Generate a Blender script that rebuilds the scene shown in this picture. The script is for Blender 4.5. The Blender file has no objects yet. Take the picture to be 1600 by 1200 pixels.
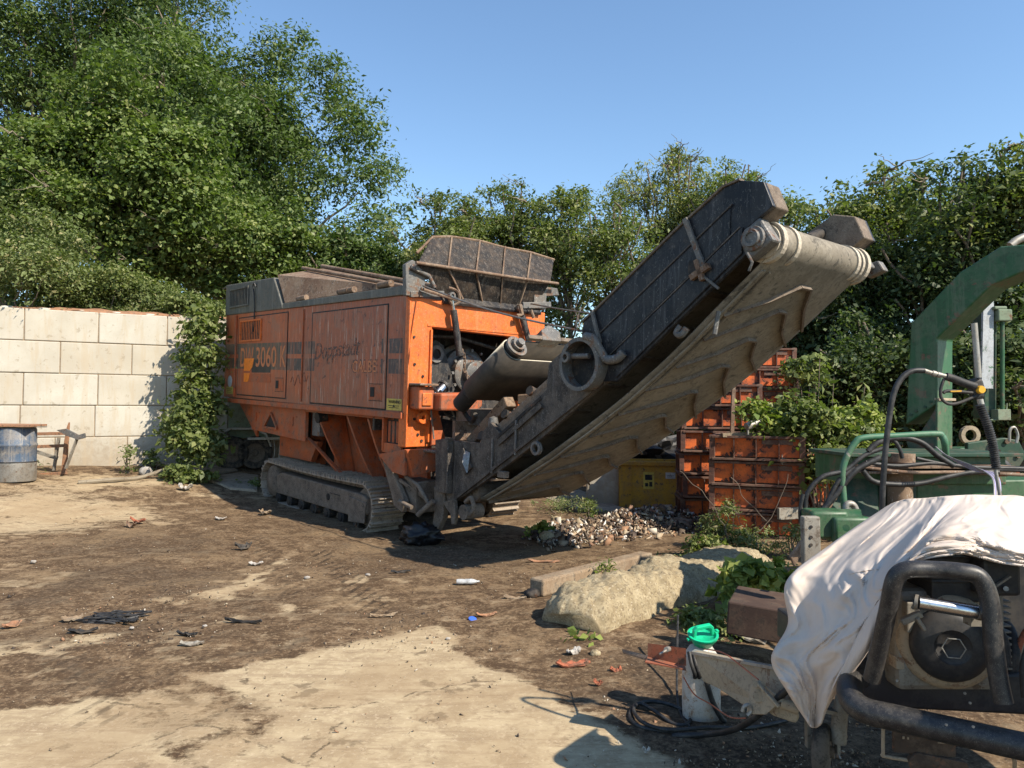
import bpy, math, random
import numpy as np
from mathutils import Vector, Matrix, noise
random.seed(7)
R = math.radians
scn = bpy.context.scene
COL = scn.collection

# ------------------------------------------------------------------ camera, sky, sun
FPX, CAMH, PITCH = 1150.0, 1.6, math.atan(45/1150.0)
cd = bpy.data.cameras.new('camera'); cam = bpy.data.objects.new('camera', cd); COL.objects.link(cam)
cd.sensor_width = 36; cd.lens = FPX/1600*36; cd.clip_end = 2000; cd.clip_start = .05
cam.location = (0, 0, CAMH); cam.rotation_euler = (math.pi/2+PITCH, 0, 0)
scn.camera = cam
SUN_EL, SUN_DIR = 42.0, Vector((.79, -.61, 0)).normalized()
w = bpy.data.worlds.new('World'); scn.world = w; w.use_nodes = True
nt = w.node_tree; bg = nt.nodes['Background']
sky = nt.nodes.new('ShaderNodeTexSky'); sky.sky_type = 'NISHITA'; sky.sun_disc = False
sky.sun_elevation = R(SUN_EL); sky.sun_rotation = math.atan2(SUN_DIR.x, SUN_DIR.y)
sky.dust_density = .0; sky.ozone_density = .9; sky.air_density = 1.15
tint = nt.nodes.new('ShaderNodeMix'); tint.data_type = 'RGBA'; tint.blend_type = 'MULTIPLY'; tint.inputs[0].default_value = 1; tint.inputs[7].default_value = (.90,1.03,1.13,1)
nt.links.new(sky.outputs[0], tint.inputs[6]); nt.links.new(tint.outputs[2], bg.inputs[0]); bg.inputs[1].default_value = .105
sd = bpy.data.lights.new('sun', 'SUN'); sd.energy = 4.9; sd.angle = R(.53); sd.color = (1, .90, .75)
so = bpy.data.objects.new('sun', sd); COL.objects.link(so)
tosun = Vector((SUN_DIR.x*math.cos(R(SUN_EL)), SUN_DIR.y*math.cos(R(SUN_EL)), math.sin(R(SUN_EL))))
so.rotation_euler = tosun.to_track_quat('Z', 'Y').to_euler(); so.location = tosun*60
scn.view_settings.view_transform = 'Standard'; scn.view_settings.look = 'None'
scn.view_settings.exposure = .85; scn.view_settings.gamma = 1

# ------------------------------------------------------------------ places
CAM = Vector((0, 0, CAMH))
_fw = Vector((0, math.cos(PITCH), math.sin(PITCH))); _up = Vector((0, -math.sin(PITCH), math.cos(PITCH))); _rt = Vector((1, 0, 0))
def ray(px, py): return _rt*((px-800)/FPX)+_up*((600-py)/FPX)+_fw
def at(px, py, d):
    r = ray(px, py); return CAM+r*(d/r.y)
_T = [(-99, 0), (6.5, 0), (7.6, 0), (11.3, .13), (13.9, .46), (15.5, .62), (19, .75), (999, .8)]
_tx = np.array([a for a, b in _T]); _tz = np.array([b for a, b in _T])
def gz(x, y):
    t = -.75*x+.66*y
    z = (np.interp(t-.5, _tx, _tz)+np.interp(t, _tx, _tz)+np.interp(t+.5, _tx, _tz))/3
    return z-.06*np.exp(-((x+.6)**2+(y-9.3)**2)/6)
def G(px, py, dz=0):
    r = ray(px, py); s = 1.0
    z = 0.0
    for i in range(40):
        s = (z+dz-CAMH)/r.z
        p = CAM+r*s; z = .5*z+.5*float(gz(p.x, p.y))
    return Vector((p.x, p.y, float(gz(p.x, p.y))+dz))
AX = Vector((.652, -.758, 0)).normalized(); TL = R(2.6)
MX = AX*math.cos(TL)-Vector((0, 0, 1))*math.sin(TL); MZ = AX*math.sin(TL)+Vector((0, 0, 1))*math.cos(TL); MY = MZ.cross(MX)
MO = at(637, 458, 9.3)-MZ*3.1
def ml(px, py, ax, val):
    """point of the shredder's own frame seen at a place of the photo, on the plane ax = val"""
    r = ray(px, py); a = [MX, MY, MZ]; c = [(CAM-MO).dot(v) for v in a]; q = [r.dot(v) for v in a]
    i = 'xyz'.index(ax); s = (val-c[i])/q[i]
    return Vector([c[k]+q[k]*s for k in range(3)])

# ------------------------------------------------------------------ object helpers
def tag(o, label=None, cat=None, group=None, kind=None):
    if label: o['label'] = label
    if cat: o['category'] = cat
    if group: o['group'] = group
    if kind: o['kind'] = kind
    return o
def empty(name, loc=(0, 0, 0), rz=0, **k):
    o = bpy.data.objects.new(name, None); COL.objects.link(o); o.location = loc; o.rotation_euler = (0, 0, rz)
    o.empty_display_size = .2
    return tag(o, **k)
def copy_tree(o, parent=None):
    c = o.copy(); COL.objects.link(c); c.parent = parent
    for ch in [x for x in bpy.data.objects if x.parent == o]: copy_tree(ch, c)
    return c
class MB:
    def __init__(s): s.v = []; s.f = []; s.sm = []; s.g = []; s.n = 0
    def add(s, vs, fs, smooth=False):
        n = len(s.v); s.v += [tuple(p) for p in vs]; s.f += [tuple(i+n for i in f) for f in fs]; s.sm += [smooth]*len(fs); s.n += 1; s.g += [s.n]*len(fs); return s
    def box(s, x0, x1, y0, y1, z0, z1, m=None):
        vs = [Vector(p) for p in ((x0,y0,z0),(x1,y0,z0),(x1,y1,z0),(x0,y1,z0),(x0,y0,z1),(x1,y0,z1),(x1,y1,z1),(x0,y1,z1))]
        if m: vs = [m@p for p in vs]
        return s.add(vs, [(0,3,2,1),(4,5,6,7),(0,1,5,4),(1,2,6,5),(2,3,7,6),(3,0,4,7)])
    def bar(s, p, q, w, h, up=(0,0,1)):
        p = Vector(p); q = Vector(q); d = (q-p); L = d.length; d.normalize(); u = Vector(up)
        if abs(d.dot(u)) > .98: u = Vector((1,0,0))
        a = d.cross(u).normalized(); b = a.cross(d).normalized()
        vs = [p+a*(w/2*i)+b*(h/2*j)+d*(L*k) for k in (0,1) for i,j in ((-1,-1),(1,-1),(1,1),(-1,1))]
        return s.add(vs, [(0,3,2,1),(4,5,6,7),(0,1,5,4),(1,2,6,5),(2,3,7,6),(3,0,4,7)])
    def prism(s, poly, ext):
        poly = [Vector(p) for p in poly]; e = Vector(ext); n = len(poly)
        vs = poly+[p+e for p in poly]
        fs = [tuple(range(n))[::-1], tuple(range(n,2*n))]+[(i,(i+1)%n,(i+1)%n+n,i+n) for i in range(n)]
        return s.add(vs, fs)
    def pxz(s, poly, y0, y1): return s.prism([(x,y0,z) for x,z in poly], (0,y1-y0,0))
    def cyl(s, p, q, r, r2=None, n=20, caps=True, smooth=True):
        p = Vector(p); q = Vector(q); d = (q-p).normalized(); u = Vector((0,0,1)) if abs(d.z) < .9 else Vector((1,0,0))
        a = d.cross(u).normalized(); b = a.cross(d); r2 = r if r2 is None else r2
        c = [a*math.cos(2*math.pi*i/n)+b*math.sin(2*math.pi*i/n) for i in range(n)]
        s.add([p+x*r for x in c]+[q+x*r2 for x in c], [(i,(i+1)%n,(i+1)%n+n,i+n) for i in range(n)], smooth)
        if caps:
            s.add([p+x*r for x in c], [tuple(range(n))[::-1]]); s.add([q+x*r2 for x in c], [tuple(range(n))])
        return s
    def ring(s, p, q, ro, ri, n=28):
        p = Vector(p); q = Vector(q); d = (q-p).normalized(); u = Vector((0,0,1)) if abs(d.z) < .9 else Vector((1,0,0))
        a = d.cross(u).normalized(); b = a.cross(d)
        c = [a*math.cos(2*math.pi*i/n)+b*math.sin(2*math.pi*i/n) for i in range(n)]
        vs = [p+x*ro for x in c]+[q+x*ro for x in c]+[q+x*ri for x in c]+[p+x*ri for x in c]
        fs = []; sm = []
        for k in range(4):
            for i in range(n):
                j = (i+1)%n; fs.append((k*n+i, k*n+j, ((k+1)%4)*n+j, ((k+1)%4)*n+i))
        return s.add(vs, fs, False)
    def lathe(s, base, axis, prof, n=24, smooth=True):
        base = Vector(base); d = Vector(axis).normalized(); u = Vector((0,0,1)) if abs(d.z) < .9 else Vector((1,0,0))
        a = d.cross(u).normalized(); b = a.cross(d); vs = []
        for r, h in prof:
            vs += [base+d*h+(a*math.cos(2*math.pi*i/n)+b*math.sin(2*math.pi*i/n))*r for i in range(n)]
        fs = [(k*n+i, k*n+(i+1)%n, (k+1)*n+(i+1)%n, (k+1)*n+i) for k in range(len(prof)-1) for i in range(n)]
        return s.add(vs, fs, smooth)
    def tube(s, path, r, n=10, smooth=True, closed=False, rr=None):
        P = [Vector(p) for p in path]; N = len(P); prev = None; vs = []
        for i, p in enumerate(P):
            d = (P[(i+1)%N]-P[i-1]) if closed else (P[min(i+1,N-1)]-P[max(i-1,0)])
            d.normalize()
            if prev is None:
                u = Vector((0,0,1)) if abs(d.z) < .9 else Vector((1,0,0)); a = d.cross(u).normalized()
            else:
                a = (prev-d*prev.dot(d)).normalized()
            prev = a; b = d.cross(a); q = rr[i] if rr else r
            vs += [p+(a*math.cos(2*math.pi*k/n)+b*math.sin(2*math.pi*k/n))*q for k in range(n)]
        M = N if closed else N-1
        fs = [(i*n+k, i*n+(k+1)%n, ((i+1)%N)*n+(k+1)%n, ((i+1)%N)*n+k) for i in range(M) for k in range(n)]
        s.add(vs, fs, smooth)
        if not closed: s.add(vs[:n], [tuple(range(n))[::-1]]); s.add(vs[-n:], [tuple(range(n))])
        return s
    def clusters(s):
        """groups of added shapes that stand apart from each other"""
        n = len(s.f); par = {}
        own = []; start = 0; V = np.array(s.v)
        gid = s.g; gs = sorted(set(gid)); bb = {}
        for f, g in zip(s.f, gid):
            p = V[list(f)]; lo, hi = p.min(0), p.max(0)
            bb[g] = (np.minimum(bb[g][0], lo), np.maximum(bb[g][1], hi)) if g in bb else (lo, hi)
        root = {g: g for g in gs}
        def fd(a):
            while root[a] != a: a = root[a]
            return a
        for i, a in enumerate(gs):
            for b in gs[i+1:]:
                if fd(a) == fd(b): continue
                gap = np.linalg.norm(np.maximum(0, np.maximum(bb[a][0]-bb[b][1], bb[b][0]-bb[a][1]))); sz = max((bb[a][1]-bb[a][0]).max(), (bb[b][1]-bb[b][0]).max())
                if gap <= max(.02, .42*sz): root[fd(a)] = fd(b)
        return [fd(g) for g in gid]
    def build(s, name, m, parent=None, bevel=0, sub=0, **k):
        if parent is not None and 1 < len(set(s.g)) < 60:
            c = s.clusters(); kinds = list(dict.fromkeys(c))
            if len(kinds) > 1:
                out = []
                for kk in kinds:
                    t = MB(); mp = {}
                    for f, sm, cc in zip(s.f, s.sm, c):
                        if cc != kk: continue
                        nf = []
                        for i in f:
                            if i not in mp: mp[i] = len(t.v); t.v.append(s.v[i])
                            nf.append(mp[i])
                        t.f.append(tuple(nf)); t.sm.append(sm); t.g.append(0)
                    out.append(t.build(name, m, parent, bevel, sub, **k))
                return out[0]
        me = bpy.data.meshes.new(name); me.from_pydata(s.v, [], s.f); me.update()
        me.polygons.foreach_set('use_smooth', s.sm)
        me.materials.append(m)
        if any(s.sm): me.set_sharp_from_angle(angle=R(50))
        o = bpy.data.objects.new(name, me); COL.objects.link(o); o.parent = parent
        if bevel:
            b = o.modifiers.new('bevel', 'BEVEL'); b.width = bevel; b.segments = 2; b.limit_method = 'ANGLE'; b.angle_limit = R(40)
        return tag(o, **k)
def curve(pts, n=8, closed=False):
    P = [Vector(p) for p in pts]; out = []; N = len(P); M = N if closed else N-1
    for i in range(M):
        if closed: a, b, c, d = P[i-1], P[i], P[(i+1)%N], P[(i+2)%N]
        else: a, b, c, d = P[max(i-1,0)], P[i], P[i+1], P[min(i+2,N-1)]
        for k in range(n):
            t = k/n; out.append(.5*((2*b)+(c-a)*t+(2*a-5*b+4*c-d)*t*t+(3*b-a-3*c+d)*t**3))
    if not closed: out.append(P[-1])
    return out
def text_mesh(s, name, m, parent, loc, xdir, updir, size, depth=.004, sx=1, shear=0):
    cu = bpy.data.curves.new('t', 'FONT'); cu.body = s; cu.size = size; cu.extrude = depth; cu.shear = shear; cu.offset = size*.012
    ob = bpy.data.objects.new('t', cu); COL.objects.link(ob)
    dg = bpy.context.evaluated_depsgraph_get(); me = bpy.data.meshes.new_from_object(ob.evaluated_get(dg))
    bpy.data.objects.remove(ob); x = Vector(xdir).normalized(); u = Vector(updir).normalized(); n = x.cross(u)
    M4 = Matrix([[x.x*sx,u.x,n.x,loc[0]],[x.y*sx,u.y,n.y,loc[1]],[x.z*sx,u.z,n.z,loc[2]],[0,0,0,1]])
    me.transform(M4); me.materials.clear(); me.materials.append(m)
    o = bpy.data.objects.new(name, me); COL.objects.link(o); o.parent = parent; return o

# ------------------------------------------------------------------ materials
def newmat(name):
    m = bpy.data.materials.new(name); m.use_nodes = True; t = m.node_tree; return m, t, t.nodes, t.links, t.nodes['Principled BSDF']
def N(t, typ, **k):
    n = t.nodes.new(typ)
    for a, b in k.items():
        if a in ('operation','blend_type','data_type','feature','noise_dimensions','attribute_name','interpolation_type','wave_type','bands_direction','distance','clamp'): setattr(n, a, b)
        else:
            s = n.inputs[int(a[1:])] if a[0] == 'i' and a[1:].isdigit() else n.inputs[a.replace('_', ' ')]
            if hasattr(b, 'is_linked') or isinstance(b, bpy.types.NodeSocket): t.links.new(b, s)
            else: s.default_value = b
    return n
def c4(c): return (c[0], c[1], c[2], 1)
def noise_tex(t, co, scale, detail=6, rough=.6, dist=0):
    return N(t, 'ShaderNodeTexNoise', Vector=co, Scale=scale, Detail=detail, Roughness=rough, Distortion=dist).outputs[0]
def ramp(t, fac, a, b):
    n = t.nodes.new('ShaderNodeMapRange'); n.interpolation_type = 'SMOOTHSTEP'
    t.links.new(fac, n.inputs[0]); n.inputs[1].default_value = a; n.inputs[2].default_value = b; return n.outputs[0]
def mix(t, fac, a, b, mode='MIX'):
    n = t.nodes.new('ShaderNodeMix'); n.data_type = 'RGBA'; n.blend_type = mode
    for s, v in ((n.inputs[0], fac), (n.inputs[6], a), (n.inputs[7], b)):
        if isinstance(v, bpy.types.NodeSocket): t.links.new(v, s)
        elif isinstance(v, (tuple, list)): s.default_value = c4(v)
        else: s.default_value = v
    return n.outputs[2]
def math_n(t, op, a, b=None):
    n = t.nodes.new('ShaderNodeMath'); n.operation = op
    for s, v in ((n.inputs[0], a), (n.inputs[1], b)):
        if v is None: continue
        if isinstance(v, bpy.types.NodeSocket): t.links.new(v, s)
        else: s.default_value = v
    return n.outputs[0]
def objco(t, sc=(1,1,1)):
    tc = t.nodes.new('ShaderNodeTexCoord'); mp = t.nodes.new('ShaderNodeMapping'); t.links.new(tc.outputs['Object'], mp.inputs[0]); mp.inputs[3].default_value = sc
    return mp.outputs[0]
def bump(t, b, h, strength=.3, dist=.02):
    n = t.nodes.new('ShaderNodeBump'); n.inputs[0].default_value = strength; n.inputs[1].default_value = dist
    t.links.new(h, n.inputs[2]); t.links.new(n.outputs[0], b.inputs['Normal'])
def worn(name, base, var=None, rust=(.13,.055,.03), rust_amt=.35, dirt=(.16,.12,.085), dirt_amt=.4, rough=.55, metal=0, scale=3, streak=0, streak_col=(.45,.42,.37), bs=.25, spec=.4, nsc=1.0, speck=.0, speck_col=(.5,.48,.44)):
    m, t, ns, lk, b = newmat(name)
    co = objco(t, (nsc,nsc,nsc)); n1 = noise_tex(t, co, scale*.6, 5, .6); n2 = noise_tex(t, co, scale*2.2, 9, .72, .4); n3 = noise_tex(t, co, scale*14, 5, .6)
    col = mix(t, ramp(t, n1, .3, .7), base, var or tuple(c*.72 for c in base))
    if rust_amt > 0: col = mix(t, ramp(t, n2, .625-rust_amt*.15, .65-rust_amt*.15), col, rust)
    if streak:
        cs = objco(t, (9*nsc,9*nsc,.55*nsc)); s1 = noise_tex(t, cs, 2.3, 7, .7)
        col = mix(t, math_n(t, 'MULTIPLY', ramp(t, s1, .55, .62), streak), col, streak_col)
        s2 = noise_tex(t, objco(t, (6*nsc,6*nsc,.4*nsc)), 1.7, 5, .7); col = mix(t, math_n(t, 'MULTIPLY', ramp(t, s2, .48, .60), streak*.8), col, dirt)
    if dirt_amt > 0:
        n4 = noise_tex(t, co, scale*1.1, 8, .75); col = mix(t, math_n(t, 'MULTIPLY', ramp(t, n4, .45, .58), dirt_amt), col, dirt)
        n5 = noise_tex(t, co, scale*5, 6, .8, 1.0); col = mix(t, math_n(t, 'MULTIPLY', ramp(t, n5, .52, .58), .5), col, mix(t, .55, col, (.015,.012,.010)))
    if speck:
        n6 = noise_tex(t, objco(t, (1.6*nsc,1.6*nsc,.8*nsc)), scale*9, 5, .75, 1.5); col = mix(t, math_n(t, 'MULTIPLY', ramp(t, n6, .585, .62), speck), col, speck_col)
    lk.new(col, b.inputs['Base Color']); b.inputs['Metallic'].default_value = metal
    rr = N(t, 'ShaderNodeMapRange', i0=n2, i3=rough-.12, i4=min(1, rough+.2)).outputs[0]; lk.new(rr, b.inputs['Roughness'])
    b.inputs['Specular IOR Level'].default_value = spec
    bump(t, b, math_n(t, 'ADD', n2, math_n(t, 'MULTIPLY', n3, .35)), bs, .015)
    return m
ORANGE = (.56, .135, .035)
M = {}
M['black'] = worn('black_paint', (.014,.015,.019), (.026,.027,.03), rust_amt=.3, rust=(.06,.045,.038), dirt=(.085,.072,.06), dirt_amt=.45, rough=.45, streak=.35, streak_col=(.18,.17,.16), scale=4, speck=.28, bs=.4, spec=.25)
M['black2'] = worn('black_guard_paint', (.006,.007,.011), (.012,.014,.020), rust_amt=.12, rust=(.04,.035,.033), dirt=(.055,.053,.052), dirt_amt=.3, rough=.4, streak=.3, streak_col=(.13,.13,.14), scale=3, speck=.16, bs=.3, spec=.25)
M['dark'] = worn('dark_grease', (.012,.012,.013), rust_amt=.2, dirt_amt=.25, rough=.7)
M['rusty'] = worn('rusty_steel', (.125,.072,.045), (.20,.13,.085), speck=.4, rust_amt=.5, rust=(.06,.033,.022), dirt=(.27,.20,.14), dirt_amt=.5, rough=.85)
M['rusty_red'] = worn('red_rust', (.33,.10,.05), (.22,.07,.035), rust_amt=.5, dirt_amt=.3, rough=.85, scale=8)
M['grey'] = worn('grey_cover_paint', (.105,.107,.095), rust_amt=.1, dirt=(.16,.14,.11), dirt_amt=.5, rough=.6, streak=.25)
M['greysteel'] = worn('grey_steel', (.10,.098,.094), (.15,.145,.14), rust_amt=.45, dirt=(.2,.16,.12), dirt_amt=.4, speck=.5, rough=.6, metal=.3)
M['chrome'] = worn('chromed_steel', (.62,.63,.65), rust_amt=.0, dirt_amt=.15, rough=.22, metal=1, bs=.02)
M['flap'] = worn('battered_black_flap', (.007,.007,.008), (.02,.016,.014), rust_amt=.4, rust=(.045,.03,.02), dirt=(.075,.055,.04), dirt_amt=.3, rough=.6, streak=.4, streak_col=(.2,.17,.14), scale=4, speck=.25, bs=.5, spec=.25)
M['mud'] = worn('mud_caked_steel', (.10,.075,.055), (.16,.12,.09), rust=(.035,.027,.022), rust_amt=.5, speck=.3, dirt=(.24,.19,.145), dirt_amt=.5, rough=.9, scale=9, bs=.8)
M['mudlight'] = worn('track_shoe_steel', (.34,.28,.22), (.22,.175,.135), rust=(.09,.06,.045), rust_amt=.4, dirt=(.36,.30,.23), dirt_amt=.5, rough=.7, metal=.15, scale=9, bs=.5)
M['orange'] = worn('orange_paint', (.68,.145,.018), (.58,.11,.018), speck=.4, speck_col=(.7,.42,.25), rust_amt=.14, rust=(.20,.05,.02), dirt=(.38,.13,.05), dirt_amt=.35, rough=.5, streak=.2, streak_col=(.6,.30,.15), scale=4)
M['orange_low'] = worn('orange_paint_chassis', (.46,.10,.025), (.33,.07,.02), rust_amt=.25, rust=(.11,.035,.02), dirt=(.2,.12,.08), dirt_amt=.5, rough=.6, scale=4, streak=.2, streak_col=(.3,.2,.15))
M['orange_crate'] = worn('orange_crate_paint', (.68,.15,.03), (.66,.14,.03), rust_amt=.42, rust=(.055,.03,.027), dirt=(.12,.06,.04), dirt_amt=.3, rough=.6, scale=3.5)
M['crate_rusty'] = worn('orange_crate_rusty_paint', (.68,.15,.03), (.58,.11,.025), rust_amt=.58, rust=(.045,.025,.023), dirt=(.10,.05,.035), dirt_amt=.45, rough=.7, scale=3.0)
M['crate_dark'] = worn('crate_rust_frame', (.075,.036,.028), (.14,.06,.038), rust_amt=.4, rust=(.05,.03,.028), dirt=(.26,.18,.13), dirt_amt=.35, rough=.85, scale=6)
M['decal_orange'] = worn('bright_orange_decal', (.95,.26,.03), (.9,.22,.02), rust_amt=0, dirt_amt=.1, rough=.3, bs=.02)
M['letter'] = worn('worn_orange_lettering', (.60,.20,.07), (.5,.17,.07), rust_amt=.05, dirt_amt=.2, rough=.6, scale=8, bs=.05)
M['ghost'] = worn('worn_dark_lettering', (.055,.045,.045), (.10,.06,.05), rust_amt=.75, rust=(.42,.15,.08), dirt_amt=.3, rough=.7, scale=14, bs=.05)
M['yellow'] = worn('yellow_paint', (.46,.25,.02), (.38,.19,.02), rust_amt=.25, rust=(.08,.05,.025), dirt_amt=.35, rough=.6, scale=6)
M['yellow_decal'] = worn('yellow_sticker', (.6,.45,.08), rust_amt=.1, dirt_amt=.3, rough=.5)
M['white_decal'] = worn('white_sticker', (.6,.62,.64), rust_amt=.05, dirt_amt=.3, rough=.5)
M['green'] = worn('green_paint', (.014,.072,.027), (.021,.092,.036), rust_amt=.22, rust=(.13,.06,.035), dirt=(.12,.14,.09), dirt_amt=.35, rough=.45, scale=3, streak=.2, streak_col=(.18,.2,.14))
M['green_dark'] = worn('dark_green_paint', (.012,.045,.026), (.018,.058,.032), rust_amt=.3, rust=(.09,.045,.03), dirt_amt=.3, rough=.55, scale=4)
M['green_pale'] = worn('weathered_green_board', (.17,.22,.15), (.22,.25,.18), rust_amt=.1, dirt_amt=.4, rough=.8)
M['white_paint'] = worn('chipped_white_paint', (.42,.44,.46), (.38,.4,.42), rust_amt=.42, rust=(.03,.13,.06), dirt_amt=.2, rough=.5, scale=5)
M['rubber'] = worn('black_rubber', (.018,.018,.019), rust_amt=0, dirt=(.12,.10,.085), dirt_amt=.3, rough=.65, scale=9)
M['hose'] = worn('hose_rubber', (.015,.015,.016), rust_amt=0, dirt=(.10,.095,.09), dirt_amt=.3, rough=.5, scale=16, bs=.1)
M['tyre'] = worn('dusty_tyre', (.035,.032,.03), rust_amt=0, dirt=(.16,.13,.10), dirt_amt=.6, rough=.85, scale=9)
M['belt'] = worn('dusty_conveyor_belt', (.22,.19,.145), (.16,.137,.105), rust=(.08,.07,.055), rust_amt=.45, dirt=(.30,.265,.21), dirt_amt=.45, rough=.85, scale=3, bs=.35, streak=0)
M['belt_pale'] = worn('pale_belt', (.48,.42,.33), (.4,.34,.27), rust=(.28,.23,.17), rust_amt=.3, dirt=(.5,.45,.36), dirt_amt=.4, rough=.9, scale=5)
M['wood'] = worn('weathered_wood', (.25,.18,.115), (.18,.125,.08), rust=(.09,.065,.045), rust_amt=.45, dirt=(.34,.28,.2), dirt_amt=.4, rough=.9, scale=6, streak=0)
M['wood_brown'] = worn('brown_wood', (.34,.17,.09), (.26,.13,.07), rust=(.12,.07,.045), rust_amt=.35, dirt_amt=.3, rough=.85, scale=8)
M['wood_grey'] = worn('grey_wood', (.27,.25,.21), (.2,.18,.15), rust=(.11,.09,.07), rust_amt=.4, dirt_amt=.3, rough=.9, scale=9)
M['blue_drum'] = worn('faded_blue_plastic', (.035,.07,.125), (.06,.10,.16), rust_amt=.15, rust=(.3,.3,.3), dirt=(.26,.22,.17), dirt_amt=.45, rough=.55, scale=4, streak=.3)
M['galv'] = worn('galvanised_steel', (.36,.35,.32), (.28,.27,.25), rust_amt=.15, dirt=(.24,.2,.15), dirt_amt=.4, rough=.5, metal=.5, scale=6)
M['tansteel'] = worn('tan_dusty_steel', (.36,.29,.2), (.28,.22,.15), rust_amt=.3, rust=(.17,.09,.05), dirt=(.3,.24,.17), dirt_amt=.4, rough=.75, scale=8)
M['jug'] = worn('white_plastic', (.46,.44,.41), (.40,.36,.32), rust=(.25,.16,.11), rust_amt=.28, dirt=(.4,.3,.22), dirt_amt=.35, rough=.4, scale=10, bs=.05)
M['teal'] = worn('bright_green_plastic', (.01,.48,.24), (.01,.42,.22), rust_amt=0, dirt_amt=.05, rough=.3, bs=.02)
M['engine'] = worn('engine_black', (.022,.023,.026), rust_amt=0, dirt=(.075,.065,.055), dirt_amt=.35, rough=.5, scale=8, bs=.1)
M['engine_grey'] = worn('engine_cast_grey', (.25,.235,.2), (.19,.17,.14), rust_amt=.2, rust=(.1,.08,.06), dirt_amt=.4, rough=.6, metal=.3, scale=10)
M['powder'] = worn('powder_black_tube', (.020,.020,.022), rust_amt=0, dirt=(.075,.068,.06), dirt_amt=.4, rough=.4, scale=22, bs=.12, speck=.35, speck_col=(.3,.27,.22))
M['knob'] = worn('yellow_plastic', (.7,.38,.03), rust_amt=0, dirt_amt=.15, rough=.4)
M['blue'] = worn('faded_blue_steel', (.05,.09,.28), rust_amt=.3, dirt_amt=.3, rough=.6)
M['bark'] = worn('bark', (.13,.10,.075), (.19,.155,.12), rust_amt=.2, rust=(.06,.045,.035), dirt_amt=.2, rough=.9, scale=6, bs=.7)
M['twig'] = worn('pale_twig', (.24,.20,.145), rust_amt=.1, dirt_amt=.1, rough=.9)
M['paper'] = worn('litter_paper', (.42,.39,.35), rust_amt=.1, dirt_amt=.4, rough=.8, scale=9)
M['lilac'] = worn('lilac_cord', (.42,.38,.62), rust_amt=0, dirt_amt=.2, rough=.6)
M['red_hose'] = worn('orange_red_hose', (.45,.12,.06), rust_amt=0, dirt_amt=.3, rough=.5)
M['bottle'] = worn('clear_bottle_plastic', (.5,.52,.53), rust_amt=0, dirt_amt=.25, rough=.2, bs=.3)
M['blackbag'] = worn('black_polythene', (.006,.006,.008), rust_amt=0, dirt_amt=.03, rough=.4, bs=.6, scale=9)

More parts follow.
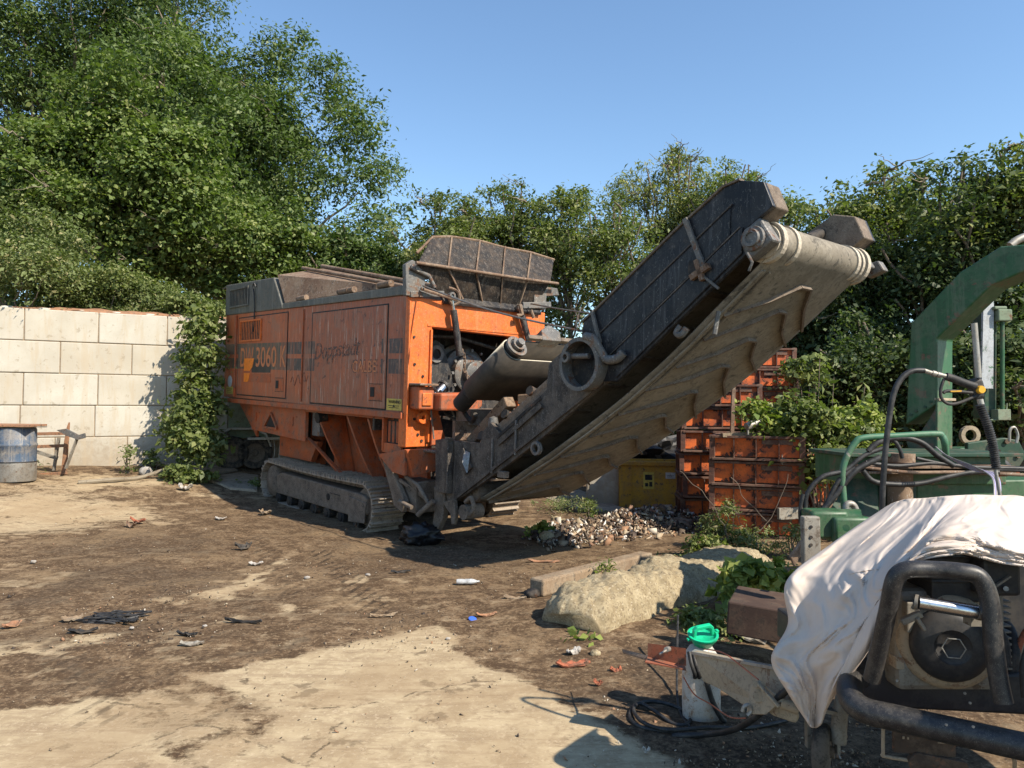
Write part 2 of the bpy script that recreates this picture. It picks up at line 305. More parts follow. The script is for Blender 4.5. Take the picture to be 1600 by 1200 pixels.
def side_material():
    """orange body paint: two dark stripes, washed and scratched, streaks running down"""
    m, t, ns, lk, b = newmat('orange_body_paint')
    tc = t.nodes.new('ShaderNodeTexCoord'); sp = t.nodes.new('ShaderNodeSeparateXYZ'); lk.new(tc.outputs['Object'], sp.inputs[0])
    co = tc.outputs['Object']; x, y, z = sp.outputs
    n1 = noise_tex(t, co, 1.5, 6, .6); n2 = noise_tex(t, co, 7, 9, .75, .5); n3 = noise_tex(t, co, 50, 4, .6)
    col = mix(t, ramp(t, n1, .3, .7), (.49,.120,.036), (.37,.092,.036))
    col = mix(t, math_n(t, 'MULTIPLY', ramp(t, x, -3.6, -2.2), ramp(t, n2, .2, .8)), col, (.26,.085,.05))
    zz = math_n(t, 'ADD', z, math_n(t, 'MULTIPLY', x, .0125))
    zz = math_n(t, 'ADD', zz, math_n(t, 'MULTIPLY', math_n(t, 'SUBTRACT', n3, .5), .006))
    def band(a, b_): return math_n(t, 'MULTIPLY', math_n(t, 'GREATER_THAN', zz, a), math_n(t, 'LESS_THAN', zz, b_))
    st = math_n(t, 'MAXIMUM', band(2.07, 2.265), band(2.335, 2.53))
    dark_door = math_n(t, 'MULTIPLY', band(2.07, 2.53), math_n(t, 'MULTIPLY', math_n(t, 'GREATER_THAN', x, -5.72), math_n(t, 'LESS_THAN', x, -3.62)))
    st = math_n(t, 'MAXIMUM', st, dark_door)
    # the second door's stripe is mostly scrubbed off
    worn_zone = math_n(t, 'MULTIPLY', math_n(t, 'GREATER_THAN', x, -2.55), math_n(t, 'LESS_THAN', x, -.58))
    nn = noise_tex(t, objco(t, (1,1,1.5)), 5, 8, .7)
    keep = math_n(t, 'SUBTRACT', 1, math_n(t, 'MULTIPLY', worn_zone, ramp(t, nn, .36, .43)))
    chips = math_n(t, 'SUBTRACT', 1, ramp(t, noise_tex(t, co, 11, 9, .8), .60, .63))
    st = math_n(t, 'MULTIPLY', math_n(t, 'MULTIPLY', st, keep), chips)
    st = math_n(t, 'MULTIPLY', st, math_n(t, 'LESS_THAN', y, .06))
    col = mix(t, st, col, mix(t, ramp(t, x, -4, -3.4), (.075,.075,.055), (.045,.045,.045)))
    # pale drips and dark runs
    s1 = noise_tex(t, objco(t, (11,11,.6)), 2.3, 8, .75); s2 = noise_tex(t, objco(t, (6,6,.35)), 2.0, 6, .7); s3 = noise_tex(t, objco(t, (26,26,1.6)), 2.3, 6, .75)
    amt = N(t, 'ShaderNodeMapRange', i0=x, i1=-4.5, i2=-2.4, i3=.42, i4=1.0).outputs[0]
    col = mix(t, math_n(t, 'MULTIPLY', ramp(t, s2, .45, .58), amt), col, (.30,.10,.05))
    col = mix(t, math_n(t, 'MULTIPLY', ramp(t, s3, .53, .60), amt), col, (.13,.065,.045))
    col = mix(t, math_n(t, 'MULTIPLY', ramp(t, s1, .565, .62), math_n(t, 'MULTIPLY', amt, .8)), col, (.50,.36,.28))
    col = mix(t, ramp(t, n2, .60, .63), col, (.11,.045,.03)); col = mix(t, math_n(t, 'MULTIPLY', ramp(t, noise_tex(t, co, 2.6, 8, .75), .5, .62), .5), col, (.27,.15,.10))
    # grime gathering near the bottom edge
    g = math_n(t, 'MULTIPLY', ramp(t, z, 1.85, 1.55), ramp(t, n2, .3, .7)); col = mix(t, math_n(t, 'MULTIPLY', g, .6), col, (.2,.12,.08))
    lk.new(col, b.inputs['Base Color']); b.inputs['Roughness'].default_value = .55; b.inputs['Specular IOR Level'].default_value = .35
    bump(t, b, math_n(t, 'ADD', n2, math_n(t, 'MULTIPLY', s3, .6)), .22, .012)
    return m
M['side'] = side_material()

def leaf_mat(name, c1, c2, c3, trans=.34, rough=.5):
    m, t, ns, lk, b = newmat(name)
    at_ = t.nodes.new('ShaderNodeAttribute'); at_.attribute_name = 'tint'
    col = mix(t, ramp(t, at_.outputs['Fac'], .0, .6), c1, c2); col = mix(t, ramp(t, at_.outputs['Fac'], .8, 1.0), col, c3)
    lk.new(col, b.inputs['Base Color']); b.inputs['Roughness'].default_value = rough; b.inputs['Specular IOR Level'].default_value = .28
    tr = t.nodes.new('ShaderNodeBsdfTranslucent'); lk.new(mix(t, 1.0, col, (1.0,1.25,.45), 'MULTIPLY'), tr.inputs[0])
    ms = t.nodes.new('ShaderNodeMixShader'); ms.inputs[0].default_value = trans
    lk.new(b.outputs[0], ms.inputs[1]); lk.new(tr.outputs[0], ms.inputs[2]); lk.new(ms.outputs[0], ns['Material Output'].inputs[0])
    return m
M['leaf_ash'] = leaf_mat('ash_leaves', (0.058,0.094,0.033), (0.117,0.163,0.058), (0.207,0.248,0.103))
M['leaf_syc'] = leaf_mat('sycamore_leaves', (0.072,0.110,0.030), (0.145,0.193,0.055), (0.276,0.297,0.117))
M['leaf_haw'] = leaf_mat('hawthorn_leaves', (0.083,0.113,0.036), (0.159,0.190,0.062), (0.262,0.269,0.110))
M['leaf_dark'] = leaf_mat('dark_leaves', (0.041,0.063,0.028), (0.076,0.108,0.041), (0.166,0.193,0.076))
M['leaf_willow'] = leaf_mat('olive_leaves', (0.152,0.172,0.062), (0.248,0.255,0.097), (0.373,0.359,0.166))
M['leaf_yel'] = leaf_mat('yellow_green_leaves', (0.117,0.166,0.039), (0.221,0.262,0.062), (0.359,0.373,0.110))
M['leaf_grass'] = leaf_mat('grass_blades', (0.110,0.138,0.048), (0.179,0.214,0.083), (0.359,0.317,0.166))

def ground_mat():
    m, t, ns, lk, b = newmat('yard_ground')
    tc = t.nodes.new('ShaderNodeTexCoord'); co = tc.outputs['Object']
    def attr(nm):
        a = t.nodes.new('ShaderNodeAttribute'); a.attribute_name = nm; return a.outputs['Fac']
    P_, D_, S_, T_ = attr('pale'), attr('dark'), attr('slab'), attr('tyre')
    n1 = noise_tex(t, co, .9, 8, .65, .3); n2 = noise_tex(t, co, 5, 9, .72, .3); n3 = noise_tex(t, co, 30, 7, .75, .5); n4 = noise_tex(t, co, 120, 4, .7); n5 = noise_tex(t, co, 13, 8, .75, .8)
    def mapped(rot, sc):
        mp = t.nodes.new('ShaderNodeMapping'); lk.new(co, mp.inputs[0]); mp.inputs[2].default_value = (0,0,R(rot)); mp.inputs[3].default_value = sc; return mp.outputs[0]
    sk = noise_tex(t, mapped(50, (.6,5,1)), 2.2, 8, .75, .4); sk2 = noise_tex(t, mapped(-12, (.7,9,1)), 3.0, 8, .8, .3); fine = noise_tex(t, mapped(48, (1.2,16,1)), 4.0, 6, .8)
    pale = math_n(t, 'ADD', P_, math_n(t, 'MULTIPLY', math_n(t, 'SUBTRACT', n2, .5), 1.5))
    pale = math_n(t, 'ADD', pale, math_n(t, 'MULTIPLY', math_n(t, 'SUBTRACT', sk, .5), 1.0))
    pale = math_n(t, 'ADD', pale, math_n(t, 'MULTIPLY', math_n(t, 'SUBTRACT', n5, .5), .7))
    pm = ramp(t, pale, .34, .72)
    dirt = mix(t, ramp(t, n2, .42, .60), (.075,.047,.027), (.155,.101,.058))
    dirt = mix(t, math_n(t, 'MULTIPLY', ramp(t, n1, .5, .62), .7), dirt, (.205,.140,.080))
    dirt = mix(t, math_n(t, 'MULTIPLY', ramp(t, n5, .54, .62), .45), dirt, (.060,.040,.024))
    dirt = mix(t, math_n(t, 'MULTIPLY', ramp(t, n3, .53, .60), .75), dirt, (.23,.165,.10))
    dirt = mix(t, math_n(t, 'MULTIPLY', ramp(t, n3, .46, .40), .75), dirt, (.045,.032,.022))
    conc = mix(t, ramp(t, n2, .42, .6), (.41,.325,.205), (.31,.235,.145))
    conc = mix(t, math_n(t, 'MULTIPLY', ramp(t, sk, .5, .60), .55), conc, (.24,.172,.108))
    conc = mix(t, math_n(t, 'MULTIPLY', ramp(t, fine, .54, .62), .22), conc, (.27,.20,.13))
    conc = mix(t, math_n(t, 'MULTIPLY', ramp(t, fine, .46, .38), .18), conc, (.50,.40,.26))
    conc = mix(t, math_n(t, 'MULTIPLY', ramp(t, n5, .55, .62), .5), conc, (.22,.16,.10))
    conc = mix(t, math_n(t, 'MULTIPLY', ramp(t, n3, .55, .61), .5), conc, (.52,.42,.285))
    conc = mix(t, math_n(t, 'MULTIPLY', ramp(t, noise_tex(t, co, 3.1, 5, .6), .60, .66), .75), conc, (.13,.095,.06))
    conc = mix(t, math_n(t, 'MULTIPLY', ramp(t, n1, .46, .60), .5), conc, (.27,.19,.11))
    col = mix(t, pm, dirt, conc)
    vo = t.nodes.new('ShaderNodeTexVoronoi'); vo.inputs['Scale'].default_value = 70; lk.new(co, vo.inputs['Vector'])
    sp = math_n(t, 'MULTIPLY', math_n(t, 'LESS_THAN', vo.outputs['Distance'], .20), ramp(t, n2, .45, .55))
    col = mix(t, math_n(t, 'MULTIPLY', sp, .6), col, mix(t, vo.outputs['Color'], (.10,.07,.05), (.46,.38,.28)))
    # hairline cracks in the exposed concrete
    vc = t.nodes.new('ShaderNodeTexVoronoi'); vc.feature = 'DISTANCE_TO_EDGE'; vc.inputs['Scale'].default_value = .38
    wv = mix(t, .22, co, N(t, 'ShaderNodeTexNoise', Vector=co, Scale=3.0, Detail=6, Roughness=.7).outputs[1], 'ADD'); lk.new(wv, vc.inputs['Vector'])
    crk = math_n(t, 'MULTIPLY', ramp(t, vc.outputs['Distance'], .005, .001), math_n(t, 'MULTIPLY', pm, ramp(t, n2, .46, .56))); col = mix(t, math_n(t, 'MULTIPLY', crk, .75), col, (.06,.045,.03))
    dk = ramp(t, math_n(t, 'ADD', D_, math_n(t, 'MULTIPLY', math_n(t, 'SUBTRACT', n2, .5), 1.6)), .35, .75)
    col = mix(t, math_n(t, 'MULTIPLY', dk, .66), col, mix(t, ramp(t, n3, .44, .58), (.030,.022,.016), (.095,.066,.044)))
    # ribbed prints and scuffs left by tyres and tracks
    wt = t.nodes.new('ShaderNodeTexWave'); wt.bands_direction = 'X'; wt.inputs['Scale'].default_value = 3.4; wt.inputs['Distortion'].default_value = .9; wt.inputs['Detail'].default_value = 4; wt.inputs['Detail Scale'].default_value = 2; lk.new(mapped(37, (1,.25,1)), wt.inputs['Vector'])
    tm = math_n(t, 'MULTIPLY', math_n(t, 'MULTIPLY', T_, ramp(t, wt.outputs['Fac'], .6, .8)), ramp(t, n5, .42, .52)); col = mix(t, math_n(t, 'MULTIPLY', tm, .8), col, (.03,.022,.016))
    lk.new(col, b.inputs['Base Color']); b.inputs['Roughness'].default_value = .95; b.inputs['Specular IOR Level'].default_value = .12
    h = math_n(t, 'ADD', math_n(t, 'ADD', math_n(t, 'MULTIPLY', n3, .8), math_n(t, 'MULTIPLY', n5, .8)), math_n(t, 'ADD', math_n(t, 'MULTIPLY', n4, .35), math_n(t, 'SUBTRACT', n2, math_n(t, 'MULTIPLY', math_n(t, 'ADD', tm, crk), .8))))
    bmp = t.nodes.new('ShaderNodeBump'); bmp.inputs[1].default_value = .06
    lk.new(N(t, 'ShaderNodeMapRange', i0=pm, i3=.95, i4=.35).outputs[0], bmp.inputs[0]); lk.new(h, bmp.inputs[2]); lk.new(bmp.outputs[0], b.inputs['Normal'])
    return m
M['ground'] = ground_mat()
def wall_mat():
    m, t, ns, lk, b = newmat('cast_concrete')
    tc = t.nodes.new('ShaderNodeTexCoord'); co = tc.outputs['Object']
    oi = t.nodes.new('ShaderNodeObjectInfo')
    n1 = noise_tex(t, co, 1.3, 6, .6, .4); n2 = noise_tex(t, co, 7, 8, .7, .3); n3 = noise_tex(t, co, 40, 5, .6)
    col = mix(t, ramp(t, n1, .3, .7), (.47,.445,.385), (.385,.355,.295))
    col = mix(t, math_n(t, 'MULTIPLY', oi.outputs['Random'], .42), col, (.36,.31,.235))
    zs = t.nodes.new('ShaderNodeSeparateXYZ'); lk.new(co, zs.inputs[0]); col = mix(t, math_n(t, 'MULTIPLY', ramp(t, math_n(t, 'ADD', zs.outputs[2], math_n(t, 'MULTIPLY', math_n(t, 'SUBTRACT', n2, .5), 2.2)), .75, .0), .6), col, (.24,.185,.125))
    s = noise_tex(t, objco(t, (4,4,.5)), 1.6, 6, .7); col = mix(t, math_n(t, 'MULTIPLY', ramp(t, s, .48, .62), .38), col, (.38,.30,.20))
    col = mix(t, math_n(t, 'MULTIPLY', ramp(t, n2, .585, .62), .6), col, (.26,.22,.16)); col = mix(t, math_n(t, 'MULTIPLY', ramp(t, n3, .56, .62), .3), col, (.38,.32,.24))
    lk.new(col, b.inputs['Base Color']); b.inputs['Roughness'].default_value = .9; b.inputs['Specular IOR Level'].default_value = .2
    bump(t, b, math_n(t, 'ADD', n2, math_n(t, 'MULTIPLY', n3, .5)), .35, .02); return m
M['concrete'] = wall_mat()
def rock_mat():
    m, t, ns, lk, b = newmat('pebbly_concrete')
    tc = t.nodes.new('ShaderNodeTexCoord'); co = tc.outputs['Object']
    n2 = noise_tex(t, co, 9, 9, .75); n3 = noise_tex(t, co, 55, 5, .6); vo = t.nodes.new('ShaderNodeTexVoronoi'); vo.inputs['Scale'].default_value = 38; lk.new(co, vo.inputs['Vector'])
    col = mix(t, ramp(t, n2, .35, .65), (.21,.165,.10), (.32,.265,.17)); col = mix(t, math_n(t, 'MULTIPLY', ramp(t, vo.outputs['Distance'], .3, .12), .6), col, (.42,.37,.28))
    col = mix(t, math_n(t, 'MULTIPLY', ramp(t, n3, .46, .39), .7), col, (.12,.09,.06))
    lk.new(col, b.inputs['Base Color']); b.inputs['Roughness'].default_value = .95; b.inputs['Specular IOR Level'].default_value = .15
    bump(t, b, math_n(t, 'ADD', n2, math_n(t, 'SUBTRACT', n3, vo.outputs['Distance'])), 1, .05); return m
M['rock'] = rock_mat()
def cloth_mat():
    m, t, ns, lk, b = newmat('dusty_cotton')
    tc = t.nodes.new('ShaderNodeTexCoord'); co = tc.outputs['Object']
    n1 = noise_tex(t, co, 3, 6, .65); n2 = noise_tex(t, co, 16, 7, .65, 1.2); n3 = noise_tex(t, co, 60, 4, .6, .8)
    col = mix(t, ramp(t, n1, .35, .7), (.58,.50,.44), (.50,.42,.355)); col = mix(t, math_n(t, 'MULTIPLY', ramp(t, n2, .6, .75), .35), col, (.46,.36,.29))
    lk.new(col, b.inputs['Base Color']); b.inputs['Roughness'].default_value = .9; b.inputs['Specular IOR Level'].default_value = .1
    b.inputs['Sheen Weight'].default_value = 0
    rn = N(t, 'ShaderNodeTexNoise', Vector=objco(t, (1,1,.55)), Scale=5.5, Detail=5, Roughness=.6, Distortion=1.3); rn.noise_type = 'RIDGED_MULTIFRACTAL'
    rn2 = N(t, 'ShaderNodeTexNoise', Vector=objco(t, (1,.8,.5)), Scale=14, Detail=3, Roughness=.5, Distortion=1.0); rn2.noise_type = 'RIDGED_MULTIFRACTAL'
    bump(t, b, math_n(t, 'ADD', math_n(t, 'MULTIPLY', rn.outputs[0], .5), math_n(t, 'MULTIPLY', rn2.outputs[0], .2)), .35, .025); return m
M['cloth'] = cloth_mat()
def litter_mat():
    m, t, ns, lk, b = newmat('mixed_litter')
    a = t.nodes.new('ShaderNodeAttribute'); a.attribute_name = 'tint'
    cr = t.nodes.new('ShaderNodeValToRGB'); lk.new(a.outputs['Fac'], cr.inputs[0]); e = cr.color_ramp; e.interpolation = 'CONSTANT'
    cs = [(.06,.045,.035),(.10,.075,.055),(.14,.10,.07),(.05,.04,.035),(.19,.14,.095),(.25,.18,.12),(.33,.27,.19),(.26,.15,.09),(.45,.40,.33),(.36,.27,.18),(.08,.06,.05),(.56,.53,.49),(.2,.12,.08),(.07,.10,.17)]
    for i, c in enumerate(cs):
        el = e.elements[i] if i < 2 else e.elements.new(i/len(cs))
        el.position = i/len(cs)
    for i, c in enumerate(cs): e.elements[i].color = c4(c)
    lk.new(cr.outputs[0], b.inputs['Base Color']); b.inputs['Roughness'].default_value = .9; b.inputs['Specular IOR Level'].default_value = .2
    return m
M['litter'] = litter_mat()

# ------------------------------------------------------------------ ground
def ground():
    def axis(a, b, n, c, k):
        u = np.linspace(math.asinh((a-c)/k), math.asinh((b-c)/k), n); return c+k*np.sinh(u)
    xs = axis(-90, 90, 640, .0, 3.0); ys = axis(-12, 150, 600, 4.8, 3.2)
    Xg, Yg = np.meshgrid(xs, ys)
    Z = gz(Xg, Yg)
    x = Xg.ravel(); y = Yg.ravel(); z = Z.ravel().copy()
    wpx = np.array([noise.fractal(Vector((a*1.1, b*1.1, 5)), .7, 2.1, 5) for a, b in zip(x, y)]); wpy = np.array([noise.fractal(Vector((a*1.1, b*1.1, 15)), .7, 2.1, 5) for a, b in zip(x, y)])
    def blob(pts):   # (px, py, half width px, half height px, amount)
        out = np.zeros_like(x)
        for px, py, hw, hh, am in pts:
            c = G(px, py); a = G(px+hw, py); b = G(px, py+hh)
            ux, uy = a.x-c.x, a.y-c.y; vx, vy = b.x-c.x, b.y-c.y; det = ux*vy-uy*vx
            dx, dy = x-c.x+wpx*.75, y-c.y+wpy*.75; s = (dx*vy-dy*vx)/det; q = (ux*dy-uy*dx)/det
            out = np.maximum(out, am*np.exp(-(s*s+q*q)*.9))
        return out
    def poly(pts, soft):
        xw = x+wpx*.09; yw = y+wpy*.13
        P = [G(a, b) for a, b in pts]; ins = np.zeros(x.shape, bool); dist = np.full(x.shape, 1e9)
        for i in range(len(P)):
            ax_, ay_, bx, by = P[i-1].x, P[i-1].y, P[i].x, P[i].y
            c = ((ay_ > yw) != (by > yw)) & (xw < (bx-ax_)*(yw-ay_)/((by-ay_) if by != ay_ else 1e-9)+ax_); ins ^= c
            dx, dy = bx-ax_, by-ay_; t = np.clip(((xw-ax_)*dx+(yw-ay_)*dy)/(dx*dx+dy*dy+1e-9), 0, 1)
            dist = np.minimum(dist, np.hypot(xw-ax_-t*dx, yw-ay_-t*dy))
        return np.clip(.5+np.where(ins, dist, -dist)/soft, 0, 1)
    slab = poly([(300,1058),(695,974),(728,1017),(815,1062),(890,1100),(985,1150),(1060,1195),(1200,1300),(1200,1500),(500,1500),(330,1200),(430,1120)], .20)
    slab2 = poly([(-200,1125),(80,1098),(165,1080),(205,1125),(255,1150),(300,1190),(360,1280),(300,1500),(-400,1500)], .14)
    mid = poly([(-100,1130),(165,1085),(300,1060),(420,1120),(700,1260),(700,1500),(-400,1500)], .3)
    pale = np.maximum.reduce([slab*.95, slab2*.95, mid*.62, .3*np.ones_like(x),
        blob([(60,800,230,38,.85),(160,755,170,22,.8),(400,905,60,38,.95),(265,930,60,20,.7),(60,900,90,25,.55),(450,960,60,20,.7),(590,905,60,25,.6),(330,1010,130,30,.5),(130,1010,60,35,.75),(580,945,80,30,.55),(255,860,60,20,.5),(20,960,60,30,.6),(700,1120,300,80,.9),(380,755,70,18,.8),(880,778,70,18,.7)])])
    dark = blob([(250,850,230,32,.60),(200,905,200,38,.65),(420,935,200,45,.5),(220,985,250,38,.6),(120,1050,150,22,.6),(400,1010,170,22,.55),(540,975,140,30,.5),(700,870,260,60,.6),(860,930,120,60,.35),(900,1050,150,45,.6),(1050,1080,200,60,1.0),(1150,1150,170,90,1.1),(1300,1150,250,120,1.1),(1050,900,160,60,.3),(300,790,150,25,.35),(560,820,260,50,.5),(1000,1180,140,40,.7)])
    def line(pts, hw):
        P = [G(a, b) for a, b in pts]; dist = np.full(x.shape, 1e9)
        for a_, b_ in zip(P[:-1], P[1:]):
            dx, dy = b_.x-a_.x, b_.y-a_.y; t = np.clip(((x-a_.x)*dx+(y-a_.y)*dy)/(dx*dx+dy*dy), 0, 1); dist = np.minimum(dist, np.hypot(x-a_.x-t*dx, y-a_.y-t*dy))
        return np.clip((hw-dist)/.06, 0, 1)
    tyre = np.maximum.reduce([line([(500,862),(545,905),(590,955)], .16), line([(395,840),(430,880),(455,925)], .15)*.6, line([(90,1010),(130,1060),(150,1120)], .16)*.5, line([(230,960),(240,1010),(235,1060)], .14)*.45])
    dark *= (1-.95*np.maximum(slab, slab2)*(x < .6))
    # relief: soft ruts and heaps, none under the machine's tracks
    nz = np.array([noise.fractal(Vector((a*.9, b*.9, 0)), .7, 2.2, 5) for a, b in zip(x, y)])
    nf = np.array([noise.noise(Vector((a*6, b*6, 3))) for a, b in zip(x, y)])
    flat = np.maximum(slab, slab2)
    z += (nz*.022+nf*.008)*(1-.85*flat)-.0*flat
    z += .035*np.maximum.reduce([np.exp(-(((x-1.2)/1.2)**2+((y-5.6)/.8)**2)), np.zeros_like(x)])
    # far away the land rises behind the trees
    z += np.clip((y-24)/40, 0, 1)**1.5*2.0
    # behind the block wall the soil stands high
    wx, wy = .881, .472; s_ = (x+9.3)*wx+(y-13.4)*wy; q_ = -(x+9.3)*wy+(y-13.4)*wx
    z = np.where((q_ > .55) & (s_ < 5.0), np.maximum(z, 3.3+.02*q_), z)
    n = len(xs); mrows = len(ys)
    idx = np.arange(n*mrows).reshape(mrows, n); q = np.stack([idx[:-1,:-1], idx[:-1,1:], idx[1:,1:], idx[1:,:-1]], -1).reshape(-1, 4)
    me = mesh_np('ground', np.stack([x, y, z], 1), q); me.polygons.foreach_set('use_smooth', [True]*len(me.polygons))
    for nm, arr in (('pale', pale), ('dark', dark), ('slab', slab), ('tyre', tyre)):
        a = me.attributes.new(nm, 'FLOAT', 'POINT'); a.data.foreach_set('value', arr.astype(np.float32))
    me.materials.append(M['ground']); o = bpy.data.objects.new('ground', me); COL.objects.link(o)
    tag(o, label='brown dirt yard with pale worn concrete patches', kind='structure')
def mesh_np(name, v, q):
    k = q.shape[1]
    me = bpy.data.meshes.new(name); me.vertices.add(len(v)); me.vertices.foreach_set('co', np.ascontiguousarray(v, np.float32).ravel())
    me.loops.add(q.size); me.loops.foreach_set('vertex_index', np.ascontiguousarray(q, np.int32).ravel())
    me.polygons.add(len(q)); me.polygons.foreach_set('loop_start', np.arange(0, q.size, k, dtype=np.int32))
    try: me.polygons.foreach_set('loop_total', np.full(len(q), k, np.int32))
    except Exception: pass
    me.update(calc_edges=True); return me
ground()

# ------------------------------------------------------------------ foliage
RG = np.random.default_rng(11)
def leaves(name, cen, out, size, mat, parent, aspect=.5, droop=.2, tint=None, cup=.12, **k):
    """one crown: a small folded leaf at every point of cen, facing roughly out/up"""
    n = len(cen); size = np.broadcast_to(size, (n,))*np.clip(RG.lognormal(-.1, .38, n), .35, 1.9)
    nrm = out*.45+RG.normal(0, .55, (n, 3))+np.array([0, 0, .55]); nrm /= np.linalg.norm(nrm, axis=1, keepdims=True)
    d = RG.normal(0, 1, (n, 3))+out*.5; d[:, 2] -= droop*2; d -= nrm*(d*nrm).sum(1, keepdims=True); d /= np.linalg.norm(d, axis=1, keepdims=True)
    s = np.cross(nrm, d); L = size[:, None]; W = L*aspect
    a = cen-d*L*.5; c = cen+d*L*.5; b = cen+s*W*.5-d*L*.08+nrm*L*cup; e = cen-s*W*.5-d*L*.08+nrm*L*cup
    v = np.stack([a, b, c, e], 1).reshape(-1, 3); q = np.arange(4*n).reshape(n, 4)
    me = mesh_np(name, v, q)
    tn = RG.random(n) if tint is None else np.clip(tint+RG.normal(0, .16, n), 0, 1)
    at_ = me.attributes.new('tint', 'FLOAT', 'FACE'); at_.data.foreach_set('value', tn.astype(np.float32))
    me.materials.append(mat); o = bpy.data.objects.new(name, me); COL.objects.link(o); o.parent = parent
    return tag(o, **k)
def crown_points(blobs, n, clump=.35, sub=16, shell=.75):
    """leaf places: blobs -> twig clumps near their skin -> leaves around each clump"""
    B = np.array([(*c, *r) for c, r in blobs]); vol = (B[:, 3]*B[:, 4]*B[:, 5])**(2/3); pr = vol/vol.sum()
    nc = max(8, n//sub); bi = RG.choice(len(B), nc, p=pr); d = RG.normal(0, 1, (nc, 3)); d[:, 2] = np.where(RG.random(nc) < .7, np.abs(d[:, 2]), d[:, 2]); d /= np.linalg.norm(d, axis=1, keepdims=True)
    rad = shell+(1-shell)*RG.random(nc)+RG.normal(0, .12, nc); rad = np.where(RG.random(nc) < .22, RG.uniform(.3, .8, nc), rad)
    cc = B[bi, :3]+d*B[bi, 3:]*rad[:, None]
    ci = RG.integers(0, nc, n); off = RG.normal(0, 1, (n, 3))*(clump*RG.uniform(.55, 1.35, nc))[ci][:, None]*np.array([1, 1, .5]); off[:, 2] -= (off[:, 0]**2+off[:, 1]**2)*.5/max(clump, .01)*.5
    P = cc[ci]+off; out = d[ci]; ct = RG.random(nc); return P, out, ct[ci]
def limb(mb, p, q, r0, r1, wob=.12, n=7):
    p = Vector(p); q = Vector(q); L = (q-p).length; pts = []; rr = []
    for i in range(n+1):
        t = i/n; w = math.sin(t*math.pi)*wob*L
        pts.append(p.lerp(q, t)+Vector((random.uniform(-1,1), random.uniform(-1,1), random.uniform(-.5,.5)))*w*.35); rr.append(r0+(r1-r0)*t)
    mb.tube(pts, r0, n=7, rr=rr)
def tree(name, base, crown_c, crown_r, nblob, nleaf, leaf, mat, label, cat='tree', group=None, trunk_r=.16, clump=.3, aspect=.5, droop=.2, extra=(), rough_=.28, bsize=.33, sub=42, bare=0, low=0, spray=14):
    root = empty(name, base, label=label, cat=cat, group=group); bx = Vector(base)
    c = Vector(crown_c); r = Vector(crown_r); blobs = []
    for i in range(nblob):
        u = RG.normal(0, 1, 3); u /= np.linalg.norm(u); k = RG.uniform(.25, 1)**.6*(1-bsize*.8)
        p = c+Vector((u[0]*r.x*k, u[1]*r.y*k, u[2]*r.z*k)); s = RG.uniform(.5, 1.45)*bsize
        blobs.append((tuple(p-bx), (r.x*s, r.y*s, r.z*s*.8)))
    sz = min(r.x, r.z)
    for i in range(spray):
        a = RG.uniform(0, 2*math.pi); e_ = RG.uniform(.15, 1.5); k = RG.uniform(.92, 1.12)
        p = c+Vector((r.x*math.cos(a)*math.cos(e_)*k, r.y*math.sin(a)*math.cos(e_)*k, r.z*math.sin(e_)*k)); q_ = sz*RG.uniform(.05, .13); blobs.append((tuple(p-bx), (q_, q_, q_*RG.uniform(1, 2.4))))
    if low:
        for i in range(6): blobs.append((tuple(c+Vector((RG.uniform(-.8,.8)*r.x, RG.uniform(-.2,1.0), -r.z-RG.uniform(-.3, low)))-bx), (r.x*.55, .8, low*.35)))
    for (ec, er) in extra: blobs.append((tuple(Vector(ec)-bx), er))
    P, out, ct = crown_points(blobs, nleaf, clump, sub)
    leaves('crown', P, out, leaf, mat, root, aspect, droop, tint=ct)
    mb = MB(); top = c-bx; limb(mb, (0,0,-.3), (top.x*.8, top.y*.8, top.z*.85), trunk_r, trunk_r*.45, .05)
    for i in range(min(len(blobs), 26)):
        b = Vector(blobs[i*len(blobs)//min(len(blobs), 26)][0]); s = Vector((top.x*.5, top.y*.5, max(.3, min(b.z*.6, top.z*.8)))); limb(mb, s, b, trunk_r*.32, .02, .15)
    mb.build('trunk', M['bark'], root)
    for i in range(int(bare*1.6)):
        mb = MB(); b = Vector(random.choice(blobs)[0]); e = b+Vector((random.uniform(-1,1)*r.x*.25, -r.y*.45, random.uniform(-.25,.5)*r.z*.25)); limb(mb, b, e, .028, .007, .35, 9)
        for q in range(2): m_ = b.lerp(e, random.uniform(.3,.8)); limb(mb, m_, m_+Vector((random.uniform(-.6,.6), -.3, random.uniform(-.2,.35))), .012, .004, .3, 5)
        mb.g = [1]*len(mb.f); mb.build('branch', M['twig'], root)
    return root
def shrub(name, base, h, r, n, leaf, mat, label, cat='shrub', group=None, stems=7, clump=.12, aspect=.5, droop=.1, blobs=None, sub=16):
    root = empty(name, base, label=label, cat=cat, group=group); bl = []
    if blobs is None:
        for i in range(9): bl.append(((random.uniform(-.7,.7)*r, random.uniform(-.6,.6)*r, random.uniform(.25,.85)*h), (r*.45, r*.45, h*.24)))
    else: bl = blobs
    P, out, ct = crown_points(bl, n, clump, sub); P[:, 2] = np.maximum(P[:, 2], .01)
    leaves('foliage', P, out, leaf, mat, root, aspect, droop, tint=ct)
    mb = MB()
    for i in range(stems):
        b = bl[i%len(bl)][0]; limb(mb, (b[0]*.3, b[1]*.3, -.05), b, .012+.004*h, .004, .15, 5)
    mb.build('stem', M['bark'], root); return root

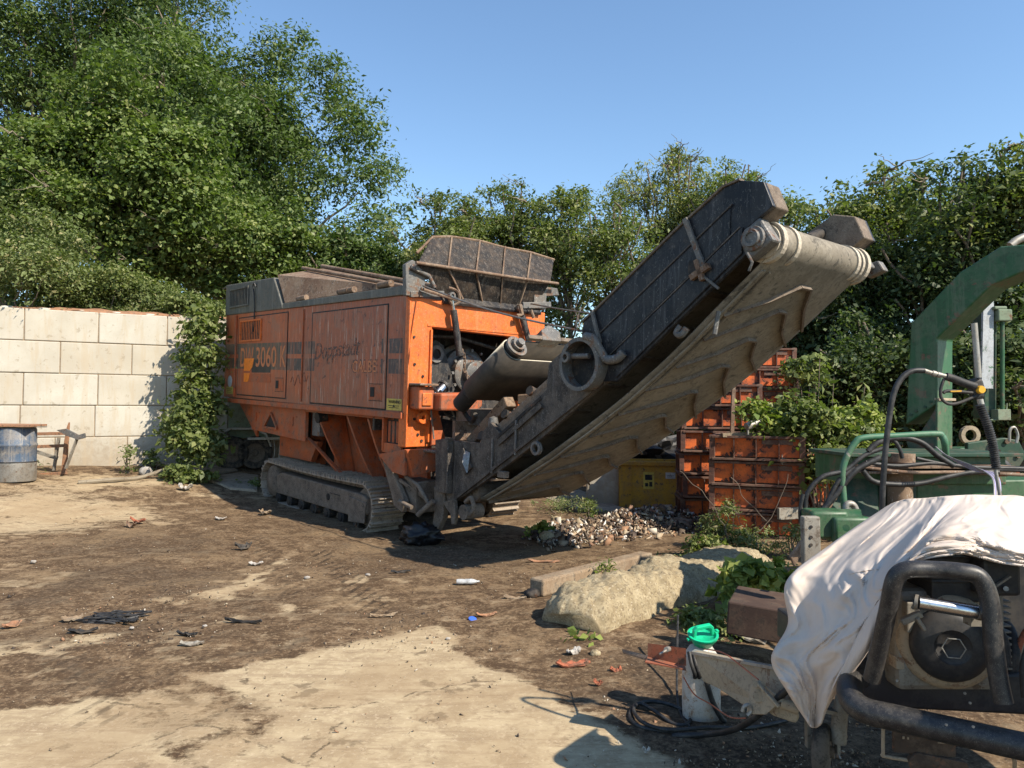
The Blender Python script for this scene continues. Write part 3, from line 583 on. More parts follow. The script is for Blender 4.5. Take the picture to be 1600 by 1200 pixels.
# big trees over the block wall, left
TB = lambda px, py, d: at(px, py, d)
def tcr(px, py, d): p = at(px, py, d); return (p.x, p.y, p.z)
def gb(px, d): p = at(px, 645, d); return (p.x, p.y, max(3.2, float(gz(p.x, p.y))) if px < 350 else float(gz(p.x, p.y)))
LT = 'trees growing beyond the block wall'
tree('ash_tree', gb(480, 24), tcr(330,250,24), (4.9,3.2,4.9), 110, 125000, .15, M['leaf_ash'], 'largest tree, a broad dark green crown rising behind the orange machine', group=LT, trunk_r=.3, clump=.34, aspect=.4, bare=9, bsize=.21,
     extra=[(tcr(560,300,23.6),(1.1,1.2,1.1)),(tcr(590,370,23),(1.0,1.2,1.0)),(tcr(545,190,24),(1.0,1,1.0)),(tcr(510,125,24),(.8,1,.8)),(tcr(425,85,24.5),(.8,1,.8)),(tcr(250,-40,25),(2.2,2,1.5)),(tcr(560,230,24),(.8,.8,.8)),(tcr(625,330,23),(.45,.6,.35)),(tcr(585,170,24),(.4,.5,.35)),(tcr(600,270,24),(.5,.6,.45)),(tcr(520,420,23),(1.6,1.4,1.0))])
tree('ash_tree', gb(120, 27), tcr(90,60,27), (6.0,3.4,5.0), 90, 70000, .16, M['leaf_ash'], 'tall ash at the far left, its crown cut by the top edge', group=LT, trunk_r=.3, clump=.4, aspect=.4, bare=3, bsize=.22)
tree('sycamore_tree', gb(200, 19), tcr(165,290,19), (3.2,2.0,2.7), 80, 95000, .105, M['leaf_syc'], 'sycamore with broad lighter leaves standing nearest behind the left block wall', group=LT, trunk_r=.18, clump=.24, aspect=.75, bare=9, bsize=.22)
tree('sycamore_tree', gb(330, 20), tcr(350,385,20.5), (2.8,1.6,1.7), 50, 52000, .10, M['leaf_syc'], 'low sycamore filling the gap between wall top and the rear of the orange machine', group=LT, trunk_r=.15, clump=.22, aspect=.72, bare=4, bsize=.24)
tree('sycamore_tree', gb(0, 20), tcr(10,330,19.5), (2.6,1.6,2.2), 46, 48000, .10, M['leaf_syc'], 'sycamore cut by the left edge of the picture above the blue drum', group=LT, trunk_r=.15, clump=.22, aspect=.72, bare=4, bsize=.24)
tree('ash_tree', gb(560, 22), tcr(545,430,22), (2.6,1.4,1.4), 18, 26000, .16, M['leaf_ash'], 'dark low tree directly behind the grey engine cover of the machine', group=LT, clump=.25, aspect=.4, bare=2)
# scrub on top of the wall
SH = 'scrub growing along the top of the block wall'
for i, (px, py, d, r, h, mt, lb) in enumerate([
    (25,470,14.6,1.4,2.3,'leaf_grass','pale feathery scrub above the wall directly over the blue drum'),
    (95,470,15.2,1.3,1.75,'leaf_haw','light green leafy scrub on the wall top, second from the left edge'),
    (165,475,15.5,1.2,1.35,'leaf_haw','mid green scrub on the wall top, third from the left edge'),
    (230,482,16,1.1,.9,'leaf_grass','feathery grey green scrub above the right half of the block wall'),
    (300,492,15.6,.7,.75,'leaf_haw','small tuft where the wall top meets the climbing plant')]):
    p = at(px, py, d); shrub('wall_shrub', (p.x, p.y, 3.35), h, r, 13000, .07, M[mt], lb, group=SH, clump=.12, aspect=.45)

# hedge trees across the middle
CT = 'hedgerow trees behind the conveyor'
for (px, py, d, rx, rz, n, mt, lb) in [
    (700,385,20,1.5,1.25,22000,'leaf_haw','hawthorn just behind the raised black flap'),
    (800,365,21,1.6,1.25,22000,'leaf_haw','hawthorn between the black flap and the conveyor, its top stepping up to the left'),
    (890,385,20,1.5,1.4,24000,'leaf_haw','green hawthorn immediately left of the drooping tree'),
    (960,420,18.5,1.2,1.7,18000,'leaf_haw','lower green hawthorn behind the lower end of the black conveyor side'),
    (1140,330,21,1.4,1.2,18000,'leaf_haw','hawthorn peeping over the black conveyor side near its top'),
    (1220,400,19.5,1.3,1.5,20000,'leaf_haw','hawthorn seen between the conveyor head guards')]:
    tree('hawthorn_tree', gb(px, d), tcr(px, py, d), (rx, 1.2, rz), 40, int(n*1.15), .095, M[mt], lb, group=CT, trunk_r=.09, clump=.17, aspect=.5, bare=2, bsize=.27, low=2.4, spray=22)
tree('willow_tree', gb(1040, 22), tcr(1055,345,22), (1.7,1.3,1.9), 26, 19000, .12, M['leaf_willow'], 'pale drooping tree standing tallest in the middle, with bare arching twigs', group=CT, trunk_r=.1, clump=.2, aspect=.3, droop=1.2, bare=12, bsize=.3,
     extra=[(tcr(975,310,22),(.5,.5,.8)),(tcr(1075,262,22),(.6,.5,.45)),(tcr(1140,290,22),(.7,.5,.4))])
# right-hand trees, dark side towards us
RT = 'trees on the right-hand boundary'
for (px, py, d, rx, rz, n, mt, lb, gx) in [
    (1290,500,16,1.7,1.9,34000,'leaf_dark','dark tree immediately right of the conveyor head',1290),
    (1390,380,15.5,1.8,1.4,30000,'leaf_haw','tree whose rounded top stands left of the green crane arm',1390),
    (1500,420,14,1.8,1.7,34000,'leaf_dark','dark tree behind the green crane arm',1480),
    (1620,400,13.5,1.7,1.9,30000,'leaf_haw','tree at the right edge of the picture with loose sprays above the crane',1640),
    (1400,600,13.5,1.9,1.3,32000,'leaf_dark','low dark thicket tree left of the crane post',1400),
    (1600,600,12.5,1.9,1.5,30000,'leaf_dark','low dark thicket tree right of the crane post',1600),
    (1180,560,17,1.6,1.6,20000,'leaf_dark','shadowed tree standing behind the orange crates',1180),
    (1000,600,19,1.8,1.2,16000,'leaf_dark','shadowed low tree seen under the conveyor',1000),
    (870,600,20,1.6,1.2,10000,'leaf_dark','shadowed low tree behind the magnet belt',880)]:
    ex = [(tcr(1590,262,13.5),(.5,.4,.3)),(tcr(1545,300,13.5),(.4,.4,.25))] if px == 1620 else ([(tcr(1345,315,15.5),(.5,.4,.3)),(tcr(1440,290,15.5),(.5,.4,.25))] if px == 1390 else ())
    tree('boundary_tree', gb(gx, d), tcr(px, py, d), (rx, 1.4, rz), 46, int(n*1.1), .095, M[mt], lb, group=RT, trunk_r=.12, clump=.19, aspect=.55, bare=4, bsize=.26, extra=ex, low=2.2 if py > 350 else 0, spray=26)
# a far-off wooded mass closes the view behind the gaps
def far_wood():
    bl = []
    for i in range(60):
        x = -34+i*1.15+random.uniform(-.4,.4); bl.append(((x, 32+random.uniform(-1,2), random.uniform(1.0,3.0)+(2.5 if x < -8 else 0)), (1.6,1.5,2.0+(2 if x < -8 else 0))))
    P, out, ct = crown_points(bl, 60000, .4, 14); o = leaves('woodland', P, out, .26, M['leaf_dark'], None, .6, .2, tint=ct)
    tag(o, 'distant dark woodland closing the view behind the trees', 'woodland', kind='stuff')
far_wood()

# ------------------------------------------------------------------ block wall
def block_wall():
    root = empty('block_wall', (-9.3, 13.4, .54), math.atan2(.472, .881), label='pale wall of big interlocking concrete blocks behind the blue drum', cat='wall')
    rows = [(0, 2.05), (.60, 1.49), (1.20, .33), (1.80, .90), (2.40, .32)]
    for z0, off in rows:
        k = -5
        while off+k*1.2 < 5.4:
            a = off+k*1.2; b = a+1.2; k += 1
            if b < -4.2: continue
            j = random.uniform(-.006, .006); mb = MB(); g = .007
            mb.box(a+g, b-g, j, .6+j, z0+g-.0, z0+.6-g)
            if z0 > 2.3:
                for s in (.3, .9):
                    mb.lathe((a+s, .3, z0+.59), (0,0,1), [(.13,0),(.125,.03),(.10,.06),(.0,.065)], 14)
            mb.build('block', M['concrete'], root, bevel=.014)
    mb = MB().box(-4.3, 5.5, .02, .58, 0, 2.95); mb.build('joint_fill', M['wood'], root)
    return root
block_wall()
def soil_strip():
    mb = MB(); mtx = Matrix.Translation((-9.3,13.4,0))@Matrix.Rotation(math.atan2(.472,.881),4,'Z'); n = 70; vs = []; fs = []
    for i in range(n+1):
        s = -.4+i*5.2/n
        for q in range(5):
            y = .16+q*.14; h = 3.545+(.10*math.sin(q/4*math.pi)+noise.noise(Vector((s*3,q,0)))*.05)*min(1, (i+4)/24); vs.append(mtx@Vector((s, y+noise.noise(Vector((s*5,q,9)))*.04, h)))
    for i in range(n):
        for q in range(4): a = i*5+q; fs.append((a,a+5,a+6,a+1))
    mb.add(vs, fs, True); mb.build('soil_heap', M['wood_brown'], None, label='strip of brown bark and soil lying along the wall top', cat='soil')
soil_strip()

# climbing plant at the wall's right end
def climber():
    base = G(330, 712); bl = []
    for (px, py, d, r) in [(312,520,14.0,.28),(322,560,13.8,.28),(308,600,13.8,.30),(295,650,13.6,.34),(320,640,13.7,.32),(328,690,13.5,.24),(295,690,13.5,.38),(275,668,13.9,.25),(310,700,13.4,.32),(298,560,14.2,.24),(285,620,14.1,.20),(330,510,14,.18),(318,492,14.2,.25)]:
        p = at(px, py, d)-base; bl.append((tuple(p), (r, r*.7, r)))
    root = shrub('climbing_plant', base, 2.5, .8, 9000, .10, M['leaf_haw'], 'tall leafy climber against the right end of the block wall', cat='plant', clump=.11, aspect=.6, blobs=bl, stems=9, droop=.5)
    mb = MB()
    for a in range(6):
        p = base+Vector((-.5-random.random()*.6, .2, .1)); q = p+Vector((-random.uniform(.2,1.0), .1, random.uniform(.3,.9))); limb(mb, p-base, q-base, .008, .003, .2, 6)
    mb.build('bare_twig', M['twig'], root)
climber()
# ------------------------------------------------------------------ the shredder
M['beam'] = worn('muddy_beam_paint', (.030,.028,.028), (.055,.045,.038), rust_amt=.45, rust=(.015,.014,.015), dirt=(.15,.12,.095), dirt_amt=.5, rough=.55, streak=.22, streak_col=(.22,.20,.18), scale=5, speck=.35, bs=.5, spec=.25)
def shredder():
    root = empty('mobile_shredder', (0,0,0), label='large orange tracked shredder with a raised black discharge conveyor', cat='shredder')
    root.matrix_world = Matrix([[MX.x,MY.x,MZ.x,MO.x],[MX.y,MY.y,MZ.y,MO.y],[MX.z,MY.z,MZ.z,MO.z],[0,0,0,1]])
    P = lambda n, mb, m, par=root, bev=0, **k: mb.build(n, m, par, bevel=bev, **k)
    # --- body
    mb = MB().pxz([(-6.47,1.60),(-.02,1.55),(-.02,3.08),(-6.47,3.17)], 0, .05)
    mb.pxz([(-6.47,1.60),(-.02,1.55),(-.02,3.08),(-6.47,3.17)], 2.33, 2.38)
    mb.box(-6.47,-6.42,.052,2.328,1.62,3.15)
    body = P('body', mb, M['side'], bev=.01)
    mb = MB().box(-6.4,-1.4,.06,2.32,1.62,1.68).box(-1.45,-1.4,.06,2.32,1.7,3.0).box(-6.3,-.1,.4,2.3,3.0,3.06)
    P('bulkhead', mb, M['dark'])
    def rect(px0, py0, px1, py1):
        a = ml(px0, py0, 'y', 0); b = ml(px1, py1, 'y', 0); return a.x, b.x, b.z, a.z
    # doors: a dark gap round a proud panel
    for i, (x0, x1, z0, z1) in enumerate([(-5.74,-3.60,1.67,3.07), (-2.66,-.46,1.62,2.99)]):
        gap = MB().pxz([(x0-.045,z0-.022),(x1+.018,z0-.022-.01),(x1+.018,z1+.010),(x0-.045,z1+.02)], -.004, .0)
        gap.build('door_gap', M['dark'], body)
        d = MB().pxz([(x0,z0),(x1,z0-.01),(x1,z1-.01),(x0,z1)], -.014, -.005)
        d = P('side_door', d, M['side'], bev=.006, label='washed scratched door panel' if i else 'door panel with louvred vent and lettering')
        # recessed handle plate
        hx = x1-.40; hb = MB().box(hx,hx+.33,-.02,-.0145,z0+.10,z0+.30)
        h = hb.build('latch_plate', M['orange_low'], d, bevel=.003)
        MB().box(hx+.04,hx+.14,-.03,-.021,z0+.14,z0+.27).build('door_handle', M['dark'], d, bevel=.004)
        e = MB(); 
        for q in ((hx-.01,z0+.31,hx+.34,z0+.318),(hx-.01,z0+.085,hx+.34,z0+.093)): e.box(q[0],q[2],-.019,-.0145,q[1],q[3])
        e.build('latch_seam', M['dark'], d)
    def vent(x0, x1, z0, z1, y, par, fr):
        v = MB().box(x0,x1,y-.004,y-.001,z0,z1).build('vent', M['dark'], par)
        n = 12; s = MB()
        for k in range(n):
            x = x0+(x1-x0)*(k+.5)/n; s.box(x-.012,x+.012,y-.009,y-.005,z0,z1)
        s.build('louvre', fr, v)
        f = MB().box(x0-.03,x1+.03,y-.026,y-.001,z1,z1+.03).box(x0-.03,x1+.03,y-.026,y-.001,z0-.03,z0).box(x0-.03,x0,y-.026,y-.001,z0,z1).box(x1,x1+.03,y-.026,y-.001,z0,z1)
        f.build('vent_frame', fr, v)
    a, b, c, d_ = rect(379, 503, 415, 524); vent(-5.60, -4.68, 2.66, 2.99, -.015, root, M['orange'])
    vent(-6.2, -5.32, 3.32, 3.62, -.012, root, M['grey'])
    # side edge bars and lower skirt
    mb = MB().box(-6.47,-.02,-.035,-.001,1.50,1.58).bar((-5.86,-.02,1.62),(-5.86,-.02,3.14),.03,.03)
    mb.bar((-3.0,-.012,1.62),(-3.0,-.012,3.08),.02,.02)
    P('skirt_rail', mb, M['orange_low'], bev=.006)
    # lettering
    def fit(txt, mt, x0, x1, z0, z1, shear=0, y=-.017, rise=0):
        o = text_mesh(txt, 'lettering', mt, root, (0,0,0), (1,0,0), (0,0,1), 1, .0015, 1, shear)
        vs = np.array([tuple(v.co) for v in o.data.vertices]); lo = vs.min(0); hi = vs.max(0); sx = (x1-x0)/(hi[0]-lo[0]); sz = (z1-z0)/(hi[2]-lo[2])
        for v in o.data.vertices: v.co = Vector((x0+(v.co.x-lo[0])*sx, y-.0015 if v.co.y < 0 else y, z0+(v.co.z-lo[2])*sz+rise*(v.co.x-lo[0])*sx))
        return o
    L = lambda px: ml(px, 556, 'y', 0).x
    fit('DW', M['letter'], L(377.5), L(397.5), 2.17, 2.52); fit('3060', M['letter'], L(401.5), L(433.5), 2.17, 2.52); fit('K', M['letter'], L(439.5), L(448.5), 2.17, 2.52)
    fit('Doppstadt', M['ghost'], -2.56, -1.15, 2.20, 2.52, .25, rise=.04)
    fit('CALBE', M['letter'], -1.35, -.70, 2.09, 2.25)
    fit('CALBE', M['ghost'], -1.38, -.66, 2.08, 2.27, y=-.0155)
    # peeled patch: older bright film below the figures
    f = MB().pxz([(-5.42,2.325),(-4.95,2.325),(-5.02,2.17),(-5.14,2.10),(-5.42,2.10)], -.020, -.0175)
    f.pxz([(-5.41,2.06),(-5.13,2.06),(-5.18,1.93),(-5.24,1.90),(-5.41,1.90)], -.020, -.0175)
    P('torn_film', f, M['decal_orange'])
    f = MB().pxz([(-5.10,2.30),(-4.20,2.30),(-4.22,2.07),(-5.05,2.07)], -.0166, -.0146); P('dark_film', f, M['engine'])
    f = MB().pxz([(-5.08,2.05),(-4.2,2.05),(-4.2,1.90),(-5.14,1.90)], -.0185, -.015); P('red_film', f, M['orange_low'])
    f = MB(); f.tube(curve([(-4.05+.12*k, -.017, 1.74) if False else (-3.42+.07*k, -.004, 1.92+.09*math.sin(k*2.1)+.012*k) for k in range(10)], 4), .0035, 5); P('paint_scribble', f, M['ghost'])
    # stickers
    st = P('warning_sticker', MB().box(-.42,-.06,-.006,-.001,1.60,1.75), M['yellow_decal'], label='yellow warning sticker')
    text_mesh('WARNING', 'sticker_text', M['dark'], st, (-.37,-.0085,1.69), (1,0,0), (0,0,1), .058, .001, 1.05)
    MB().box(-.38,-.11,-.009,-.0065,1.655,1.663).box(-.36,-.13,-.009,-.0065,1.63,1.637).pxz([(-.27,1.642),(-.21,1.642),(-.24,1.675)], -.0095,-.0065).build('sticker_text', M['dark'], st)
    st = P('yellow_sticker', MB().box(-6.33,-5.98,-.006,-.001,1.66,1.80), M['yellow_decal'])
    MB().box(-6.29,-6.02,-.009,-.0065,1.75,1.758).box(-6.27,-6.08,-.009,-.0065,1.72,1.727).box(-6.29,-6.04,-.009,-.0065,1.69,1.697).build('sticker_text', M['dark'], st)
    P('round_sticker', MB().lathe((-6.15,-.001,1.90),(0,-1,0),[(.11,0),(.11,.006),(0,.006)],18), M['white_decal'])
    # --- top: black edge strip, grey engine cover, rusty hopper walls
    mb = MB().pxz([(-3.78,3.13),(-.0,3.08),(-.0,3.20),(-3.78,3.22)], -.03, .10); P('edge_strip', mb, M['grey'], bev=.01)
    mb = MB().pxz([(-6.50,3.17),(-3.84,3.135),(-3.84,3.2),(-4.22,3.70),(-6.50,3.76)], -.012, 2.3); P('engine_cover', mb, M['grey'], bev=.02)
    mb = MB().tube(curve([(-4.95,-.03,3.6),(-4.98,-.05,3.66),(-5.05,-.04,3.6),(-4.98,-.035,3.4),(-4.97,-.03,3.0),(-5.0,-.03,2.8)],6), .013, 6); P('hanging_cable', mb, M['hose'])
    mb = MB().prism([(-4.14,.02,3.74),(-3.80,.02,3.23),(-.5,.02,3.22),(-.7,.9,3.30),(-4.10,.85,3.95)], (0,.05,-.02)); P('hopper_wall', mb, M['rusty'], bev=.01)
    mb = MB().tube([(-4.2,.5,3.92),(-.7,.62,3.28)], .03, 8).tube([(-4.2,.86,4.0),(-.65,.92,3.34)], .035, 8)
    for x in (-3.0,-1.6,-1.45,-.45): mb.tube([(x-.35,.05,3.27),(x,.03,3.27)], .045, 10)
    P('pivot_tube', mb, M['rusty'])
    mb = MB().pxz([(-4.1,3.15),(-.7,3.15),(-.7,3.45),(-4.1,3.9)], 2.2, 2.26); P('hopper_wall', mb, M['rusty'])
    # --- front frame
    mb = MB().prism([(-.13,0,1.14),(-.13,.40,1.14),(-.13,.38,2.69),(-.13,1.77,2.66),(-.13,1.9,2.2),(-.13,1.9,1.3),(-.13,2.38,1.3),(-.13,2.38,3.06),(-.13,0,3.06)], (.15,0,0))
    P('front_frame', mb, M['orange'], bev=.012)
    mb = MB().prism([(.021,.0,1.15),(.021,.0,3.0),(.021,.022,3.0),(.021,.022,1.15)], (.04,0,0)).prism([(.021,.34,1.2),(.021,.34,2.66),(.021,.37,2.66),(.021,.37,1.2)], (.03,0,0))
    mb.box(.021,.03,.3,2.36,2.70,2.73)
    P('frame_flange', mb, M['orange'], bev=.004)
    mb = MB(); 
    for y, z in ((.1,2.55),(.12,2.2),(.25,2.05),(.14,1.5),(.2,1.3),(.26,1.22)): mb.cyl((.02,y,z),(.035,y,z),.018,n=8)
    P('bolt', mb, M['dark'])
    mb = MB().box(-.02,.26,.05,.27,1.63,1.92); lamp = P('lamp_housing', mb, M['orange_low'], bev=.02)
    MB().box(.0,.32,.02,.30,1.93,1.96).build('lamp_hood', M['rusty'], lamp, bevel=.01); MB().box(.262,.28,.09,.23,1.68,1.84).build('lamp_face', M['orange'], lamp, bevel=.01)
    MB().ring((.06,.22,1.52),(.12,.22,1.52),.075,.03,16).build('eye', M['orange'], lamp)
    mb = MB().prism([(.12,.30,1.62),(.12,.88,1.62),(.12,.97,1.68),(.12,.97,1.80),(.12,.86,1.86),(.12,.30,1.84)], (.26,0,0)); P('orange_arm', mb, M['orange_low'], bev=.03)
    mb = MB().tube([(.10,.30,1.95),(.14,.34,1.45),(.16,.36,1.25)], .012, 6).tube([(.10,.26,1.1),(.3,.32,1.1)], .025,8).tube([(.18,.58,1.68),(.3,.82,1.12)], .014, 6)
    P('door_stay', mb, M['greysteel'])
    # --- inside the front opening
    mb = MB().box(-.95,-.9,.1,2.3,1.3,2.9); mb.box(-.9,-.5,.4,.46,1.5,2.9); P('inner_plate', mb, M['black'])
    mb = MB()
    for x, r in ((-.62,.43),(-.48,.37),(-.34,.28),(-.22,.17)): mb.lathe((x-.12,1.32,2.12),(1,0,0),[(0,0),(r,0),(r,.10),(r-.03,.12),(r*.3,.12),(0,.12)],32)
    for k in range(12):
        a = k*math.pi/6; mb.cyl((-.36,1.32+.33*math.cos(a),2.12+.33*math.sin(a)),(-.33,1.32+.33*math.cos(a),2.12+.33*math.sin(a)),.022,n=8)
    P('rotor_hub', mb, M['greysteel'])
    mb = MB().prism([(-.5,.50,2.15),(-.5,.56,2.42),(-.5,.72,2.58),(-.5,.88,2.5),(-.5,.98,2.2),(-.5,1.12,1.95),(-.5,1.0,1.72),(-.5,.75,1.9)], (.09,0,0)); lp = P('pivot_plate', mb, M['black'], bev=.01)
    MB().ring((-.41,.74,2.37),(-.38,.74,2.37),.12,.07,20).build('bushing', M['greysteel'], lp); MB().cyl((-.409,.74,2.37),(-.40,.74,2.37),.07,n=20).build('bore', M['dark'], lp)
    mb = MB().bar((-.25,.42,1.98),(-.2,1.2,1.62),.06,.14).bar((-.3,1.1,1.75),(-.3,2.0,1.62),.10,.16).tube([(-.3,.4,2.6),(-.3,1.0,2.62),(-.3,1.7,2.5)],.03,8)
    P('cross_brace', mb, M['black'], bev=.01)
    def ram(a, b, r, ra, mt='black', name='hydraulic_cylinder'):
        a = Vector(a); b = Vector(b); mid = a.lerp(b, .24); c = P(name, MB().cyl(mid, b, r, n=18).cyl(b.lerp(mid,.03), b.lerp(mid,.0)+(b-mid)*.03, r*1.15, n=18), M[mt])
        MB().cyl(a, mid, ra, n=12).build('piston_rod', M['chrome'], c); 
        MB().ring(a+Vector((-.03,0,0)), a+Vector((.03,0,0)), ra*2.2, ra, 14).build('rod_eye', M['greysteel'], c); return c
    ram((.12,.60,3.12),(.12,.76,2.36),.045,.022)
    ram((.1,1.80,3.08),(.1,2.0,2.62),.045,.022)
    c = P('hydraulic_cylinder', MB().cyl((.0,.30,1.66),(-.1,.66,1.92),.075,n=20), M['chrome'])
    MB().ring((-.1,.66,1.92),(-.105,.69,1.94),.09,.04,18).build('cylinder_gland', M['black'], c)
    # chain
    mb = MB(); a = Vector((.12,.80,2.40)); b = Vector((.16,.98,1.66)); nl = 15
    for k in range(nl):
        c = a.lerp(b, k/nl)+Vector((0,.02*math.sin(k),0)); s = Vector((0,0,1)); u = Vector((0,1,0)) if k%2 else Vector((1,0,0))
        mb.tube([c+s*(.034*math.sin(t))+u*(.018*math.cos(t)) for t in [2*math.pi*q/8 for q in range(8)]], .0075, 5, closed=True)
    P('chain', mb, M['rusty'])
    # oily hoses in the gap
    mb = MB()
    for k in range(7):
        y = .45+.09*k; mb.tube(curve([(.0,y,1.9-.03*k),(.18,y+.05,1.72),(.1,y+.12,1.58+.02*k),(.26,y+.2,1.50),(.1,y+.3,1.62)],6), .018, 6)
    P('hydraulic_hose', mb, M['hose'])
    # --- raised feed flap (two folds with ribs)
    hinge_x = .1
    def q3(a, b, c, d, th=.03):
        mbx.prism([a, b, c, d], (-th,0,0))
    nseg = 5; mbx = MB()
    low = [ml(690-(0),468,'x',-.05)]
    L0, L1 = Vector((-.02,.56,3.10)), Vector((-.02,2.2,3.10)); K0, K1 = Vector((.14,.05,3.45)), Vector((.14,2.36,3.51)); T0, T1 = Vector((-.2,.50,3.92)), Vector((-.2,2.74,3.93))
    K0m = K0
    mbx.prism([L0, L1, K1, K0], (-.03,0,.01))
    tops = [T0, Vector((-.2,.80,3.97)), Vector((-.22,1.3,3.98)), Vector((-.2,1.75,3.97)), Vector((-.2,2.25,3.95)), T1]
    mbx.prism([K0, K1]+tops[::-1], (-.03,0,.012))
    flap = P('feed_flap', mbx, M['flap'], bev=.006)
    mb = MB()
    for k in range(1, 5):
        t = k/5; a = L0.lerp(L1, t); b = K0.lerp(K1, t); c = tops[k]; 
        mb.bar(a+Vector((.012,0,0)), b+Vector((.012,0,0)), .018, .03); mb.bar(b+Vector((.012,0,0)), c+Vector((.012,0,0)), .018, .03)
    mb.build('rib', M['rusty'], flap)
    mb = MB().tube([K0+Vector((.03,-.05,.02)), K0.lerp(K1,.35)+Vector((.05,0,.0)), K0.lerp(K1,.75)+Vector((.05,0,-.02)), K1+Vector((.03,.12,-.02))], .022, 8)
    mb.tube([tops[0]+Vector((0,-.25,-.25)), tops[0], tops[1]]+[p+Vector((.0,0,.012*(-1)**i)) for i, p in enumerate(tops[2:])], .020, 7)
    mb.build('edge_bar', M['rusty'], flap)
    mb = MB().prism([L0+Vector((.0,-.04,.04)), L1+Vector((0,.05,.04)), L1+Vector((.10,.05,-.06)), L0+Vector((.10,-.04,-.06))], (-.02,0,-.03)); mb.build('flap_lip', M['black'], flap)
    mb = MB().prism([(-.02,-.06,3.06),(-.02,.22,3.06),(-.02,.22,3.3),(-.02,.35,3.32),(-.02,.28,3.44),(-.02,.02,3.52),(-.02,-.08,3.45)], (.08,0,0)).bar((.05,.0,3.08),(.05,.52,3.14),.05,.08).cyl((.06,.08,3.42),(.12,.08,3.42),.05,n=14)
    mb.tube([(.08,-.02,3.42),(.1,.25,3.34),(.1,.34,3.2)], .03, 8)
    P('hinge_bracket', mb, M['greysteel'], bev=.008)
    mb = MB().prism([(-.02,2.12,3.1),(-.02,2.36,3.1),(-.02,2.36,3.3),(-.02,2.62,3.34),(-.02,2.58,3.44),(-.02,2.3,3.44),(-.02,2.12,3.3)], (.08,0,0)).bar((.05,1.9,3.12),(.05,2.45,3.18),.05,.09)
    P('hinge_bracket', mb, M['greysteel'], bev=.008)
    # link rods and turnbuckles at the flap foot
    mb = MB().tube([(.12,.12,3.16),(.14,.6,3.08),(.16,.72,3.06)], .02, 7).tube(curve([(.12,.55,3.22),(.16,.66,3.18),(.16,.7,3.06),(.12,.62,3.0),(.12,.55,3.1)],5), .02, 6).tube([(.12,1.78,3.12),(.14,1.82,2.98),(.12,1.74,2.95)], .035, 7).tube([(.12,2.0,3.06),(.14,2.05,2.95)], .025, 7)
    P('linkage', mb, M['rusty'])
    # --- lower chassis
    mb = MB().pxz([(-5.28,1.04),(-3.06,.98),(-3.06,1.495),(-5.28,1.495)], .10, .16); sp = P('chassis_panel', mb, M['orange_low'], bev=.008)
    mb = MB().prism([(-4.6,.095,1.14),(-4.15,.095,1.14),(-4.37,.095,1.36)], (0,-.005,0)); mb.build('triangular_opening', M['dark'], sp)
    mb = MB().bar((-4.65,.08,1.13),(-4.37,.08,1.38),.03,.03).bar((-4.37,.08,1.38),(-4.1,.08,1.13),.03,.03).bar((-4.1,.08,1.12),(-4.65,.08,1.12),.03,.03)
    for x in (-5.05,-3.5): mb.bar((x,.095,1.2),(x,.095,1.36),.02,.01).bar((x,.095,1.36),(x+.14,.095,1.36),.02,.01)
    mb.build('panel_seam', M['orange_low'], sp)
    mb = MB().pxz([(-6.2,1.495),(-5.29,1.495),(-5.29,.9)], .2, .25).pxz([(-4.6,.62),(-3.35,.62),(-3.1,.97),(-4.6,.97)], .35, .45); mb.box(-3.9,-3.5,.6,.7,.5,1.4)
    P('chassis_web', mb, M['orange_low'], bev=.008)
    mb = MB().box(-3.02,-2.76,.2,.3,1.08,1.46); P('grey_bracket', mb, M['greysteel'], bev=.01)
    # hull plate with swept ribs
    mb = MB().box(-3.05,-.35,.62,.68,.45,1.495); mb.box(-3.05,-.4,.1,.62,1.46,1.495)
    P('hull_plate', mb, M['orange_low'])
    for x0, xb in ((-2.75,-2.35),(-1.75,-1.45),(-1.15,-.95)):
        pts = [(x0,.12,1.45)]+[(x0+(xb-x0)*t**.6, .12+.32*t**1.6, 1.45-.95*t) for t in (.2,.4,.6,.8,1)]
        q = MB()
        poly = pts+[(xb,.6,.5),(x0,.6,1.45)]
        q.prism(poly, (.05,0,0)); P('curved_rib', q, M['orange_low'], bev=.006)
    mb = MB().prism([(-3.05,.12,1.05),(-2.9,.12,1.0),(-1.95,.3,.45),(-2.1,.3,.45)], (0,.06,0)); P('chassis_web', mb, M['orange_low'], bev=.006)
    mb = MB().cyl((-2.1,.61,.95),(-2.1,.60,.95),.06,n=14).cyl((-2.65,.1,1.38),(-2.65,.25,1.40),.085,n=16); P('port', mb, M['dark'])
    mb = MB().tube([(-1.55,.58,1.25),(-1.5,.57,1.0),(-1.56,.58,.75)], .03, 6).cyl((-1.55,.6,.82),(-1.55,.54,.82),.06,n=10).cyl((-1.55,.6,1.02),(-1.55,.54,1.02),.04,n=10); P('pipe_fitting', mb, M['mud'])
    # front lower corner
    mb = MB().box(-.58,-.14,.1,.3,1.10,1.49); P('open_locker', mb, M['dark'])
    lk = MB().box(-.60,-.56,.04,.3,1.05,1.495).box(-.6,-.135,.05,.09,1.03,1.16)
    for x in (-.5,-.4,-.3): lk.cyl((x,.12,1.17),(x,.12,1.45),.035,n=10)
    P('locker_frame', lk, M['orange_low'], bev=.006)
    mb = MB().prism([(-.62,.03,1.02),(.10,.0,1.13),(.10,.55,1.13),(.12,.5,.84),(.02,.03,.80)], (-.05,.02,0)) if False else MB().prism([(.05,-.02,1.12),(.05,.56,1.12),(.05,.52,.84),(.05,.10,.78)], (.06,0,0)).pxz([(-.62,1.0),(.04,1.12),(.04,.78),(-.25,.80)], .0, .05)
    mb.prism([(.06,.37,1.90),(.06,.60,1.20),(.06,.37,1.15)], (.04,0,0))
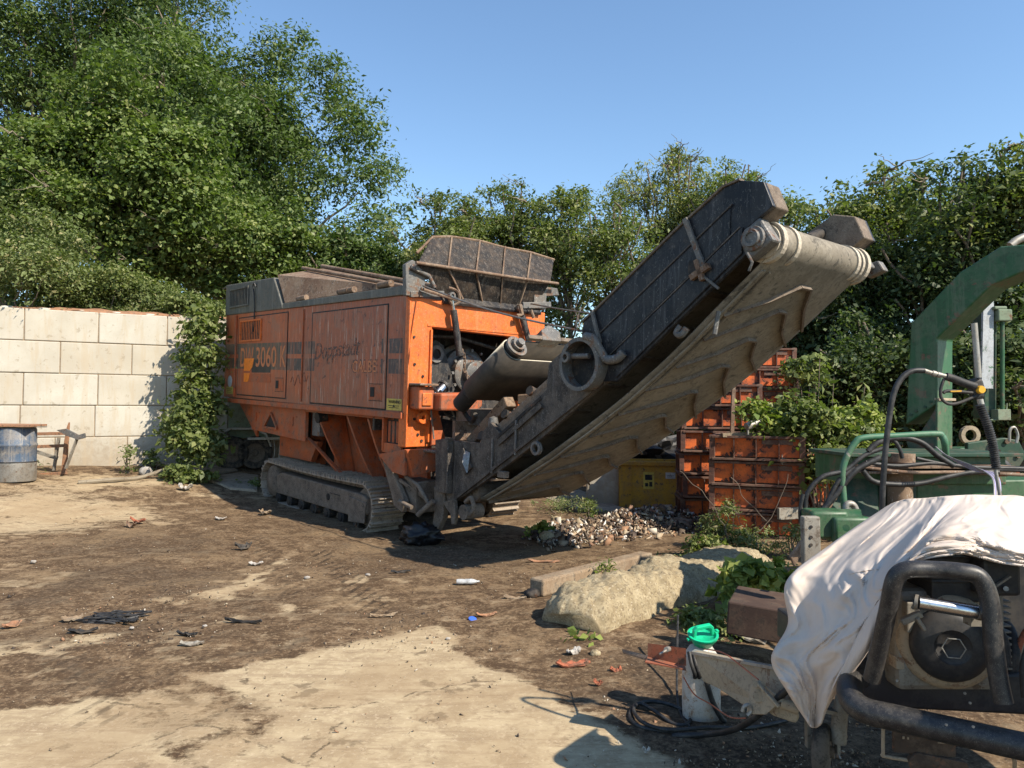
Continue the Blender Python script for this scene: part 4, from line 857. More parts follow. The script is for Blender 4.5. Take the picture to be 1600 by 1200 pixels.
    P('gusset', mb, M['orange_low'], bev=.01)
    mb = MB().pxz([(-.6,.95),(-.45,.95),(.0,.45),(-.05,.30),(-.25,.35)], .05, .12).box(-.35,.1,.15,.5,.30,.7).bar((-.2,.1,.7),(.2,.25,.5),.06,.05)
    mb.tube([(-.1,.12,.75),(.15,.15,.66),(.32,.2,.45)], .03, 7).tube([(-.05,.0,.45),(.18,.04,.40)], .03, 7).tube([(.2,.12,.30),(.42,.2,.50)], .035, 8)
    P('chassis_leg', mb, M['mud'], bev=.01)
    # --- tracks
    def track(y0, y1):
        tr = empty('track'); tr.parent = root
        x0, x1, z0, z1 = -4.52, -.72, -.10, .56; r = (z1-z0)/2; zc = (z0+z1)/2; xa, xb = x0+r, x1-r
        peri = 2*(xb-xa)+2*math.pi*r; n = 54; shoes = MB(); link = MB()
        def pos(s):
            s %= peri; Ls = xb-xa
            if s < Ls: return Vector((xa+s,0,z1)), Vector((1,0,0)), Vector((0,0,1))
            s -= Ls
            if s < math.pi*r: a = math.pi/2-s/r; return Vector((xb+r*math.cos(a),0,zc+r*math.sin(a))), Vector((math.sin(a),0,-math.cos(a))), Vector((math.cos(a),0,math.sin(a)))
            s -= math.pi*r
            if s < Ls: return Vector((xb-s,0,z0)), Vector((-1,0,0)), Vector((0,0,-1))
            s -= Ls; a = -math.pi/2-s/r; return Vector((xa+r*math.cos(a),0,zc+r*math.sin(a))), Vector((math.sin(a),0,-math.cos(a))), Vector((math.cos(a),0,math.sin(a)))
        pitch = peri/n
        for k in range(n):
            p, tg, nm = pos(k*pitch)
            # sag of the upper run
            if abs(nm.z-1) < 1e-6: p.z -= .025*math.sin(math.pi*(p.x-xa)/(xb-xa))
            w_ = pitch*.455; a = p-nm*.02
            prof = [(-w_,0),(-w_,.020),(-w_*.75,.022),(-w_*.65,.070),(-w_*.5,.070),(-w_*.4,.022),(w_*.1,.022),(w_*.2,.060),(w_*.35,.060),(w_*.45,.022),(w_,.020),(w_,0)]
            shoes.prism([a+tg*u+nm*v+Vector((0,y0,0)) for u, v in prof], (0,y1-y0,0))
            for yy in (y0+.16, y1-.22): link.prism([a+tg*u+nm*v+Vector((0,yy,0)) for u, v in ((-w_,-.075),(w_,-.075),(w_,-.005),(-w_,-.005))], (0,.05,0))
        shoes.build('track_shoe_chain', M['mudlight'], tr); link.build('track_link', M['mud'], tr)
        MB().pxz([(xa+.25,.06),(xb-.05,.06),(xb+.12,.14),(xb+.12,.36),(xb-.02,.40),(xa+.45,.42),(xa+.25,.36)], y0+.03, y1-.05).build('track_frame', M['mud'], tr, bevel=.02)
        MB().pxz([(xb-.35,-.02),(xb+.1,.02),(xb+.13,.30),(xb-.35,.34)], y0+.012, y0+.028).build('idler_guard', M['mud'], tr, bevel=.006)
        MB().lathe((xa,y0+.04,zc),(0,1,0),[(0,0),(.16,0),(.18,.02),(.25,.03),(.27,.06),(.27,.38),(0,.38)],24).build('drive_sprocket', M['mud'], tr)
        MB().lathe((xb,y0+.06,zc),(0,1,0),[(0,0),(.10,0),(.12,.03),(.25,.04),(.27,.06),(.27,.36),(0,.36)],24).build('idler_wheel', M['mud'], tr)
        MB().box(xb-.95,xb-.935+.3,y0+.025,y0+.029,.30,.31).cyl((-2.05,y0+.029,.24),(-2.05,y0+.020,.24),.05,n=14).build('access_hole', M['dark'], tr)
        for k in range(7):
            x = xa+.32+k*.44
            if x > xb-.15: break
            MB().lathe((x,y0+.02,.0),(0,1,0),[(0,0),(.055,0),(.06,.015),(.095,.02),(.095,.3),(0,.3)],16).build('track_roller', M['dark'], tr)
        return tr
    track(.0, .50); track(2.12, 2.64)
    MB().box(-3.6,-1.4,.45,1.9,.15,.55).box(-5,-.7,.7,1.7,.55,1.5).build('undercarriage', M['dark'], root)

    # ------------------------------ conveyor
    SL = math.atan2(2.68, 4.1); 
    YL, YR = .30, 2.10
    def cplates(y, s, par):   # s = +1 builds towards the inside
        lower = [(.42,1.24),(.44,.62),(.72,.50),(1.18,.76),(1.75,1.13),(2.29,1.45),(3.08,1.97),(3.45,2.03),(3.40,2.25),(2.95,2.55),(2.62,2.40),(2.30,2.22),(2.27,1.98),(1.72,1.64),(1.45,1.45),(1.35,1.30),(1.05,1.28)]
        return lower
    lower = [(.40,1.26),(.44,.70),(.62,.47),(1.16,.76),(1.75,1.10),(2.29,1.44),(3.00,1.93),(3.30,2.10),(2.95,2.50),(2.60,2.38),(2.32,2.20),(2.30,1.93),(1.55,1.42),(1.38,1.53),(1.24,1.42),(1.20,1.28)]
    cf = P('conveyor_side_beam', MB().pxz(lower, YL, YL+.05), M['beam'], bev=.006)
    P('conveyor_side_beam', MB().pxz(lower, YR-.05, YR), M['black'], bev=.006)
    mb = MB().pxz([(.40,1.26),(.44,.62),(.66,.62),(.66,1.30)], YL-.09, YL-.002).box(.62,.68,YL-.09,YL-.003,.62,1.24)
    mb.pxz([(.98,.86),(1.08,.90),(1.22,1.06),(1.02,1.20)], YL-.10, YL-.06) if False else None
    mb.build('corner_plate', M['beam'], cf, bevel=.01)
    mb = MB().pxz([(.95,.88),(1.08,.98),(.90,1.20),(.78,1.06)], YL-.03, YL-.004); mb.build('doubler_plate', M['beam'], cf, bevel=.006)
    mb = MB().prism([(1.00,YL-.11,1.04),(1.10,YL-.11,.92),(1.02,YL-.02,1.14),(.92,YL-.02,1.16)], (0,.01,.01)); mb.build('bright_bracket', M['galv'], cf)
    mb = MB().bar((1.55,YL-.02,1.30),(2.25,YL-.02,1.76),.02,.05).bar((.75,YL-.015,.56),(3.0,YL-.015,1.95),.03,.03)
    mb.build('edge_angle', M['beam'], cf)
    mb = MB().bar((1.50,YL-.006,1.36),(2.22,YL-.006,1.84),.006,.035); mb.build('slot', M['dark'], cf)
    mb = MB().bar((1.85,YL-.02,1.2),(1.85,YL-.02,1.58),.02,.02).bar((1.45,YL-.02,.95),(1.45,YL-.02,1.35),.02,.02); mb.build('weld_bar', M['greysteel'], cf)
    # foot, hook and lugs
    mb = MB().pxz([(.55,.50),(.78,.57),(.82,.38),(.79,.26),(.74,.26),(.71,.38),(.62,.44)], YL-.05, YL).pxz([(.30,.66),(.55,.62),(.52,.30),(.40,.12),(.30,.20),(.34,.40)], YL-.02, YL+.06)
    mb.tube(curve([(.95,YL,.55),(1.08,YL-.02,.62),(1.14,YL-.02,.50),(1.06,YL-.02,.42)],6), .028, 7).cyl((.98,YL-.06,.44),(.98,YL+.2,.44),.09,n=16)
    mb.build('hook_lug', M['mud'], cf, bevel=.008)
    MB().ring((2.20,YL-.05,1.30),(2.20,YL-.01,1.30),.075,.045,16).build('lifting_ring', M['greysteel'], cf)
    MB().box(1.62,1.74,YL-.08,YL-.005,.93,1.0).build('step_bracket', M['mud'], cf, bevel=.004)
    # upper guards: three folded strips each, boxed at the head end
    g = [(2.82,2.50),(2.84,2.62),(3.0,2.72),(3.95,3.38),(4.42,3.67),(4.58,3.70),(4.79,3.65),(4.88,3.44),(4.66,3.30),(4.62,3.22),(4.72,3.15),(4.66,3.09),(3.30,2.03),(3.05,2.02),(2.86,2.20)]
    def guard(y, sg, lab=None):
        def pl(poly, a, b): return MB().pxz(poly, y+sg*a, y+sg*b)
        main = P('conveyor_guard', pl(g, .0, .045), M['black2'], bev=.006, label=lab)
        # slope axis unit
        GL = lambda x, h: (1-h)*(2.03+.787*(x-3.3))+h*(2.72+.67*(x-3.0))
        def strip(z0, z1, off, x0, x1):
            # band between two heights above the lower edge line z = 2.03 + .67 (x - 3.3)
            f = lambda x, h: (x, GL(x, h))
            return pl([f(x0,z0), f(x1,z0), f(x1,z1), f(x0,z1)], -off, -.002)
        strip(.03,.33,.020,3.30,4.62).build('folded_strip', M['black2'], main, bevel=.006)
        strip(.37,.68,.012,3.0,4.50).build('folded_strip', M['black2'], main, bevel=.006)
        q = MB()
        for h, x0, x1 in ((.35,3.15,4.60),(.70,2.95,4.52)):
            q.bar((x0, y-sg*.016, GL(x0, h)), (x1, y-sg*.016, GL(x1, h)), .012, .012)
        q.build('ridge', M['beam'], main)
        q = MB(); 
        top = [(2.84,2.62),(3.0,2.72),(3.95,3.38),(4.42,3.67),(4.58,3.70)]
        for a, b in zip(top[:-1], top[1:]): q.bar((a[0],y+sg*.02,a[1]+.008),(b[0],y+sg*.02,b[1]+.008),.075,.018)
        q.build('top_edge', M['mud'], main)
        # boxed head: cap facing forward and a chamfered underside
        cap = MB().prism([(4.58,y+sg*.046,3.705),(4.79,y+sg*.046,3.652),(4.885,y+sg*.046,3.44),(4.66,y+sg*.046,3.28),(4.3,y+sg*.046,3.2),(4.2,y+sg*.046,3.5)], (0,sg*.20,0))
        cap.build('guard_head_box', M['mud'], main, bevel=.012)
        q = MB().bar((4.06,y-sg*.03,3.46),(4.27,y-sg*.03,3.0),.03,.045); q.bar((2.98,y-sg*.03,2.72),(3.10,y-sg*.03,2.40),.025,.035) 
        q.build('strap', M['greysteel'], main)
        return main
    gl = guard(YL-.03, 1, 'near guard'); gr = guard(YR+.03, -1, 'far guard')
    MB().box(4.10,4.24,YL-.05,YL-.034,2.98,3.09).build('cut_out', M['dark'], gl)
    MB().bar((4.15,YL-.07,2.93),(4.33,YL-.07,3.02),.05,.05).bar((4.2,YL-.07,3.08),(4.27,YL-.07,2.9),.05,.04).build('latch', M['rusty'], gl)
    MB().tube(curve([(4.05,YL-.06,2.52),(4.02,YL-.08,2.46),(4.08,YL-.09,2.44),(4.12,YL-.07,2.50)],5), .03, 7).build('hook', M['greysteel'], gl)
    MB().bar((4.25,YL-.06,2.95),(4.42,YL-.06,2.82),.02,.02).build('wire', M['greysteel'], gl)
    # pivot rings at the fold
    for y, sg in ((YL, -1), (YR, 1)):
        rg = P('pivot_ring', MB().ring((2.92,y+sg*.02,2.19),(2.92,y+sg*.17,2.19),.265,.225,36), M['greysteel'])
        MB().cyl((2.92,y+sg*.012,2.19),(2.92,y+sg*.03,2.19),.226,n=30).build('ring_web', M['dark'], rg)
        MB().ring((2.76,y+sg*.17,2.26),(2.76,y+sg*.20,2.26),.055,.03,14).tube([(2.80,y+sg*.13,2.27),(3.02,y+sg*.12,2.27)], .028, 8).build('ring_pin', M['greysteel'], rg)
    mb = MB().tube(curve([(2.98,YL-.14,2.46),(3.10,YL-.14,2.42),(3.2,YL-.1,2.25),(3.35,YL-.1,2.24),(3.42,YL-.08,2.3)],6), .045, 8).tube(curve([(3.05,YL-.1,2.40),(3.18,YL-.12,2.34),(3.25,YL-.1,2.2)],6), .02, 6)
    P('rope_wrap', mb, M['greysteel'])
    # cross members and idler rollers under the trough
    mb = MB()
    for k in range(9):
        x = .9+k*.44; z = .80+.66*(x-.9)+.06; mb.box(-.03,.03,YL+.05,YR-.05,-.05,.05, Matrix.Translation((x,0,z))@Matrix.Rotation(-SL,4,'Y'))
    P('cross_member', mb, M['mud'])
    mb = MB()
    for k in range(9):
        x = 1.1+k*.42; z = .95+.66*(x-.9)+.12
        mb.cyl((x,YL+.5,z),(x,YR-.5,z),.055,n=14).cyl((x,YL+.08,z+.16),(x,YL+.46,z+.02),.055,n=14).cyl((x,YR-.08,z+.16),(x,YR-.46,z+.02),.055,n=14)
    P('idler_roller', mb, M['dark'])
    # belt: carrying run, head wrap, sagging return run
    hx, hz, hr = 4.72, 3.20, .152; tx, tz, tr_ = .95, .66, .13
    ux, uz = math.cos(SL), math.sin(SL); nx, nz = -uz, ux
    prof = []
    for k in range(13): s = k/12; prof.append((tx+nx*tr_+(hx-tx)*s, tz+nz*tr_+(hz-tz)*s+.18*(0)))
    for k in range(1, 12):
        a = math.atan2(nz, nx)-math.pi*k/12; prof.append((hx+hr*math.cos(a), hz+hr*math.sin(a)))
    ret = []
    for k in range(41):
        s = k/40; x = hx-nx*hr+(tx-hx)*s; z = hz-nz*hr+(tz-hz)*s; sag = .20*math.sin(math.pi*s)*(.9+.25*math.sin(7*s)*.2); ret.append((x-nx*(-1)*0+uz*sag*.9, z-ux*sag))
    def belt_pt(s, y, off):   # a point on the return run, off = distance below it
        k = min(39.999, max(0, s*40)); i = int(k); f = k-i; a = ret[i]; b = ret[i+1]
        e = 0
        if y < YL+.40: e = ((YL+.40-y)/.3)**2*.07
        if y > YR-.34: e = ((y-YR+.34)/.3)**2*.04
        return Vector((a[0]+(b[0]-a[0])*f+uz*(off-e), y, a[1]+(b[1]-a[1])*f-ux*(off-e)))
    ys = [YL+.14+ (YR-YL-.28)*j/24 for j in range(25)]
    vs = []; rows = 0
    full = prof[:-1]+[None]*41
    for j, p in enumerate(full):
        if p is not None:
            for y in ys:
                dip = 0
                if j < 13: dip = .18*abs((y-1.2)/.8)**2
                vs.append((p[0]+nx*dip, y, p[1]+nz*dip))
        else:
            s = (j-len(prof)+1)/40
            for y in ys: vs.append(belt_pt(s, y, .010*noise.noise(Vector((s*9, y*3, 0)))+.0))
    nr = len(full); ny = len(ys); fs = [(r*ny+c, r*ny+c+1, (r+1)*ny+c+1, (r+1)*ny+c) for r in range(nr-1) for c in range(ny-1)]
    mb = MB().add(vs, fs, True); belt = P('conveyor_belt', mb, M['belt']); so_ = belt.modifiers.new('t', 'SOLIDIFY'); so_.thickness = .014; so_.offset = 0
    for apx in (4.55, 4.30, 3.98, 3.66, 3.30, 2.92, 2.52, 2.12, 1.74, 1.38):
        jj = lambda: random.uniform(-.03,.03)
        s = (hx-apx)/(hx-tx)+.0; ds = .46/4.5
        q = MB(); pts = [(s+ds, YL+.24+jj()), (s+ds*.45, YL+.62+jj()), (s, YL+.88+jj()), (s, YL+1.02+jj()), (s+ds*.5, YL+1.25+jj()), (s+ds*(1+4*jj()), YL+1.60)]
        for (s0, y0), (s1, y1) in zip(pts[:-1], pts[1:]):
            if s1 > 1 or s0 > 1: continue
            q.bar(belt_pt(s0, y0, .028), belt_pt(s1, y1, .028), .022, .038, up=(uz,0,-ux))
        q.build('cleat', M['mud'], belt)
    # frayed edge layers hanging along the near edge
    q = MB()
    for k, (o, m_) in enumerate(((.03,.20),(.05,.16),(.02,.27))):
        pa = [belt_pt(s/30, YL+m_, -.0+o+.012*noise.noise(Vector((s*.5,k,1)))) for s in range(1, 30)]; q.tube(pa, .013, 5)
    q.build('frayed_edge', M['belt'], belt)
    q = MB()
    for y in (YL+.36, YR-.34): q.ring((hx,y,hz),(hx,y+.05,hz),hr+.022,hr+.006,28)
    q.ring((hx,YR-.16,hz),(hx,YR-.10,hz),hr+.03,hr-.02,28); q.ring((hx,YR-.24,hz),(hx,YR-.2,hz),hr+.02,hr-.02,28); q.ring((hx,YL+.14,hz),(hx,YL+.20,hz),hr+.02,hr-.03,28)
    q.build('belt_lace', M['belt_pale'], belt)
    hd = P('head_roller', MB().cyl((hx,YL+.12,hz),(hx,YR-.10,hz),hr-.012,n=36), M['belt_pale'])
    MB().cyl((hx,YL-.06,hz),(hx,YL+.12,hz),.05,n=16).cyl((hx,YR-.1,hz),(hx,YR+.16,hz),.05,n=16).build('shaft', M['greysteel'], hd)
    b = MB().box(-.13,.13,YL-.035,YL+.10,-.12,.12, Matrix.Translation((hx,0,hz))@Matrix.Rotation(-SL,4,'Y')).build('bearing_block', M['greysteel'], hd, bevel=.02)
    MB().lathe((hx,YL-.035,hz),(0,-1,0),[(.105,0),(.10,.03),(.075,.035),(.07,.06),(.045,.06),(.04,.045),(0,.045)],22).build('bearing_ring', M['greysteel'], hd)
    MB().box(-.13,.13,YR-.08,YR+.05,-.1,.1, Matrix.Translation((hx,0,hz))@Matrix.Rotation(-SL,4,'Y')).pxz([(4.72,3.22),(4.9,3.26),(4.96,3.16),(4.8,3.10)], YR+.05, YR+.16).build('bearing_block', M['greysteel'], hd, bevel=.015)
    P('tail_roller', MB().cyl((tx,YL+.1,tz),(tx,YR-.1,tz),tr_-.012,n=24), M['mud'])
    q = MB().tube([(hx-.02,YL-.09,hz-.12),(hx+.02,YL-.08,hz-.2),(hx-.02,YL-.06,hz-.26)], .012, 6).tube([(hx-.4,YL+.1,hz-.55),(hx-.42,YL+.08,hz-.75)], .02, 6); P('hanging_strip', q, M['greysteel'])
    # trough plates inside
    q = MB().prism([(1.0,YL+.06,1.0),(4.5,YL+.06,3.3),(4.5,YL+.06,3.45),(1.0,YL+.06,1.15)], (0,.02,0)); P('trough_plate', q, M['mud'])
    # brown hopper chute between body and conveyor
    mb = MB().bar((.62,.62,1.22),(1.42,.55,1.78),.14,.14).bar((1.42,.7,1.80),(2.0,.9,1.85),.12,.12)
    mb.bar((1.1,YL+.16,1.22),(2.35,YL+.16,2.05),.13,.16); P('rusty_beam', mb, M['rusty'], bev=.015)
    mb = MB().pxz([(.7,1.1),(2.1,2.0),(2.0,1.72),(1.2,1.15)], .95, .99).box(.5,.56,.4,1.9,.9,1.5); P('chute_plate', mb, M['rusty'])
    mb = MB().lathe((1.28,.42,1.60),(0,0,-1),[(0,0),(.05,.02),(.065,.09),(.05,.16),(0,.18)],12); P('hanging_stone', mb, M['greysteel'])
    # --- overband magnet
    my0, my1 = .32, 2.15; A = Vector((.98,0,1.87)); B = Vector((1.76,0,2.39)); d = (B-A).normalized(); nn = Vector((-d.z,0,d.x)); r = .125
    def lp(c, y): return Vector((c.x, y, c.z))
    vs = []; cols = 2; ring_ = []
    for k in range(13):
        a = math.pi/2+math.pi*k/12; ring_.append((my0+r*math.cos(a)+.0, r*math.sin(a)))
    for k in range(13):
        a = -math.pi/2+math.pi*k/12; ring_.append((my1+r*math.cos(a), r*math.sin(a)))
    n = len(ring_)
    sm = MB(); VV = []
    for c in (A+d*.05, B-d*.05):
        for yy, h in ring_: VV.append(Vector((c.x,yy,c.z))+nn*h)
    sm.add(VV, [(k,(k+1)%n,(k+1)%n+n,k+n) for k in range(n)], True)
    mg = P('magnet_belt', sm, M['belt_top'] if 'belt_top' in M else M['magbelt']); sf = mg.modifiers.new('t','SOLIDIFY'); sf.thickness = .02; sf.offset = 1
    MB().cyl(lp(A-d*.02,my0), lp(B+d*.02,my0), r-.012, n=28).build('magnet_roller', M['rubber'], mg)
    e = MB(); c = lp(B+d*.02,my0)
    e.cyl(c, c+d*.05, .075, n=20).cyl(c+d*.05, c+d*.10, .045, n=16); e.ring(c-d*.02, c+d*.012, r+.005, r-.03, 26); e.build('roller_end', M['greysteel'], mg)
    e = MB().bar(lp(B+nn*.155,my0+.25), lp(B+nn*.155,my1), .05, .05, up=(nn.x,0,nn.z)).bar(lp(A+nn*.0,my0+.1), lp(A,my1), .04, .12, up=(nn.x,0,nn.z)); e.build('magnet_frame', M['mud'], mg)
    e = MB().prism([lp(B,my0+.45)+nn*.12+d*.03, lp(B,my0+.75)+nn*.12+d*.03, lp(B,my0+.80)+nn*.26+d*.03, lp(B,my0+.66)+nn*.36+d*.03, lp(B,my0+.5)+nn*.27+d*.03], -d*.14); e.build('lifting_lug', M['greysteel'], mg, bevel=.01)
    mb = MB().tube(curve([(.9,my0+.02,1.78),(.72,my0+.1,1.66),(.6,.5,1.62),(.7,.55,1.5),(.9,.45,1.6)],6), .03, 7).cyl(lp(A-d*.02,my0), lp(A-d*.28,my0+.02), .11, n=20)
    P('drive_motor', mb, M['dark'])
    mb = MB().box(.3,.6,.6,1.9,1.45,1.65).box(.2,.3,.7,1.6,1.15,1.5); P('frame_stub', mb, M['mud'])
    # ropes from flap to conveyor fold
    mb = MB(); a = Vector((.12,.15,3.2)); b = Vector((2.9,YL-.1,2.52)); mb.tube([a.lerp(b,t/12)-Vector((0,0,.06*math.sin(math.pi*t/12))) for t in range(13)], .012, 6); P('stay_rope', mb, M['greysteel'])
    mb = MB(); a = Vector((.12,2.0,3.15)); b = Vector((2.9,YR+.02,2.78)); mb.tube([a.lerp(b,t/12)-Vector((0,0,.05*math.sin(math.pi*t/12))) for t in range(13)], .012, 6)
    mb.tube(curve([a.lerp(b,.3)+Vector((0,0,0)),a.lerp(b,.3)+Vector((0,.12,-.2)),a.lerp(b,.33)+Vector((0,-.05,-.24)),a.lerp(b,.34)+Vector((0,.02,.02))],6), .010, 5)
    P('stay_rope', mb, M['greysteel'])
    return root
def mag_mat():
    m, t, ns, lk, b = newmat('magnet_belt_rubber')
    tc = t.nodes.new('ShaderNodeTexCoord'); co = tc.outputs['Object']
    n2 = noise_tex(t, co, 8, 8, .7); g = t.nodes.new('ShaderNodeNewGeometry'); sp = t.nodes.new('ShaderNodeSeparateXYZ'); lk.new(tc.outputs['Normal'], sp.inputs[0])
    dust = math_n(t, 'MULTIPLY', ramp(t, sp.outputs[2], .45, .8), 1)      # sunlight painted in: the face that looks up is coloured pale
    col = mix(t, ramp(t, n2, .3, .7), (.03,.026,.022), (.06,.05,.04)); col = mix(t, dust, col, mix(t, n2, (.52,.46,.34), (.62,.56,.44)))
    lk.new(col, b.inputs['Base Color']); b.inputs['Roughness'].default_value = .8; bump(t, b, n2, .4, .02); return m
M['magbelt'] = mag_mat()
SHREDDER = shredder()
# ------------------------------------------------------------------ left: drum, boards, broken pallet, trailer
def drum():
    b = at(24, 746, 12.15); b.z = float(gz(b.x, b.y)); h = .90
    r = empty('plastic_drum', b, label='faded blue drum with a pale bottom, standing in front of the block wall', cat='drum')
    prof = [(0,0),(.285,0),(.295,.02),(.295,.28),(.30,.30),(.295,.32),(.29,.34),(.29,.56),(.302,.58),(.302,.60),(.29,.62),(.288,.84),(.275,.87),(0,.87)]
    MB().lathe((0,0,0),(0,0,1),[p for p in prof if p[1] <= .32][0:], 32).build('drum_foot', M['galv'], r)
    MB().lathe((0,0,0),(0,0,1),[(.295,.3205),(.292,.34),(.29,.56),(.304,.58),(.304,.60),(.29,.62),(.288,.84),(.275,.87),(0,.872)], 32).build('drum_body', M['blue_drum'], r)
    MB().ring((0,0,.305),(0,0,.325),.303,.27,32).build('hoop', M['rubber'], r)
    q = MB()
    q.box(-.45,.33,-.30,.28,.90,.93); o = q.build('board', M['wood_brown'], None, label='brown board lying flat across the blue drum', cat='board'); o.location = b; o.rotation_euler = (R(1), R(1), R(8))
    q = MB().box(-.4,.30,-.2,.2,.875,.898).box(.15,.46,-.05,.05,.876,.899); o = q.build('board', M['wood_grey'], None, label='grey board under the brown one on the drum', cat='board'); o.location = b; o.rotation_euler = (0,0,R(3))
drum()
def pallet():
    d = 12.9; b = at(85, 738, d); b.z = float(gz(b.x, b.y))
    r = empty('broken_pallet', b, label='broken wooden pallet frame standing between the blue drum and the wall', cat='pallet')
    W = lambda px, py, dd=d: at(px, py, dd)-b
    MB().bar(W(57,742), W(103,739), .10,.05).build('runner', M['wood_brown'], r, bevel=.004)
    MB().bar(W(57,678), W(106,677), .03,.055).build('slat', M['wood_brown'], r, bevel=.004)
    MB().bar(W(57,698), W(106,696), .03,.055).build('slat', M['wood_brown'], r, bevel=.004)
    MB().prism([W(95,740), W(102,740), W(107,660), W(104,668), W(100,690)], (0,.05,0)).build('upright', M['wood_brown'], r)
    q = MB().prism([W(88,672,12.7), W(102,670,12.7), W(122,680,12.7), W(131,677,12.7), W(132,684,12.7), W(121,687,12.7), W(104,681,12.7)], (0,.05,0)); q.build('bent_bracket', M['greysteel'], r)
    q = MB().bar(W(121,684,12.75), W(103,732,12.75), .07,.02); q.build('bent_bracket', M['wood_grey'], r)
    MB().bar(W(92,684,13.1), W(84,735,13.1), .06,.03).build('back_slat', M['wood_grey'], r); MB().bar(W(57,706,13.1), W(90,716,13.1), .03,.06).build('back_slat', M['wood_grey'], r)
pallet()
def trailer():
    d = 14.9; b = at(372, 740, d); b.z = float(gz(b.x, b.y))-.0
    r = empty('twin_axle_trailer', b, label='small green trailer with two wheels, half hidden behind the tracked machine', cat='trailer')
    ang = R(12); mt = Matrix.Rotation(ang, 4, 'Z'); T = lambda p: mt@Vector(p)
    def mbm(f):
        mb = MB(); f(mb); mb.v = [tuple(mt@Vector(v)) for v in mb.v]; return mb
    mbm(lambda m: m.box(-.22,1.6,.1,1.5,.62,1.62)).build('trailer_body', M['green_pale'], r, bevel=.02)
    mbm(lambda m: m.box(.18,.62,.08,.098,.98,1.25)).build('patch_panel', M['wood'], r)
    mbm(lambda m: m.prism([(-.42,-.12,.42),(-.34,-.12,.74),(-.18,-.12,.84),(.34,-.12,.84),(.56,-.12,.72),(.66,-.12,.45),(.62,-.12,.45),(.53,-.12,.68),(.33,-.12,.79),(-.16,-.12,.79),(-.30,-.12,.70),(-.37,-.12,.42)],(0,.3,0))).build('mudguard', M['galv'], r, bevel=.006)
    for x in (-.12,.33):
        w_ = mbm(lambda m: m.lathe((x,-.10,.33),(0,1,0),[(.19,.02),(.22,0),(.31,.0),(.335,.03),(.335,.15),(.31,.18),(.2,.18)],28)).build('wheel', M['tyre'], r)
        mbm(lambda m: m.lathe((x,-.09,.33),(0,1,0),[(0,.02),(.05,.02),(.07,.05),(.15,.05),(.19,.01),(.2,.06)],24)).build('rim', M['mud'], w_)
    mbm(lambda m: m.bar((.2,-.2,.62),(.9,-.2,.62),.04,.05).bar((.8,-.15,.2),(.85,-.15,.8),.03,.03)).build('drawbar_rail', M['galv'], r)
    mbm(lambda m: m.tube(curve([(.7,-.16,.6),(.72,-.2,.3),(.62,-.2,.05),(.75,-.2,.02)],5),.012,5)).build('cable', M['galv'], r)
trailer()
# ------------------------------------------------------------------ right of the conveyor: bin, block, crates
def yellow_bin():
    a = at(966, 720, 12.6); d = 12.6; z0 = float(gz(2.3, 12.6))
    r = empty('steel_bin', (a.x, 12.6, z0), R(-14), label='yellow steel bin with a sticker on its front, beneath the conveyor', cat='bin')
    W, H, D = 1.06, .74, .8
    MB().pxz([(0.02,0),(W-.02,0),(W,H),(0,H)], 0, .05).pxz([(0.02,0),(W-.02,0),(W,H),(0,H)], D-.05, D).box(.0,.04,.05,D-.05,0,H).box(W-.04,W,.05,D-.05,0,H).box(.04,W-.04,.05,D-.05,.02,.06).build('bin_shell', M['yellow'], r, bevel=.008)
    MB().box(-.03,W+.03,-.035,-.001,H-.03,H+.035).box(-.03,W+.03,D,D+.035,H-.03,H+.035).box(-.035,-.001,0,D,H-.03,H+.034).box(W+.001,W+.035,0,D,H-.03,H+.034).build('rim_flange', M['yellow'], r, bevel=.006)
    MB().bar((.22,-.012,.03),(.22,-.012,H-.04),.03,.02).build('rib', M['yellow'], r)
    p = MB().box(.42,.60,-.012,-.001,.32,.60).build('label_plate', M['yellow_decal'], r)
    MB().box(.45,.57,-.016,-.0125,.47,.56).box(.45,.50,-.016,-.0125,.36,.42).box(.52,.57,-.016,-.0125,.36,.44).build('pictogram', M['dark'], p)
    p = MB().box(.79,.95,-.008,-.001,.50,.60).build('paper_label', M['white_decal'], r); MB().box(.81,.93,-.010,-.0085,.545,.552).box(.81,.90,-.010,-.0085,.525,.530).build('label_line', M['dark'], p)
    MB().tube(curve([(.04,-.01,H+.03),(.03,-.01,H+.12),(.07,-.01,H+.12),(.07,-.01,H+.03)],5), .012, 6).build('lifting_eye', M['knob'], r)
yellow_bin()
def small_block():
    p = at(944, 770, 13.2); o = MB().box(-.30,.28,-.3,.3,0,.68).build('concrete_block', M['concrete'], None, bevel=.03, label='grey concrete block just left of the yellow bin', cat='block'); o.location = (p.x, 13.2, float(gz(p.x,13.2))-.02); o.rotation_euler = (0,0,R(-10))
small_block()
def lump(name, c, r, mat, label, cat, n=5, amp=.25, fr=3, flat=.0, seed=0, kind=None, sharp=False, group=None):
    import bmesh
    bm = bmesh.new(); bmesh.ops.create_icosphere(bm, subdivisions=n, radius=1)
    for v in bm.verts:
        q = v.co*fr+Vector((seed*7.1,0,0)); k = 1+amp*noise.fractal(q, .8, 2.1, 5)+(amp*.5*noise.cell(q*2) if sharp else 0)
        v.co = Vector((v.co.x*r[0], v.co.y*r[1], max(v.co.z, -flat if flat else -9)*r[2]))*k
    me = bpy.data.meshes.new(name); bm.to_mesh(me); bm.free(); me.materials.append(mat)
    me.polygons.foreach_set('use_smooth', [not sharp]*len(me.polygons))
    o = bpy.data.objects.new(name, me); COL.objects.link(o); o.location = c; return tag(o, label, cat, group, kind)
p = at(1010, 690, 14.2); lump('scrap_heap', (p.x, 14.2, .75), (.85,.5,.55), M['engine'], 'black heap of scrap machinery behind the yellow bin', 'scrap', 4, .5, 2.2, sharp=True, seed=2)
